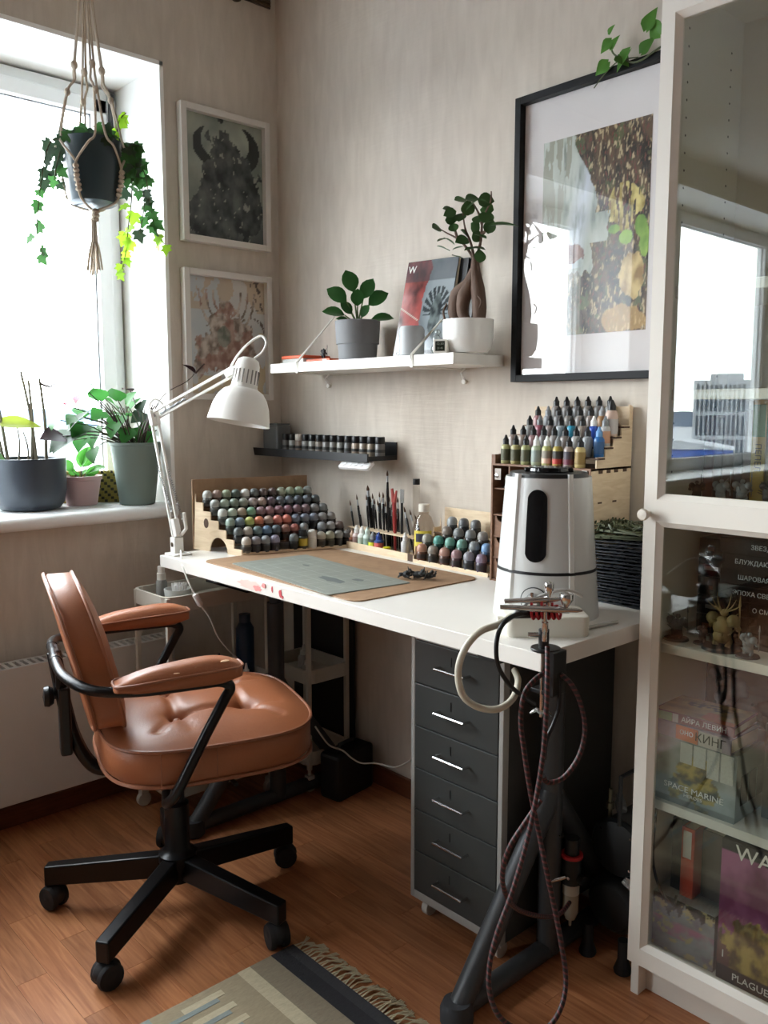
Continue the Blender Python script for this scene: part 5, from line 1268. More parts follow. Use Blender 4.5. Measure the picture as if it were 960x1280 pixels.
def airbrush(label, p, q, cup_t, cup_r, hang=True):
    p, q = V(p), V(q); L_ = (q - p).length; t = thing('airbrush', label, 'airbrush', p); t.rotation_mode = 'QUATERNION'; t.rotation_quaternion = (q - p).to_track_quat('Z', 'Y')
    B().lathe([(.0, 0), (.0045, .001), (.0048, L_ * .35), (.0062, L_ * .38), (.0062, L_ * .75), (.0048, L_ * .78), (.0042, L_ * .93), (.0018, L_), (.0, L_)], 16).build('barrel', CHROME, t)
    inv = t.rotation_quaternion.inverted()
    upl = inv @ V((0, 0, 1)); c = V((0, 0, L_ * cup_t))
    M_ = Matrix.Translation(c + upl * .004) @ upl.to_track_quat('Z', 'Y').to_matrix().to_4x4()
    B().lathe([(.003, 0), (cup_r * .6, .006), (cup_r, .014), (cup_r, .024), (cup_r * .9, .026), (.0, .030)], 16, 0, M_).build('paint_cup', CHROME, t)
    M2 = Matrix.Translation(V((0, 0, L_ * .55))) @ (-upl).to_track_quat('Z', 'Y').to_matrix().to_4x4()
    if hang: B().lathe([(.004, .003), (.004, .022), (.006, .024), (.006, .040), (.0045, .042), (.0045, .058)], 12, 0, M2).build('hose_fitting', CHROME, t)
    B().cyl(c - V((0, 0, .03)) + upl * .004, c - V((0, 0, .03)) + upl * .013, .003, n=8).build('trigger', CHROME, t)
airbrush('chrome airbrush with large paint cup resting on red prongs', (1.573, -.668, .880), (1.668, -.556, .872), .80, .0125)
airbrush('second chrome airbrush lying slightly higher behind the first one', (1.572, -.655, .888), (1.640, -.580, .892), .78, .0085, False)

# ------------------------------------------------------------------ compressor
CB = mat('dark_compressor_shell', '#101416', .45); CM = mat('grey_motor_shell', '#5a5c5b', .45, .4)
cp = thing('compressor', 'black air compressor with grey motor and red ringed regulator under the desk', 'compressor', (1.545, -.15, 0))
B().lathe([(.0, 0), (.050, .004), (.064, .02), (.066, .05), (.066, .17), (.05, .19), (.0, .195)], 28, 0, T(0, .10, .125, 0, R(90))).build('tank', CB, cp)
B().lathe([(.060, .0), (.062, .01), (.062, .18), (.0, .182)], 28, 0, T(.005, .115, .262, 0, R(90))).build('motor', CM, cp)
B().lathe([(.0, 0), (.064, .002), (.066, .010), (.060, .018), (.03, .024), (.0, .025)], 28, 0, T(.005, -.062, .262, 0, R(90))).build('motor_cap', CB, cp)
for k in range(4):
    a = R(45 + 90 * k); B().cyl((.005 + .052 * cos(a), -.083, .262 + .052 * sin(a)), (.005 + .052 * cos(a), -.080, .262 + .052 * sin(a)), .003, n=8).build('screw', CHROME, cp)
for x in (-.045, .045):
    for y in (-.10, .08): B().lathe([(.018, 0), (.020, .006), (.012, .03), (.012, .075)], 14, 0, T(x, y, 0)).build('foot', RUBBER, cp)
B().tube([(.025, -.10, .33), (.025, -.10, .44), (.025, .08, .44), (.025, .08, .33)], .005, 8).build('carry_handle', BLACKPL, cp)
B().box((-.05, -.03, .195), (.05, .09, .205)).build('motor_bracket', CHROME, cp, smooth=False)
B().box((.035, -.085, .190), (.055, -.07, .21)).cyl((.03, -.085, .200), (.062, -.085, .184), .007, n=8).build('bolt_bracket', CHROME, cp)
B().lathe([(.008, 0), (.012, .004), (.012, .03), (.009, .034), (.009, .05)], 14, 0, T(-.012, -.03, .325, R(40), R(-70))).build('air_filter', mat('ribbed_grey_filter', '#8c8c88', .5), cp)
B().lathe([(.0095, 0), (.0095, .014)], 12, 0, T(-.03, -.05, .335)).cyl((-.03, -.05, .30), (-.03, -.05, .38), .005, n=8).build('brass_fitting', mat('tarnished_brass', '#6b6655', .35, .8), cp)
rg = T(-.060, -.150, 0)
B().cyl((0, 0, .185), (0, 0, .245), .022, n=18, M=rg).cyl((-.034, 0, .200), (.034, 0, .200), .010, n=10, M=rg).build('regulator_body', CB, cp)
B().cyl((0, 0, .245), (0, 0, .252), .0245, n=20, M=rg).build('red_ring', mat('red_ring_paint', '#b3242a', .35), cp)
B().cyl((0, 0, .252), (0, 0, .288), .0165, n=18, M=rg).build('regulator_knob', BLACKPL, cp)
B().lathe([(.003, .082), (.004, .095), (.012, .100), (.018, .118), (.018, .185)], 18, 0, rg).build('water_bowl', mat('smoked_clear_bowl', '#8d8474', .2), cp)
B().lathe([(.0185, .160), (.0185, .184)], 18, 0, rg).build('bowl_collar', mat('pale_bowl_collar', '#a59c8c', .4), cp)
B().cyl((-.0, -.022, .205), (-.022, -.045, .195), .005, n=10, M=rg).build('outlet_fitting', CHROME, cp); B().cyl((.008, -.021, .205), (.008, -.024, .205), .004, n=8, M=rg).build('screw', CHROME, cp)
B().cyl((-.105, -.12, .24), (-.105, -.10, .24), .018, n=16).build('pressure_gauge', CB, cp)

# ------------------------------------------------------------------ white trolleys with hobby supplies
TW = mat('trolley_enamel', '#b9b4a8', .45)
def trolley(label, x0, x1, y0, y1, zs, casters=True):
    t = thing('trolley', label, 'trolley', (x0, y0, 0)); w_, d_ = x1 - x0, y1 - y0; ps = .014
    for x in (0, w_ - ps):
        for y in (0, d_ - ps): B().box((x, y, .07), (x + ps, y + ps, zs[0] - .004)).build('post', TW, t, smooth=False, bevel=.002)
    for z in zs:
        b = B(); o_ = [(px_ + w_ / 2, py_ + d_ / 2) for px_, py_ in rrect(w_ / 2 + .004, d_ / 2 + .004, .03, 2)]; i_ = [(px_ + w_ / 2, py_ + d_ / 2) for px_, py_ in rrect(w_ / 2 - .004, d_ / 2 - .004, .026, 2)]
        n = len(o_); h_ = .045
        vs = [(x, y, z - h_) for x, y in o_] + [(x, y, z) for x, y in o_] + [(x, y, z) for x, y in i_] + [(x, y, z - h_ + .003) for x, y in i_]
        b.add(vs, [(j * n + k, j * n + (k + 1) % n, (j + 1) * n + (k + 1) % n, (j + 1) * n + k) for j in range(3) for k in range(n)] + [tuple(range(n))[::-1], tuple(range(3 * n, 4 * n))])
        b.build('tray', TW, t, smooth=False, bevel=.001)
    for x in (ps / 2, w_ - ps / 2):
        for y in (ps / 2, d_ - ps / 2): B().cyl((x - .009, y, .022), (x + .009, y, .022), .022, n=16).box((x - .012, y - .012, .035), (x + .012, y + .012, .055)).cyl((x, y, .05), (x, y, .075), .006, n=8).build('caster', TW, t, bevel=.002)
    return t
trolley('tall cream metal trolley at the left end of the desk with spray bottle', .140, .345, -.655, -.30, (.690, .40, .13))
trolley('second cream metal trolley pushed under the desk by the wall', .190, .425, -.215, -.045, (.690, .40, .13))
t = thing('spray_bottle', 'clear spray bottle with white cap on the trolley top tray', 'bottle', (.185, -.585, .6485))
B().lathe([(.016, 0), (.017, .003), (.017, .055), (.012, .064)], 18).build('body', mat('grey_clear_bottle', '#8f908e', .2), t); B().lathe([(.013, .062), (.013, .082), (.0105, .084), (.0105, .103), (.0, .104)], 16).build('cap', pm_('#d9d7d0', 'lid'), t)
t = thing('tip_jar', 'open white jar bristling with white plastic tips on the trolley', 'jar', (.265, -.575, .6485))
B().lathe([(.030, 0), (.036, .004), (.040, .046), (.037, .046), (.033, .006), (.0, .005)], 24).build('jar_body', mat('frosted_jar', '#c9c9c4', .35), t)
random.seed(12)
for k in range(26):
    a, r_ = random.uniform(0, 6.28), random.uniform(0, .026); x, y = r_ * cos(a), r_ * sin(a)
    B().tube([(x * .8, y * .8, .02), (x * 1.15, y * 1.15, random.uniform(.050, .066))], .0036, 6).build('plastic_tip', pm_('#e9e9e6', 'lid'), t)
B().box((-.012, -.038, .006), (.006, -.0365, .016)).build('red_mark', pm_('#b2303a', 'lid'), t, smooth=False)
bl = [((.20, -.50, .3585), '#b9b9b6', '#d4d4d2', .045, .016), ((.245, -.47, .3585), '#4d5052', '#17181a', .055, .017), ((.29, -.44, .3585), '#d0d0cc', '#c9c9c6', .05, .014), ((.315, -.50, .3585), '#9b9c9b', '#1a1b1c', .05, .016), ((.20, -.40, .3585), '#7b7d7f', '#1a1b1c', .06, .018), ((.26, -.38, .3585), '#b9bcb8', '#17181a', .05, .016), ((.31, -.37, .3585), '#c9c9c5', '#e0e0dc', .045, .015),
      ((.39, -.19, .3585), '#aaa79e', '#bcb9b0', .055, .018), ((.345, -.17, .3585), '#8a8881', '#a9a69d', .075, .02), ((.30, -.14, .3585), '#6f706e', '#222', .06, .017)]
for k, (p, c1, c2, h_, r_) in enumerate(bl):
    c2 = '#222222' if c2 == '#222' else c2
    t = dropper(f'{cname(c1)} bottle with {cname(c2)} cap, {ORD[k]} of ten on the trolleys', p, c1, c2, None, h_, r_, 'supply bottles on the trolley trays', cone=.03)
t = thing('blue_canister', 'tall blue spray can standing on the trolley under the desk', 'can', (.245, -.33, .3585))
B().lathe([(.028, 0), (.029, .004), (.029, .17), (.018, .19)], 24).build('can_body', mat('blue_can', '#13304d', .3), t); B().lathe([(.0185, .188), (.0185, .215), (.0, .218)], 18).build('cap', pm_('#152a44', 'lid'), t)
t = thing('black_case', 'black hard case standing on the floor under the desk by the wall', 'case', (.47, -.21, 0), R(8))
B().box((0, 0, 0), (.085, .17, .15)).build('shell', mat('black_case_shell', '#0f1011', .5), t, smooth=False, bevel=.012); B().tube([(.042, .04, .148), (.042, .05, .168), (.042, .12, .168), (.042, .13, .148)], .006, 8).build('handle', BLACKPL, t)
t = thing('spare_panel', 'dark grey panel board leaning under the desk behind the trolley', 'board', (.10, -.030, .0625)); B().box((0, 0, 0), (.325, .010, .64)).build('sheet', mat('dark_panel', '#1b1d1e', .6), t, smooth=False)
cbl = B().tube(smooth_path(P_FLOOR_CORD, 6), .0026, 8).build('floor_cord', mat('white_cord', '#b5b0a6', .5)); tag(cbl, 'thin white cord sagging along the wall under the desk', 'cable')
t = thing('junk_tray', 'shallow dark tray of clutter hung under the left desk end', 'tray', (.30, -.50, .7105)); B().box((0, 0, 0), (.22, .14, .004)).box((0, 0, 0), (.22, .004, .03)).box((0, 0, 0), (.004, .14, .048)).box((.216, 0, 0), (.22, .14, .048)).build('tray_body', BLACKPL, t, smooth=False)
random.seed(4)
for k in range(3): B().cyl((.04 + .06 * k, .03, .018), (.06 + .06 * k, .10, .018), .012, n=10).build('clutter_roll', FIGC['dark'], t)

# ------------------------------------------------------------------ rug
rug = thing('woven_rug', 'flat woven beige rug with dark bands, cream stripe and fringed end', 'rug', (1.03, -.728, 0))
random.seed(14)
RGB_ = {'dark': '#3c3c40', 'char': '#2c2d31', 'beige': '#8f8470', 'cream': '#c4b99c', 'blue': '#8d9794', 'tan': '#a3967c'}
RM = {k: mat('rug_' + k, v, .95, noise_amt=.22, nscale=220, bump=.5, bscale=500, stretch=(1, .25, 1)) for k, v in RGB_.items()}
def strip(y0, y1, m, nm='rug_band', x0=0, x1=1.45, z=.006): B().box((x0, -y1, .0005), (x1, -y0, z)).build(nm, RM[m], rug, smooth=False)
strip(0, .026, 'dark'); strip(.026, .062, 'char'); strip(.062, .118, 'beige'); strip(.118, .150, 'cream'); strip(.150, 1.05, 'tan', z=.0055)
for i in range(9):
    x = .022 + i * .047
    B().box((x, -.30, .0056), (x + .017, -.205, .0064)).build('cream_bar', RM['cream'], rug, smooth=False)
    B().box((x + .017, -.335, .0056), (x + .030, -.225, .0064)).build('blue_bar', RM['blue'], rug, smooth=False)
B().box((0, -.62, .0056), (1.45, -.36, .0062)).build('rug_band', RM['blue'], rug, smooth=False)
fm = RM['cream']; 
vars_ = []
for v_ in range(6):
    b = B(); l_ = random.uniform(.045, .062); sx_ = random.uniform(-.022, .022)
    for q in range(3):
        dx = (q - 1) * .0016; b.tube([(dx, 0, .004), (dx + sx_ * .3, l_ * .4, .006 + .002 * q), (dx * 2 + sx_, l_ * .8, .004), (dx * 3 + sx_ * 1.4, l_, .0022)], .0013, 4)
    o = b.build('fringe_tassel', fm); vars_.append(o.data); bpy.data.objects.remove(o)
for i in range(160):
    o = bpy.data.objects.new('fringe_tassel', vars_[i % 6]); COL.objects.link(o); o.parent = rug; o.location = (.004 + i * .009, 0, 0); o.rotation_euler = (0, 0, random.uniform(-.35, .25))
ANTH = [((-0.09, -0.736, 1.158), (-0.06, -0.703, 1.222)), ((-0.09, -0.723, 1.123), (-0.06, -0.778, 1.106)), ((-0.09, -0.757, 1.141), (-0.06, -0.822, 1.148)), ((-0.09, -0.701, 1.153), (-0.06, -0.804, 1.124)), ((-0.09, -0.671, 1.139), (-0.06, -0.703, 1.104)), ((-0.09, -0.657, 1.101), (-0.06, -0.682, 1.066)), ((-0.09, -0.632, 1.252), (-0.06, -0.662, 1.295)), ((-0.09, -0.602, 1.264), (-0.06, -0.629, 1.281)), ((-0.09, -0.573, 1.252), (-0.06, -0.599, 1.294)), ((-0.09, -0.544, 1.239), (-0.06, -0.538, 1.277)), ((-0.09, -0.728, 1.239), (-0.06, -0.754, 1.251)), ((-0.09, -0.686, 1.271), (-0.06, -0.73, 1.251)), ((-0.09, -0.67, 1.276), (-0.06, -0.677, 1.3)), ((-0.09, -0.518, 1.201), (-0.06, -0.581, 1.222)), ((-0.09, -0.567, 1.201), (-0.06, -0.61, 1.164)), ((-0.09, -0.47, 1.201), (-0.06, -0.533, 1.196)), ((-0.09, -0.504, 1.283), (-0.06, -0.545, 1.298)), ((-0.09, -0.491, 1.247), (-0.06, -0.513, 1.222)), ((-0.09, -0.437, 1.24), (-0.06, -0.426, 1.258)), ((-0.09, -0.415, 1.121), (-0.06, -0.382, 1.094)), ((-0.09, -0.486, 1.135), (-0.06, -0.475, 1.097)), ((-0.09, -0.557, 1.111), (-0.06, -0.559, 1.074)), ((-0.09, -0.628, 1.164), (-0.06, -0.664, 1.115)), ((-0.09, -0.687, 1.177), (-0.06, -0.734, 1.154))]
VINES = [[(0.1, -0.633, 1.965), (0.1, -0.604, 1.933), (0.1, -0.602, 1.854), (0.1, -0.616, 1.762), (0.1, -0.626, 1.692), (0.1, -0.641, 1.634)], [(0.1, -0.627, 1.984), (0.1, -0.583, 1.959), (0.1, -0.554, 1.919), (0.1, -0.539, 1.842), (0.1, -0.526, 1.763), (0.1, -0.496, 1.72)], [(0.1, -0.792, 1.962), (0.1, -0.819, 1.946), (0.1, -0.839, 1.9), (0.1, -0.853, 1.834), (0.1, -0.863, 1.77), (0.1, -0.871, 1.684), (0.1, -0.852, 1.632)], [(0.1, -0.627, 1.973), (0.1, -0.58, 1.903), (0.1, -0.563, 1.838), (0.1, -0.581, 1.744)], [(0.1, -0.797, 1.95), (0.1, -0.812, 1.905), (0.1, -0.824, 1.85)], [(0.1, -0.639, 1.999), (0.1, -0.62, 2.041), (0.1, -0.599, 2.067)]]
BON = [(0.924, -0.12, 1.742), (0.966, -0.12, 1.759), (0.994, -0.12, 1.73), (0.944, -0.12, 1.692), (0.881, -0.12, 1.702), (0.981, -0.12, 1.657), (1.027, -0.12, 1.7), (1.047, -0.12, 1.745), (1.067, -0.12, 1.674), (0.954, -0.12, 1.62), (1.009, -0.12, 1.633), (1.036, -0.12, 1.629), (0.925, -0.12, 1.665), (1.101, -0.12, 1.675), (0.966, -0.12, 1.715), (1.022, -0.12, 1.661), (1.037, -0.12, 1.606), (1.002, -0.12, 1.757)]
# ------------------------------------------------------------------ pictures
def frame(label, M_, w_, h_, fw_, fd, m, fn, nx, ny, cat='picture', mat_m=None, inner=None, glass=None):
    t = thing('framed_picture', label, cat); t.matrix_world = M_
    for a, c in (((-w_ / 2, -fd, 0), (-w_ / 2 + fw_, 0, h_)), ((w_ / 2 - fw_, -fd, 0), (w_ / 2, 0, h_)), ((-w_ / 2 + fw_, -fd, 0), (w_ / 2 - fw_, 0, fw_)), ((-w_ / 2 + fw_, -fd, h_ - fw_), (w_ / 2 - fw_, 0, h_))):
        B().box(a, c).build('frame_bar', m, t, smooth=False, bevel=.0012)
    if mat_m: B().box((-w_ / 2 + fw_, -fd * .3, fw_), (w_ / 2 - fw_, -.001, h_ - fw_)).build('passepartout', mat_m, t, smooth=False)
    x0, z0, iw, ih = inner or (0, fw_, w_ - 2 * fw_, h_ - 2 * fw_)
    art('print', iw, ih, nx, ny, fn, PRINT, t, T(x0, -fd * .3 - .0006, z0))
    if glass: B().box((-w_ / 2 + fw_, -fd * .55, fw_), (w_ / 2 - fw_, -fd * .55 + .002, h_ - fw_)).build('glazing', glass, t, smooth=False)
    return t
def blob(u, v, cu, cv, ru, rv, n=.35, s=6, sd=1): return 1 - math.hypot((u - cu) / ru, (v - cv) / rv) - n * fb(u, v, s, sd)
def horn(u, v, cu, cv, R1, R2, off, side):
    a = math.hypot(u - cu, (v - cv) * 1.3); b_ = math.hypot(u - cu - off, (v - cv) * 1.3 - .06); return a < R1 and b_ > R2 and (u - cu) * side > -.02
def art_dark(u, v):
    c = mixc(lin('#6f7770'), lin('#9ba093'), .5 + .9 * fb(u, v, 2.5, 51)); c = mixc(c, lin('#2c3236'), max(0, .75 - v * 1.25))
    body = max(blob(u, v, .50, .42, .30, .44, .5, 5, 52), blob(u, v, .78, .35, .22, .34, .5, 6, 53), blob(u, v, .47, .68, .14, .20, .4, 8, 54), blob(u, v, .3, .2, .3, .26, .4, 5, 55))
    if horn(u, v, .30, .76, .20, .17, .07, -1) or horn(u, v, .72, .78, .24, .205, -.10, 1): c = lin('#2c2f2e')
    if body > 0:
        k = .5 + 1.0 * fb(u, v, 7, 56); c = mixc(lin('#22272a'), lin('#5f6561'), k * .8 - .05)
        if fb(u, v, 15, 57) > .48: c = lin('#8b8d84')
    return c
def art_pale(u, v):
    c = mixc(lin('#c6c0b8'), lin('#aeb3b5'), .5 + fb(u, v, 2, 61))
    if v > .72 and fb(u, v, 3.5, 62) > -.02: c = mixc(c, lin('#b08f62'), .55)
    if (u > .78 and v < .55 or v < .16) and fb(u, v, 4, 63) > 0: c = mixc(c, lin('#b99b5e'), .6)
    body = max(blob(u, v, .50, .50, .26, .27, .7, 6, 64), blob(u, v, .3, .36, .2, .18, .7, 7, 65), blob(u, v, .68, .38, .18, .22, .7, 7, 66))
    for s in (-1, 1):
        for q in (0, 1, 2):
            a = math.hypot(u - .5 - s * .02, (v - .86 - .02 * q) * .9)
            if abs(a - (.16 + .09 * q)) < .012 + .006 * fb(u, v, 12, 3) and v < .90 and (u - .5) * s > .05: body = .2
    if body > 0:
        k = .5 + 1.3 * fb(u, v, 12, 67); c = mixc(lin('#6a5d52'), lin('#b7aa9e'), k)
        if fb(u, v, 5, 68) > .12: c = mixc(c, lin('#8d5a4c'), .5)
        if math.hypot(u - .45, v - .5) < .09: c = mixc(c, lin('#4d6257'), .6)
    if u > .8 and v > .55 and fb(u, v, 16, 69) > .3: c = lin('#5b4f47')
    return c
def art_big(u, v):
    # left pale misty valley, dark armoured crowd on the right and along the bottom
    c = mixc(lin('#9fa79a'), lin('#c3cbc4'), .5 + fb(u * 1.5, v, 3, 71)); c = mixc(c, lin('#c9d2dc'), max(0, 1 - abs((u - .15 - .38 * v)) * 7))
    if u < .32 * v and fb(u * 3, v * .6, 9, 72) > -.1: c = mixc(c, lin('#7d775d'), .6)
    if u > .2: c = mixc(c, lin('#7e8a83'), max(0, fb(u * 2.4, v * .8, 7, 70)) * 1.3)
    edge = .50 + .10 * fb(v, .2, 4, 73) + (.16 if .45 < v < .6 else 0) - (.22 * max(0, v - .78) * 4)
    if u > edge or v < .30 + .12 * fb(u, .3, 5, 74) + (.22 * max(0, .42 - u)):
        k = .5 + 1.3 * fb(u * 1.6 + .3 * v, v * .9, 13, 75, 6); c = mixc(lin('#120e0b'), lin('#5d4832'), k - .1)
        n2 = fb(u * 2, v - u * .5, 24, 76, 5)
        if n2 > .30: c = mixc(c, lin('#c2b08a'), min(1, (n2 - .25) * 4))
        elif n2 < -.48: c = lin('#6d3a30')
        elif fb(u, v, 9, 77) > .38: c = mixc(c, lin('#5c6b40'), .55)
    if blob(u, v, .78, .60, .16, .11, .25, 8, 78) > 0 and fb(u * 2.2, v * .5, 16, 79) > -.15: c = mixc(lin('#8f7a35'), lin('#d8ca84'), .5 + fb(u, v, 14, 80))
    for (a, b_, r1, r2) in ((.80, .455, .06, .035), (.93, .50, .05, .05), (.70, .50, .05, .02), (.97, .42, .04, .07)):
        if blob(u, v, a, b_, r1, r2, .3, 8, 81) > 0: c = mixc(lin('#5d8a2c'), lin('#98bd52'), .5 + fb(u, v, 9, 5))
    if v < .16 and u > .45: c = mixc(c, lin('#c9a25c'), .55) if blob(u, v, .80, .06, .24, .06, .4, 8, 82) > 0 else c
    if blob(u, v, .86, .26, .10, .12, .3, 9, 83) > 0: c = mixc(lin('#8d6f3c'), lin('#d3bd84'), .5 + fb(u, v, 13, 84))
    if blob(u, v, .22, .40, .16, .05, .5, 8, 85) > 0: c = mixc(lin('#6a4a44'), lin('#a17d73'), .5 + fb(u, v, 10, 86))
    if u < .4 and v < .34: c = mixc(c, mixc(lin('#6e6a58'), lin('#9fa092'), .5 + fb(u, v, 9, 87)), .5)
    return c
MLW = Matrix.Rotation(R(90), 4, 'Z')
FWH = mat('white_frame_foil', '#cfcac3', .4)
frame('upper white framed picture of a dark grey horned figure on the window wall', Matrix.Translation((.001, -.219, 1.758)) @ MLW, .335, .422, .020, .030, FWH, art_dark, 70, 92)
frame('lower white framed picture of a pale sketched antlered creature behind the lamp', Matrix.Translation((.001, -.221, 1.254)) @ MLW, .338, .419, .020, .030, FWH, art_pale, 70, 92)
PGL = glassmat('picture_glazing', (.97, .97, .97), 1.5)
frame('large black framed battle painting with wide white mount on the back wall', Matrix.Translation((1.303, -.001, 1.294)), .468, .708, .018, .030, mat('black_frame', '#0b0c0e', .5, spec=.25), art_big, 130, 200, mat_m=mat('white_mount', '#dedad9', .7), inner=(-.006, .112, .300, .474), glass=PGL)

# ------------------------------------------------------------------ leaves
def leafmat(name, c, tl=.45, rough=.4):
    m = bpy.data.materials.new(name); m.use_nodes = True; t = m.node_tree; p = t.nodes['Principled BSDF']; o = t.nodes['Material Output']
    oi = t.nodes.new('ShaderNodeObjectInfo'); h = t.nodes.new('ShaderNodeHueSaturation'); mr = t.nodes.new('ShaderNodeMapRange'); mr.inputs['To Min'].default_value = .75; mr.inputs['To Max'].default_value = 1.3
    h.inputs['Color'].default_value = (*lin(c), 1); t.links.new(oi.outputs['Random'], mr.inputs[0]); t.links.new(mr.outputs[0], h.inputs['Value'])
    t.links.new(h.outputs[0], p.inputs['Base Color']); p.inputs['Roughness'].default_value = rough; p.inputs['Specular IOR Level'].default_value = .18
    tr = t.nodes.new('ShaderNodeBsdfTranslucent'); t.links.new(h.outputs[0], tr.inputs[0]); mx = t.nodes.new('ShaderNodeMixShader'); mx.inputs[0].default_value = tl
    t.links.new(p.outputs[0], mx.inputs[1]); t.links.new(tr.outputs[0], mx.inputs[2]); t.links.new(mx.outputs[0], o.inputs[0]); MATS[name] = m; return m
def leaf_mesh(kind, m, bend=.25, fold=.12):
    if kind == 'ivy':
        pl_ = [(0, 0), (.20, -.06), (.46, .10), (.30, .26), (.50, .52), (.24, .56), (0, 1.0), (-.24, .56), (-.50, .52), (-.30, .26), (-.46, .10), (-.20, -.06)]
        vs = [(0, .32, 0)] + [(x, y, -bend * (x * x + (y - .3) ** 2) + fold * abs(x)) for x, y in pl_]; n = len(pl_)
        b = B().add(vs, [(0, 1 + k, 1 + (k + 1) % n) for k in range(n)])
    else:
        prof = {'oval': [0, .26, .40, .45, .42, .30, .02], 'heart': [.10, .46, .50, .42, .30, .16, .01], 'lance': [0, .11, .15, .16, .13, .08, .01], 'round': [0, .38, .52, .54, .46, .30, .04]}[kind]
        vs = []; n = len(prof)
        for i, w_ in enumerate(prof):
            y = i / (n - 1)
            if kind == 'heart' and i == 0: y = -.12
            z = -bend * y * y
            vs += [(-w_, y, z + fold * w_ * 1.2), (-w_ * .5, y + (.02 if i else .06), z + fold * w_ * .4), (0, y + (0 if (kind != 'heart' or i) else .12), z), (w_ * .5, y + (.02 if i else .06), z + fold * w_ * .4), (w_, y, z + fold * w_ * 1.2)]
        fs = []
        for i in range(n - 1):
            for k in range(4): fs.append((i * 5 + k, i * 5 + k + 1, (i + 1) * 5 + k + 1, (i + 1) * 5 + k))
        b = B().add(vs, fs)
    o = b.build('leaf', m, angle=80); me = o.data; bpy.data.objects.remove(o); return me
def put_leaf(me, parent, base, tip, roll=0, wid=1.0, name='leaf', nrm=None):
    base, tip = V(base), V(tip); y = tip - base; s = y.length; y.normalize()
    nn = V(nrm) if nrm else (V((0, 0, 1)) - fw * .9)
    x = y.cross(nn)
    if x.length < 1e-3: x = V((1, 0, 0))
    x.normalize(); z = x.cross(y)
    M_ = Matrix(((x.x * wid, y.x, z.x, base.x / s), (x.y * wid, y.y, z.y, base.y / s), (x.z * wid, y.z, z.z, base.z / s), (0, 0, 0, 1 / s)))
    M_ = Matrix([[M_[r_][c_] * s for c_ in range(4)] for r_ in range(4)]); M_ = M_ @ Matrix.Rotation(roll, 4, 'Y')
    o = bpy.data.objects.new(name, me); COL.objects.link(o); o.parent = parent
    o.matrix_local = parent.matrix_world.inverted() @ M_ if parent.matrix_world != Matrix.Identity(4) else M_
    return o
def stem(parent, pts, r, m, nm='stem', r2=None):
    p = smooth_path(pts, 5); n = len(p); return B().tube(p, r, 6, rs=[r + ((r2 if r2 else r * .6) - r) * k / (n - 1) for k in range(n)]).build(nm, m, parent)
SOIL = mat('potting_soil', '#2b211a', .95, bump=.6, bscale=300)

# ------------------------------------------------------------------ shelf with its plants and books
SZ = 1.366
sh = thing('wall_shelf', 'long white wall shelf hung by thin white cords', 'shelf', (0, 0, 0))
B().box((.224, -.200, SZ - .029), (1.022, -.001, SZ)).build('shelf_board', WHITE, sh, smooth=False, bevel=.001)
CRD = mat('white_cord_rope', '#dcd8d0', .6)
for x, xt, zt in ((.365, .305, 1.530), (.870, .812, 1.505)):
    for dx in (0, .006):
        B().tube([(xt + .03, -.002, zt + .01), (x + dx, -.202, SZ + .001), (x + dx, -.203, SZ - .031), (x + dx, -.002, SZ - .032)], .0022, 6).build('cord', CRD, sh)
    B().cyl((xt + .03, -.001, zt + .01), (xt + .03, -.012, zt + .01), .004, n=8).build('wall_hook', CHROME, sh)
for x in (.28, .884): B().tube([(x, -.004, SZ - .030), (x, -.02, SZ - .042), (x, -.006, SZ - .062), (x, -.002, SZ - .066)], .003, 6).cyl((x, -.002, SZ - .066), (x, -.010, SZ - .066), .007, n=10).build('hook_fitting', WHITE, sh)
# grey pot with glossy plant
pt = thing('potted_plant', 'glossy oval leaved plant in a stepped matt grey pot on the shelf', 'plant', (.537, -.100, SZ))
CONCG = mat('matt_grey_ceramic', '#77787a', .7, noise_amt=.08)
B().lathe([(.054, 0), (.057, .002), (.060, .050), (.0645, .0505), (.068, .118), (.064, .120), (.062, .108), (.0, .106)], 36).build('pot', CONCG, pt)
B().lathe([(.062, .104), (.03, .109), (.0, .110)], 20).build('soil', SOIL, pt)
GP = leaf_mesh('oval', leafmat('glossy_deep_green', '#2f5a2c', .18, .28), .2, .15)
bpy.context.view_layer.update()
c = V((.537, -.100, SZ + .108))
for (dx, dz, L_, w_, h0) in ((-.10, .045, .085, .95, .02), (-.085, .105, .085, .9, .05), (-.03, .155, .085, .9, .07), (.085, .095, .085, 1.0, .04), (.105, .025, .09, .75, .01), (-.06, .02, .07, .8, .0), (.0, .10, .08, .9, .03), (.045, .13, .07, .8, .05), (-.045, .065, .07, .9, .01), (.03, .055, .06, .9, .0)):
    d = rt * dx + V((0, 0, dz)) - fw * .02; tip = c + d; base = c + d * .38 + V((0, 0, h0 * .5))
    stem(pt, [c - V((.537, -.1, SZ)) , base - V((.537, -.1, SZ))], .003, mat('green_stem', '#4f6a35', .5))
    put_leaf(GP, pt, base, tip, random.uniform(-.3, .3), w_)
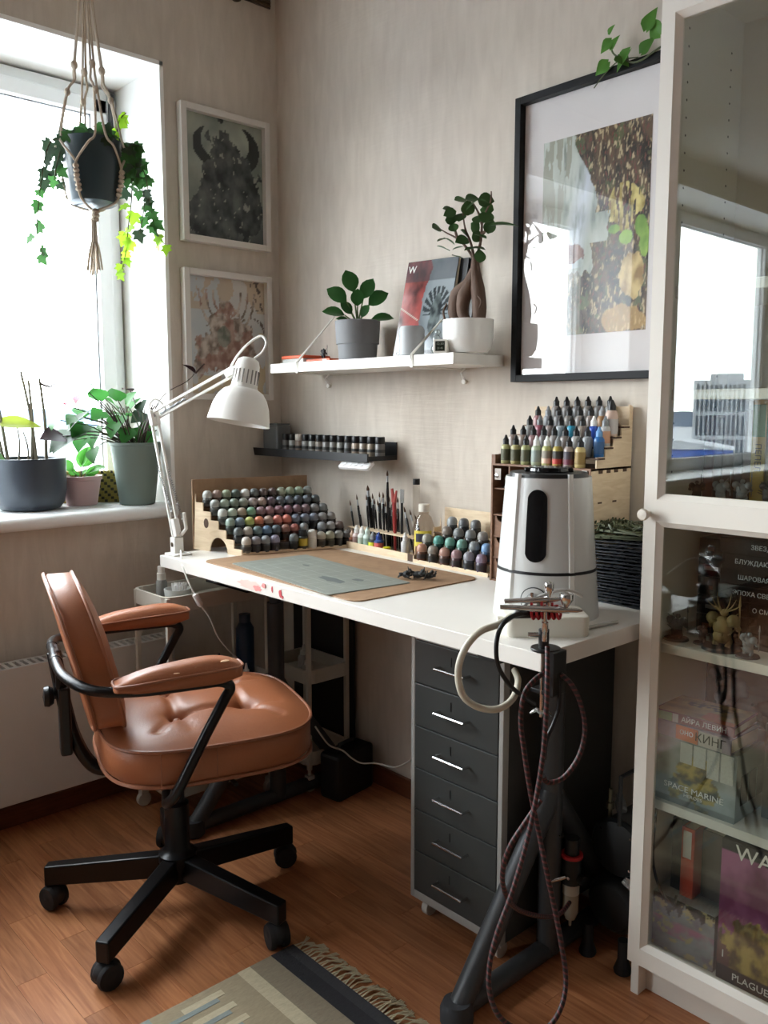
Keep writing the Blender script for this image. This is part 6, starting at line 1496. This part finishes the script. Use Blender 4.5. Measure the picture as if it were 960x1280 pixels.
# leaning books
def bookart(u, v):
    c = mixc(lin('#5d6468'), lin('#8a9296'), .5 + fb(u, v, 2, 91))
    if u < .45 + .1 * fb(v, 0, 3, 9): c = mixc(lin('#431d1d'), lin('#9a4642'), .5 + 1.1 * fb(u, v, 4, 92))
    if v > .78: c = mixc(c, lin('#30343c'), .6)
    w_ = math.hypot((u - .72) / .26, (v - .5) / .22)
    a = math.atan2(v - .45, u - .72)
    if w_ < 1 and .25 < w_ and abs(sin(a * 9)) > .55 and v > .42: c = lin('#33393c')
    if blob(u, v, .72, .42, .10, .24, .3, 8, 93) > 0: c = mixc(lin('#262b2e'), lin('#66706f'), .5 + fb(u, v, 12, 94))
    if abs(v - .46 + .35 * (u - .15)) < .006 and u < .4: c = lin('#c3b7a8')
    if v < .06: c = lin('#1d1c1f')
    return c
bl_ = thing('artbook', 'tall glossy book with red and silver cover leaning on the wall', 'book', (.778, -.088, SZ + .003), (R(-12), R(1.5), R(1.5)))
CBK = mat('black_book_board', '#17181b', .3)
B().box((-.097, 0, 0), (.097, .002, .280)).box((-.097, .014, 0), (.097, .016, .280)).box((-.097, .002, 0), (-.094, .014, .280)).build('cover', CBK, bl_, smooth=False)
B().box((-.094, .002, .003), (.094, .014, .277)).build('pages', PAGES, bl_, smooth=False)
art('cover_print', .192, .278, 60, 86, bookart, GLOSSPRINT, bl_, T(0, -.0006, .001))
text('ОСНО', .016, WHITE_INK, bl_, T(-.063, -.001, .010, 0, R(90)))
text('W', .030, WHITE_INK, bl_, T(-.075, -.001, .255, 0, R(90)))
for k in range(2):
    t = thing('hardback_book', ('black hardback right behind the glossy leaning book', 'second black hardback rearmost against the wall')[k], 'book', (.800 + .022 * k, -.060 + .022 * k, SZ + .003), (R(-9 + 3 * k), R(1), 0))
    B().box((-.095, 0, 0), (.103, .0025, .270)).box((-.095, .0145, 0), (.103, .017, .270)).box((-.095, .0025, 0), (-.092, .0145, .27)).build('cover', CBK, t, smooth=False); B().box((-.092, .0025, .002), (.099, .0145, .267)).build('pages', mat('dark_page_edge', '#3d3d40', .7), t, smooth=False)
t = thing('candle_jar', 'rounded pale grey lidded jar before the leaning book on the shelf', 'jar', (.826, -.155, SZ))
B().lathe([(.030, 0), (.034, .004), (.035, .070), (.030, .080), (.0, .082)], 30).build('jar_body', mat('pale_grey_jar', '#a2a5a7', .5), t)
t = thing('small_clock', 'tiny white cube clock with dark display at the shelf front', 'clock', (.963, -.182, SZ), R(30))
B().prism(rrect(.0185, .018, .005, 4), 0, .030, 0, T(0, .015, .018, 0, R(90))).build('case', WHITE, t, bevel=.002)
B().box((-.0125, -.0157, .006), (.0125, -.0148, .031)).build('display', mat('lcd_dark', '#23261f', .2), t, smooth=False)
text('12:30', .009, mat('lcd_grey', '#8a8f84', .4), t, T(0, -.0160, .024, 0, R(90))); text('23 45', .007, MATS['lcd_grey'], t, T(0, -.0160, .013, 0, R(90)))
t = thing('glass_figurine', 'small clear glass ornament between grey jar and white clock', 'ornament', (.905, -.14, SZ))
B().sphere((0, 0, .016), .016, 12, 8).sphere((0, 0, .042), .012, 12, 8).sphere((.004, 0, .060), .008, 10, 6).build('glass_body', mat('smoky_glass', '#8f9696', .08, .3), t)
# bonsai
bn = thing('ficus_bonsai', 'ginseng ficus bonsai with swollen roots in a white bowl on the shelf', 'plant', (.990, -.110, SZ))
B().lathe([(.036, 0), (.052, .003), (.063, .018), (.067, .045), (.067, .088), (.0635, .088), (.0625, .078), (.0, .076)], 40).build('bowl', mat('gloss_white_ceramic', '#e3e2de', .12, coat=.5), bn)
B().lathe([(.062, .075), (.0, .080)], 20).build('soil', SOIL, bn)
BARK = mat('brown_bark', '#5b4639', .75, noise_amt=.35, nscale=45, bump=.8, bscale=90, stretch=(1, 1, .35))
o0 = V((.990, -.110, SZ))
def Lc(x, z, y=-.11): return V((x, y, z)) - o0
tb = B()
def limb(pts, rs): p = smooth_path(pts, 5); n = len(rs); tb.tube(p, 0, 10, rs=[rs[min(int(i / 5), n - 1)] * (1 - (i % 5) / 5) + rs[min(int(i / 5) + 1, n - 1)] * ((i % 5) / 5) for i in range(len(p))])
limb([Lc(.962, 1.437), Lc(.945, 1.475), Lc(.955, 1.520), Lc(.990, 1.545), Lc(1.008, 1.580)], [.012, .020, .023, .018, .011])
limb([Lc(1.012, 1.437, -.125), Lc(.985, 1.470, -.125), Lc(.985, 1.515, -.12), Lc(1.002, 1.555)], [.009, .015, .019, .014])
limb([Lc(1.026, 1.437), Lc(1.028, 1.480), Lc(1.022, 1.530), Lc(1.012, 1.580), Lc(1.012, 1.610)], [.015, .019, .018, .012, .008])
limb([Lc(.932, 1.50, -.13), Lc(.920, 1.480, -.13), Lc(.928, 1.455, -.13), Lc(.945, 1.445, -.125)], [.002, .003, .003, .002])
limb([Lc(1.040, 1.51, -.13), Lc(1.052, 1.495, -.13), Lc(1.044, 1.478, -.13)], [.002, .0028, .002])
tb.build('trunk', BARK, bn)
for pts in ([Lc(1.010, 1.60), Lc(.985, 1.635), Lc(.950, 1.665), Lc(.912, 1.685), Lc(.885, 1.700)], [Lc(1.012, 1.60), Lc(1.03, 1.65), Lc(1.035, 1.70), Lc(1.06, 1.74), Lc(1.062, 1.765)], [Lc(1.010, 1.60), Lc(.995, 1.65), Lc(.975, 1.69), Lc(.965, 1.74)], [Lc(1.035, 1.665), Lc(1.06, 1.68), Lc(1.09, 1.685)], [Lc(.95, 1.665), Lc(.935, 1.70), Lc(.92, 1.735)], [Lc(1.033, 1.69), Lc(1.02, 1.72), Lc(1.0, 1.75)]): stem(bn, pts, .0042, BARK, 'branch', .0015)
FL = leaf_mesh('round', leafmat('ficus_green', '#39552f', .2, .35), .15, .12)
bpy.context.view_layer.update(); random.seed(21)
for k, p in enumerate([tuple(q) for q in BON] + [(.93, -.12, 1.715), (1.01, -.13, 1.735), (.985, -.12, 1.672), (.915, -.12, 1.645), (1.055, -.12, 1.70), (.945, -.13, 1.73), (.90, -.11, 1.672), (1.045, -.10, 1.725), (.975, -.14, 1.635), (1.0, -.10, 1.69), (1.05, -.13, 1.655)]):
    p = V(p); a = random.uniform(-.9, 4.0); d = (rt * cos(a) + V((0, 0, sin(a)))) * random.uniform(.028, .042) + fw * random.uniform(-.02, .02)
    if k == 13: d = rt * .075 + V((0, 0, .004))
    o = put_leaf(FL, bn, p - d * .4, p + d * .6, random.uniform(-.7, .7), .85 if k != 13 else .35)
# orange box, clear case, little figure
t = thing('orange_box', 'flat orange and clear plastic case at the left end of the shelf', 'box', (.236, -.165, SZ))
B().box((0, 0, .016), (.115, .11, .026)).build('lid', mat('orange_plastic', '#c9552b', .4), t, smooth=False, bevel=.002); B().box((.002, .002, 0), (.113, .108, .016)).build('clear_base', mat('frosted_clear', '#b5b3ae', .3), t, smooth=False, bevel=.002)
t = thing('orange_box', 'thin orange box lying between the clear case and the grey pot', 'box', (.355, -.155, SZ)); B().box((0, 0, 0), (.115, .10, .011)).build('box_body', mat('orange_plastic', '#c9552b', .4), t, smooth=False, bevel=.001); B().box((.08, -.0004, .003), (.10, .0, .009)).build('pale_label', LG, t, smooth=False)
miniature('tiny black winged figure standing on the thin orange shelf box', (.402, -.125, SZ + .011), .045, 'dark', 71)

# ------------------------------------------------------------------ black ledge with spice-like jars
BLW = mat('black_ledge_lacquer', '#1a1b1d', .5)
lg_ = thing('picture_ledge', 'narrow black wall ledge lined with small black capped jars', 'shelf', (0, 0, 0))
B().box((.012, -.118, 1.068), (.606, -.001, 1.076)).build('ledge_board', BLW, lg_, smooth=False); B().add([(.012, -.124, 1.064), (.606, -.124, 1.064), (.606, -.118, 1.064), (.012, -.118, 1.064), (.004, -.124, 1.090), (.606, -.124, 1.090), (.606, -.118, 1.090), (.004, -.118, 1.090)], [(0, 3, 2, 1), (4, 5, 6, 7), (0, 1, 5, 4), (1, 2, 6, 5), (2, 3, 7, 6), (3, 0, 4, 7)]).build('front_lip', BLW, lg_, smooth=False)
B().box((.600, -.118, 1.076), (.606, -.001, 1.082)).build('end_lip', BLW, lg_, smooth=False); B().box((.012, -.004, 1.076), (.606, -.001, 1.122)).build('rear_board', BLW, lg_, smooth=False)
t = thing('grey_canister', 'grey rectangular tin at the left end of the black ledge', 'tin', (.022, -.095, 1.0765)); B().box((0, 0, 0), (.085, .06, .092)).build('tin_body', mat('grey_tin', '#5f6262', .5), t, smooth=False, bevel=.006); B().box((.002, .002, .092), (.083, .058, .097)).build('tin_lid', mat('grey_tin_lid', '#4d5050', .5), t, smooth=False, bevel=.002)
JX = [.112 + .0368 * k for k in range(14)]; jc = ['#6d6a66', '#8f8d88', '#8d7a6a', '#8a8a86', '#8d8b84', '#8a8075', '#7d7b78', '#85827c', '#85857f', '#5a5a5a', '#9b8a7a', '#8d8478', '#8a7d6c', '#6b6968']
jd = {}
for k, x in enumerate(JX):
    t = thing('pigment_jar', ('white capped brown pigment jar, third from left on the black ledge' if k == 2 else f'black capped {cname(jc[k])} pigment jar, {ORD[k]} from left on the black ledge'), 'jar', (x, -.058, 1.0765), 0, 'pigment jars on the black ledge')
    t.scale = (1.22, 1.22, 1.28)
    if k not in jd:
        B().lathe([(.0115, 0), (.0125, .002), (.0125, .030), (.0105, .033)], 16).build('body', pm_(jc[k], 'body', .3), t); B().lathe([(.0127, .012), (.0127, .019)], 16).build('label', pm_('#33322f', 'label', .5), t)
        B().lathe([(.0122, .0325), (.0126, .034), (.0126, .047), (.0115, .049), (.0, .049)], 18).build('cap', pm_('#cfc9bd', 'lid') if k == 2 else BLACKPL, t)
t = thing('well_palette', 'white plastic well palette tucked under the front of the black ledge', 'palette', (.545, -.112, 1.050), (R(38), 0, R(2)))
B().prism(rrect(.068, .018, .008, 3), 0, .010).build('palette_body', mat('white_palette', '#d8d6d6', .35), t, smooth=False, bevel=.002)
for i in range(5): B().lathe([(.0125, .0100), (.0125, .0112), (.009, .0112), (.0075, .0104), (.0, .0102)], 14, 0, T(-.052 + .026 * i, 0, 0)).build('well_ring', mat('white_palette_rim', '#ecebea', .3), t)

# ------------------------------------------------------------------ window-sill plants
SILL = .9178
g1 = thing('potted_anthurium', 'bushy dark leaved anthurium in a tall sage green pot on the window sill', 'plant', (-.060, -.532, SILL))
SG = mat('sage_green_ceramic', '#71807a', .55)
B().lathe([(.052, 0), (.056, .003), (.079, .190), (.083, .192), (.083, .200), (.076, .200), (.074, .184), (.0, .182)], 36).build('pot', SG, g1); B().lathe([(.073, .183), (.0, .188)], 20).build('soil', SOIL, g1)
LG1 = leafmat('anthurium_green', '#356b30', .4, .5); LG2 = leafmat('anthurium_dark_green', '#20361f', .22, .55); LM = leafmat('anthurium_burgundy', '#2c141a', .12, .6); LR = leafmat('spathe_red', '#9c2f44', .4, .5)
hm1, hm2, hm3, hm4 = [leaf_mesh('heart', m, .25, .15) for m in (LG1, LG2, LM, LR)]
bpy.context.view_layer.update(); random.seed(31)
STM = mat('olive_stem', '#4a5234', .5); DST = mat('dark_stem', '#38261f', .5)
ANTH += [((-.10, -.70, 1.20), (-.07, -.745, 1.19)), ((-.12, -.66, 1.20), (-.09, -.685, 1.235)), ((-.12, -.61, 1.215), (-.09, -.655, 1.20)), ((-.05, -.60, 1.18), (-.03, -.632, 1.145)), ((-.10, -.55, 1.23), (-.08, -.585, 1.262)), ((-.04, -.56, 1.16), (-.02, -.595, 1.125)), ((-.12, -.52, 1.22), (-.10, -.50, 1.262)), ((-.05, -.46, 1.19), (-.03, -.425, 1.175)), ((-.12, -.48, 1.17), (-.09, -.445, 1.145)), ((-.10, -.76, 1.19), (-.07, -.80, 1.175)), ((-.08, -.64, 1.165), (-.05, -.685, 1.15)), ((-.06, -.51, 1.16), (-.03, -.53, 1.12))]
for k, (a, c) in enumerate(ANTH):
    me = hm3 if k in (2, 16) else hm4 if k in (10, 11) else hm2 if k in (0, 1, 3, 17, 18, 19, 15) else hm1
    a, c = V(a), V(c); d = c - a; sc_ = 1.12 if k not in (10, 11, 16) else 1.0
    if k % 3 == 1: a = a + V((-.05, 0, 0)); c = c + V((-.05, 0, 0))
    put_leaf(me, g1, a, a + d * sc_, random.uniform(-.5, .5), 1.0 if k not in (16,) else .8)
    l0 = V((random.uniform(-.03, .03), random.uniform(-.03, .03), .184)); l1 = a - V((-.060, -.532, SILL)); stem(g1, [l0, l0.lerp(l1, .5) + V((0, 0, .02)), l1], .0026, STM if k % 2 else DST)
random.seed(32)
for k in range(34):
    a = random.uniform(0, 6.28); e = V((cos(a) * random.uniform(.05, .12), sin(a) * random.uniform(.05, .12), .184 + random.uniform(.05, .14))); l0 = V((cos(a) * .03, sin(a) * .03, .184)); stem(g1, [l0, (l0 + e) / 2 + V((0, 0, .01)), e], .0024, DST)
of = V((-.060, -.532, SILL)); stem(g1, [(.01, .01, .184), V((-.02, -.46, 1.255)) - of, V((.05, -.405, 1.31)) - of, V((.06, -.381, 1.335)) - of], .0018, DST)
put_leaf(hm3, g1, (.062, -.378, 1.338), (.055, -.410, 1.372), .5, .8); stem(g1, [V((.062, -.378, 1.338)) - of, V((.075, -.352, 1.368)) - of], .0035, DST, 'spadix')
g2 = thing('potted_seedling', 'small green seedling in a pale pink pot between two larger pots', 'plant', (-.153, -.677, SILL))
B().lathe([(.044, 0), (.047, .002), (.060, .080), (.065, .082), (.065, .094), (.060, .094), (.058, .083), (.0, .081)], 32).build('pot', mat('pale_pink_ceramic', '#c2a3a0', .5), g2); B().lathe([(.058, .083), (.0, .086)], 16).build('soil', SOIL, g2)
sl1 = leaf_mesh('oval', leafmat('seedling_green', '#4d8a3c', .45), .3, .2); bpy.context.view_layer.update()
c = V((-.153, -.677, SILL + .085))
for dx, dz in ((-.07, .06), (-.045, .03), (.0, .095), (.02, .10), (.045, .03), (.06, .045), (.01, .03), (-.02, .02), (.03, .015)):
    d = rt * dx + V((0, 0, dz)); put_leaf(sl1, g2, c + d * .35, c + d * 1.05 + rt * .008, random.uniform(-.5, .5), .8); stem(g2, [(0, 0, .083), d * .4 + V((0, 0, .085))], .0014, STM)
g3 = thing('potted_orchid', 'bare stemmed orchid in a large slate blue pot at the left frame edge', 'plant', (-.140, -.845, SILL))
B().lathe([(.070, 0), (.086, .004), (.100, .022), (.107, .06), (.109, .150), (.109, .158), (.103, .158), (.101, .148), (.0, .146)], 40).build('pot', mat('slate_blue_ceramic', '#3d454f', .35, noise_amt=.1), g3); B().lathe([(.101, .148), (.0, .152)], 20).build('soil', SOIL, g3)
PST = mat('grey_brown_stem', '#6f6a58', .7)
for k, (dx, h_, lean) in enumerate(((-.075, .24, -.06), (-.062, .30, -.05), (.025, .27, -.035), (.012, .245, .0), (.055, .25, -.01), (-.03, .11, .0), (.0, .09, -.012))):
    b0 = rt * dx + V((0, 0, .148)); tpv = b0 + rt * lean + V((0, 0, h_)); stem(g3, [b0, b0.lerp(tpv, .5) + rt * .006, tpv], .0060 if h_ > .15 else .0035, PST)
b0 = rt * .045 + V((0, 0, .148 + .235)); stem(g3, [b0, b0 + rt * .03 + V((0, 0, -.01)), b0 + rt * .045 + V((0, 0, -.002))], .004, DST); stem(g3, [b0 + rt * .045, b0 + rt * .042 + V((0, 0, .03))], .0018, DST)
lf_y = leaf_mesh('lance', leafmat('yellow_green_leaf', '#6f7a2c', .55), .15, .3); lf_d = leaf_mesh('lance', leafmat('orchid_green', '#3c5c2e', .35), .5, .3); bpy.context.view_layer.update()
cc = V((-.140, -.845, SILL + .15))
put_leaf(lf_y, g3, cc - rt * .10 + V((0, 0, .115)), cc + rt * .045 + V((0, 0, .112)) - fw * .03, .2, 1.0); put_leaf(lf_d, g3, cc - rt * .085 + V((0, 0, .03)) - fw * .05, cc - rt * .035 + V((0, 0, -.10)) - fw * .125, .2, 1.3); put_leaf(lf_d, g3, cc - rt * .105 + V((0, 0, -.01)) - fw * .05, cc - rt * .09 + V((0, 0, -.12)) - fw * .12, -.3, 1.4); put_leaf(lf_y, g3, cc - rt * .12 + V((0, 0, .06)), cc - rt * .085 + V((0, 0, -.02)) - fw * .09, -.3, 1.2)
# woven basket behind the pots
bk_ = thing('woven_basket', 'low yellow and black woven basket behind the pink pot', 'basket', (-.225, -.620, SILL))
WY = mat('yellow_weave', '#93823f', .8, noise_amt=.3, nscale=90); WB = mat('black_weave', '#3a3528', .8)
wb1, wb2 = B(), B()
for j in range(11):
    for i in range(26):
        x = -.13 + i * .010; (wb1 if (i + j) % 3 else wb2).box((x, -.045, .002 + j * .0095), (x + .009, -.038 + (.002 if (i + j) % 2 else 0), .010 + j * .0095), M=Matrix.Rotation(R(62), 4, 'Z'))
tag(wb1.build('yellow_strands', WY, bk_, smooth=False), kind='stuff'); tag(wb2.build('black_strands', WB, bk_, smooth=False), kind='stuff')
B().box((-.13, -.037, 0), (.13, .045, .100), M=Matrix.Rotation(R(62), 4, 'Z')).build('basket_body', WY, bk_, smooth=False, bevel=.004)

# ------------------------------------------------------------------ hanging ivy in macrame
HP = V((.1, -.714, 0))
mc_ = thing('macrame_hanger', 'cream knotted macrame hanger with tassel holding the ivy pot', 'hanger', (HP.x, HP.y, 0))
ROPE = mat('cream_cotton_rope', '#b5a795', .85, bump=.6, bscale=400)
zc = {'top': 2.61, 'k1': 2.170, 'k2': 2.095, 'rim': 1.975, 'join': 1.875, 'bot': 1.786}
for k in range(4):
    a = YAW + R(35 + 90 * k); d = V((cos(a), sin(a), 0)); n_ = V((-sin(a), cos(a), 0))
    for s in (-1, 1):
        o_ = n_ * s * .0045
        pts = [d * .004 + o_ * .5 + V((0, 0, zc['top'])), d * .018 + o_ * .5 + V((0, 0, 2.35)), d * .038 + o_ + V((0, 0, zc['k1'])), d * .040 + o_ * 1.6 + V((0, 0, 2.13)), d * .060 + o_ + V((0, 0, zc['k2'])), d * .086 + n_ * s * .014 + V((0, 0, zc['rim'])), d * .089 + n_ * s * .035 + V((0, 0, 1.945))]
        a2 = a + s * R(45); d2_ = V((cos(a2), sin(a2), 0))
        pts += [d2_ * .0885 - n_ * s * .0 + V((0, 0, 1.895)), d2_ * .084 + V((0, 0, 1.845)), d2_ * .068 + V((0, 0, 1.805)), d2_ * .014 + V((0, 0, zc['bot']))]
        B().tube(smooth_path(pts, 5), .0034, 6).build('rope_strand', ROPE, mc_)
    for zk, rk, rr_ in ((zc['k1'], .038, .0095), (zc['k2'], .060, .0085)): B().sphere(tuple(d * rk + V((0, 0, zk))), rr_, 10, 7, sc=(1, 1, 1.3)).build('knot', ROPE, mc_)
    a3 = a + R(45); d3 = V((cos(a3), sin(a3), 0))
    for q in range(6): B().sphere(tuple(d3 * (.090 - .0015 * q - (.004 if q > 3 else 0)) + V((0, 0, 1.885 - q * .012))), .0085, 8, 6, sc=(1.1, 1.1, .75)).build('knot', ROPE, mc_)
for q in range(3): B().sphere((.004 * cos(q), .003, 1.782 - q * .010), .012, 10, 7, sc=(1, 1, .7)).build('knot', ROPE, mc_)
random.seed(41)
for k in range(16):
    a = random.uniform(0, 6.28); r1 = random.uniform(.002, .006); r2_ = random.uniform(.008, .030)
    B().tube(smooth_path([(r1 * cos(a), r1 * sin(a), 1.765), (r1 * 1.2 * cos(a), r1 * 1.2 * sin(a), 1.715), (r2_ * .7 * cos(a), r2_ * .7 * sin(a), 1.665), (r2_ * cos(a), r2_ * sin(a), 1.612 + random.uniform(-.01, .012))], 4), .0026, 5).build('tassel_strand', ROPE, mc_)
iv = thing('hanging_ivy', 'trailing ivy in a dark teal pot hanging before the window', 'plant', (HP.x, HP.y, 1.80))
B().lathe([(.056, 0), (.064, .004), (.072, .03), (.0805, .10), (.083, .172), (.079, .172), (.077, .160), (.0, .158)], 36).build('pot', mat('dark_teal_ceramic', '#2c3b40', .3), iv); B().lathe([(.077, .160), (.0, .164)], 18).build('soil', SOIL, iv)
IV1 = leaf_mesh('ivy', leafmat('ivy_green', '#3f6b38', .4)); IV2 = leaf_mesh('ivy', leafmat('ivy_backlit_green', '#8db832', .6)); IV3 = leaf_mesh('ivy', leafmat('ivy_dark_green', '#3c4f3c', .25))  # brightest green copy paints the window's backlight into some leaves
bpy.context.view_layer.update(); random.seed(43); io = V((HP.x, HP.y, 1.80)); VST = mat('ivy_vine', '#4a4a30', .6)
def ivyleaf(me, p, s):
    a = random.uniform(-2.6, -.5); d = (rt * cos(a) + V((0, 0, sin(a))) + fw * random.uniform(-.4, .4)).normalized() * s
    put_leaf(me, iv, p - d * .1, p + d * .9, random.uniform(-.6, .6), 1.05, nrm=tuple(-fw + V((random.uniform(-.5, .5), random.uniform(-.5, .5), random.uniform(-.2, .6)))))
for j, v_ in enumerate(VINES):
    pts = [V(p) + (V((0, 0, 0)) if i < 1 else -fw * .02 * ((j % 3) - 1)) for i, p in enumerate(v_)]; sp_ = smooth_path(pts, 6)
    st0 = V((HP.x, HP.y, 1.968)) ; full = [st0] + sp_; B().tube([p - io for p in full], .0016, 5).build('vine', VST, iv)
    n = len(sp_)
    for i in range(0, n, 2 if j < 2 else 3):
        low = i / n; me = (IV2 if (low > .42 and j in (0,)) or (j == 1 and low > .8) or j == 5 or (j == 2 and low > .75) else IV1 if random.random() < .6 else IV3)
        if j in (2, 4): me = IV3 if low < .5 else IV1
        ivyleaf(me, sp_[i] + rt * random.uniform(-.014, .014) + V((0, 0, random.uniform(-.008, .008))), random.uniform(.032, .046))
for k in range(46):
    a = random.uniform(0, 6.28); p = V((HP.x + .075 * cos(a) * random.uniform(.3, 1.15), HP.y + .075 * sin(a) * random.uniform(.3, 1.15), 1.972 + random.uniform(-.015, .040)))
    ivyleaf(IV3 if random.random() < .7 else IV1, p, random.uniform(.030, .044))
for k in range(16):
    p = V((HP.x, HP.y, 0)) + rt * random.uniform(.088, .135) + V((0, 0, random.uniform(1.86, 1.975))); ivyleaf(IV1 if k % 2 else IV3, p, random.uniform(.034, .048))
for k in range(10):
    p = V((HP.x, HP.y, 0)) - rt * random.uniform(.088, .125) + V((0, 0, random.uniform(1.86, 1.975))); ivyleaf(IV3, p, random.uniform(.028, .038))
# vine resting on the black frame
vn = thing('trailing_vine', 'green heart leaved vine lying along the top of the black frame', 'plant', (1.50, -.02, 2.003))
PV = leaf_mesh('heart', leafmat('pothos_green', '#4d7a34', .35), .2, .2); bpy.context.view_layer.update(); vo = V((1.50, -.02, 2.003))
B().tube(smooth_path([V(p) - vo for p in ((1.60, -.03, 2.04), (1.48, -.035, 2.008), (1.42, -.038, 1.990), (1.38, -.036, 2.008), (1.352, -.033, 2.03), (1.345, -.032, 2.06))], 5), .0022, 6).build('vine', STM, vn); B().tube(smooth_path([V(p) - vo for p in ((1.42, -.036, 2.0), (1.37, -.036, 2.006), (1.33, -.036, 1.985), (1.305, -.034, 1.965))], 5), .0014, 6).build('vine', STM, vn)
for a, c, s in (((1.352, 2.055), (1.325, 2.035), 1), ((1.352, 2.035), (1.372, 2.060), 1), ((1.345, 2.010), (1.318, 1.985), 1), ((1.37, 2.015), (1.40, 1.990), 1), ((1.40, 2.02), (1.365, 1.985), 1.1), ((1.43, 2.005), (1.46, 2.03), 1), ((1.44, 2.05), (1.462, 2.09), 1), ((1.475, 2.03), (1.45, 2.07), 1), ((1.345, 2.07), (1.36, 2.085), .9)):
    put_leaf(PV, vn, (a[0], -.040, a[1]), (c[0], -.046, c[1]), random.uniform(-.5, .5), .8, nrm=(0, -1, .3))
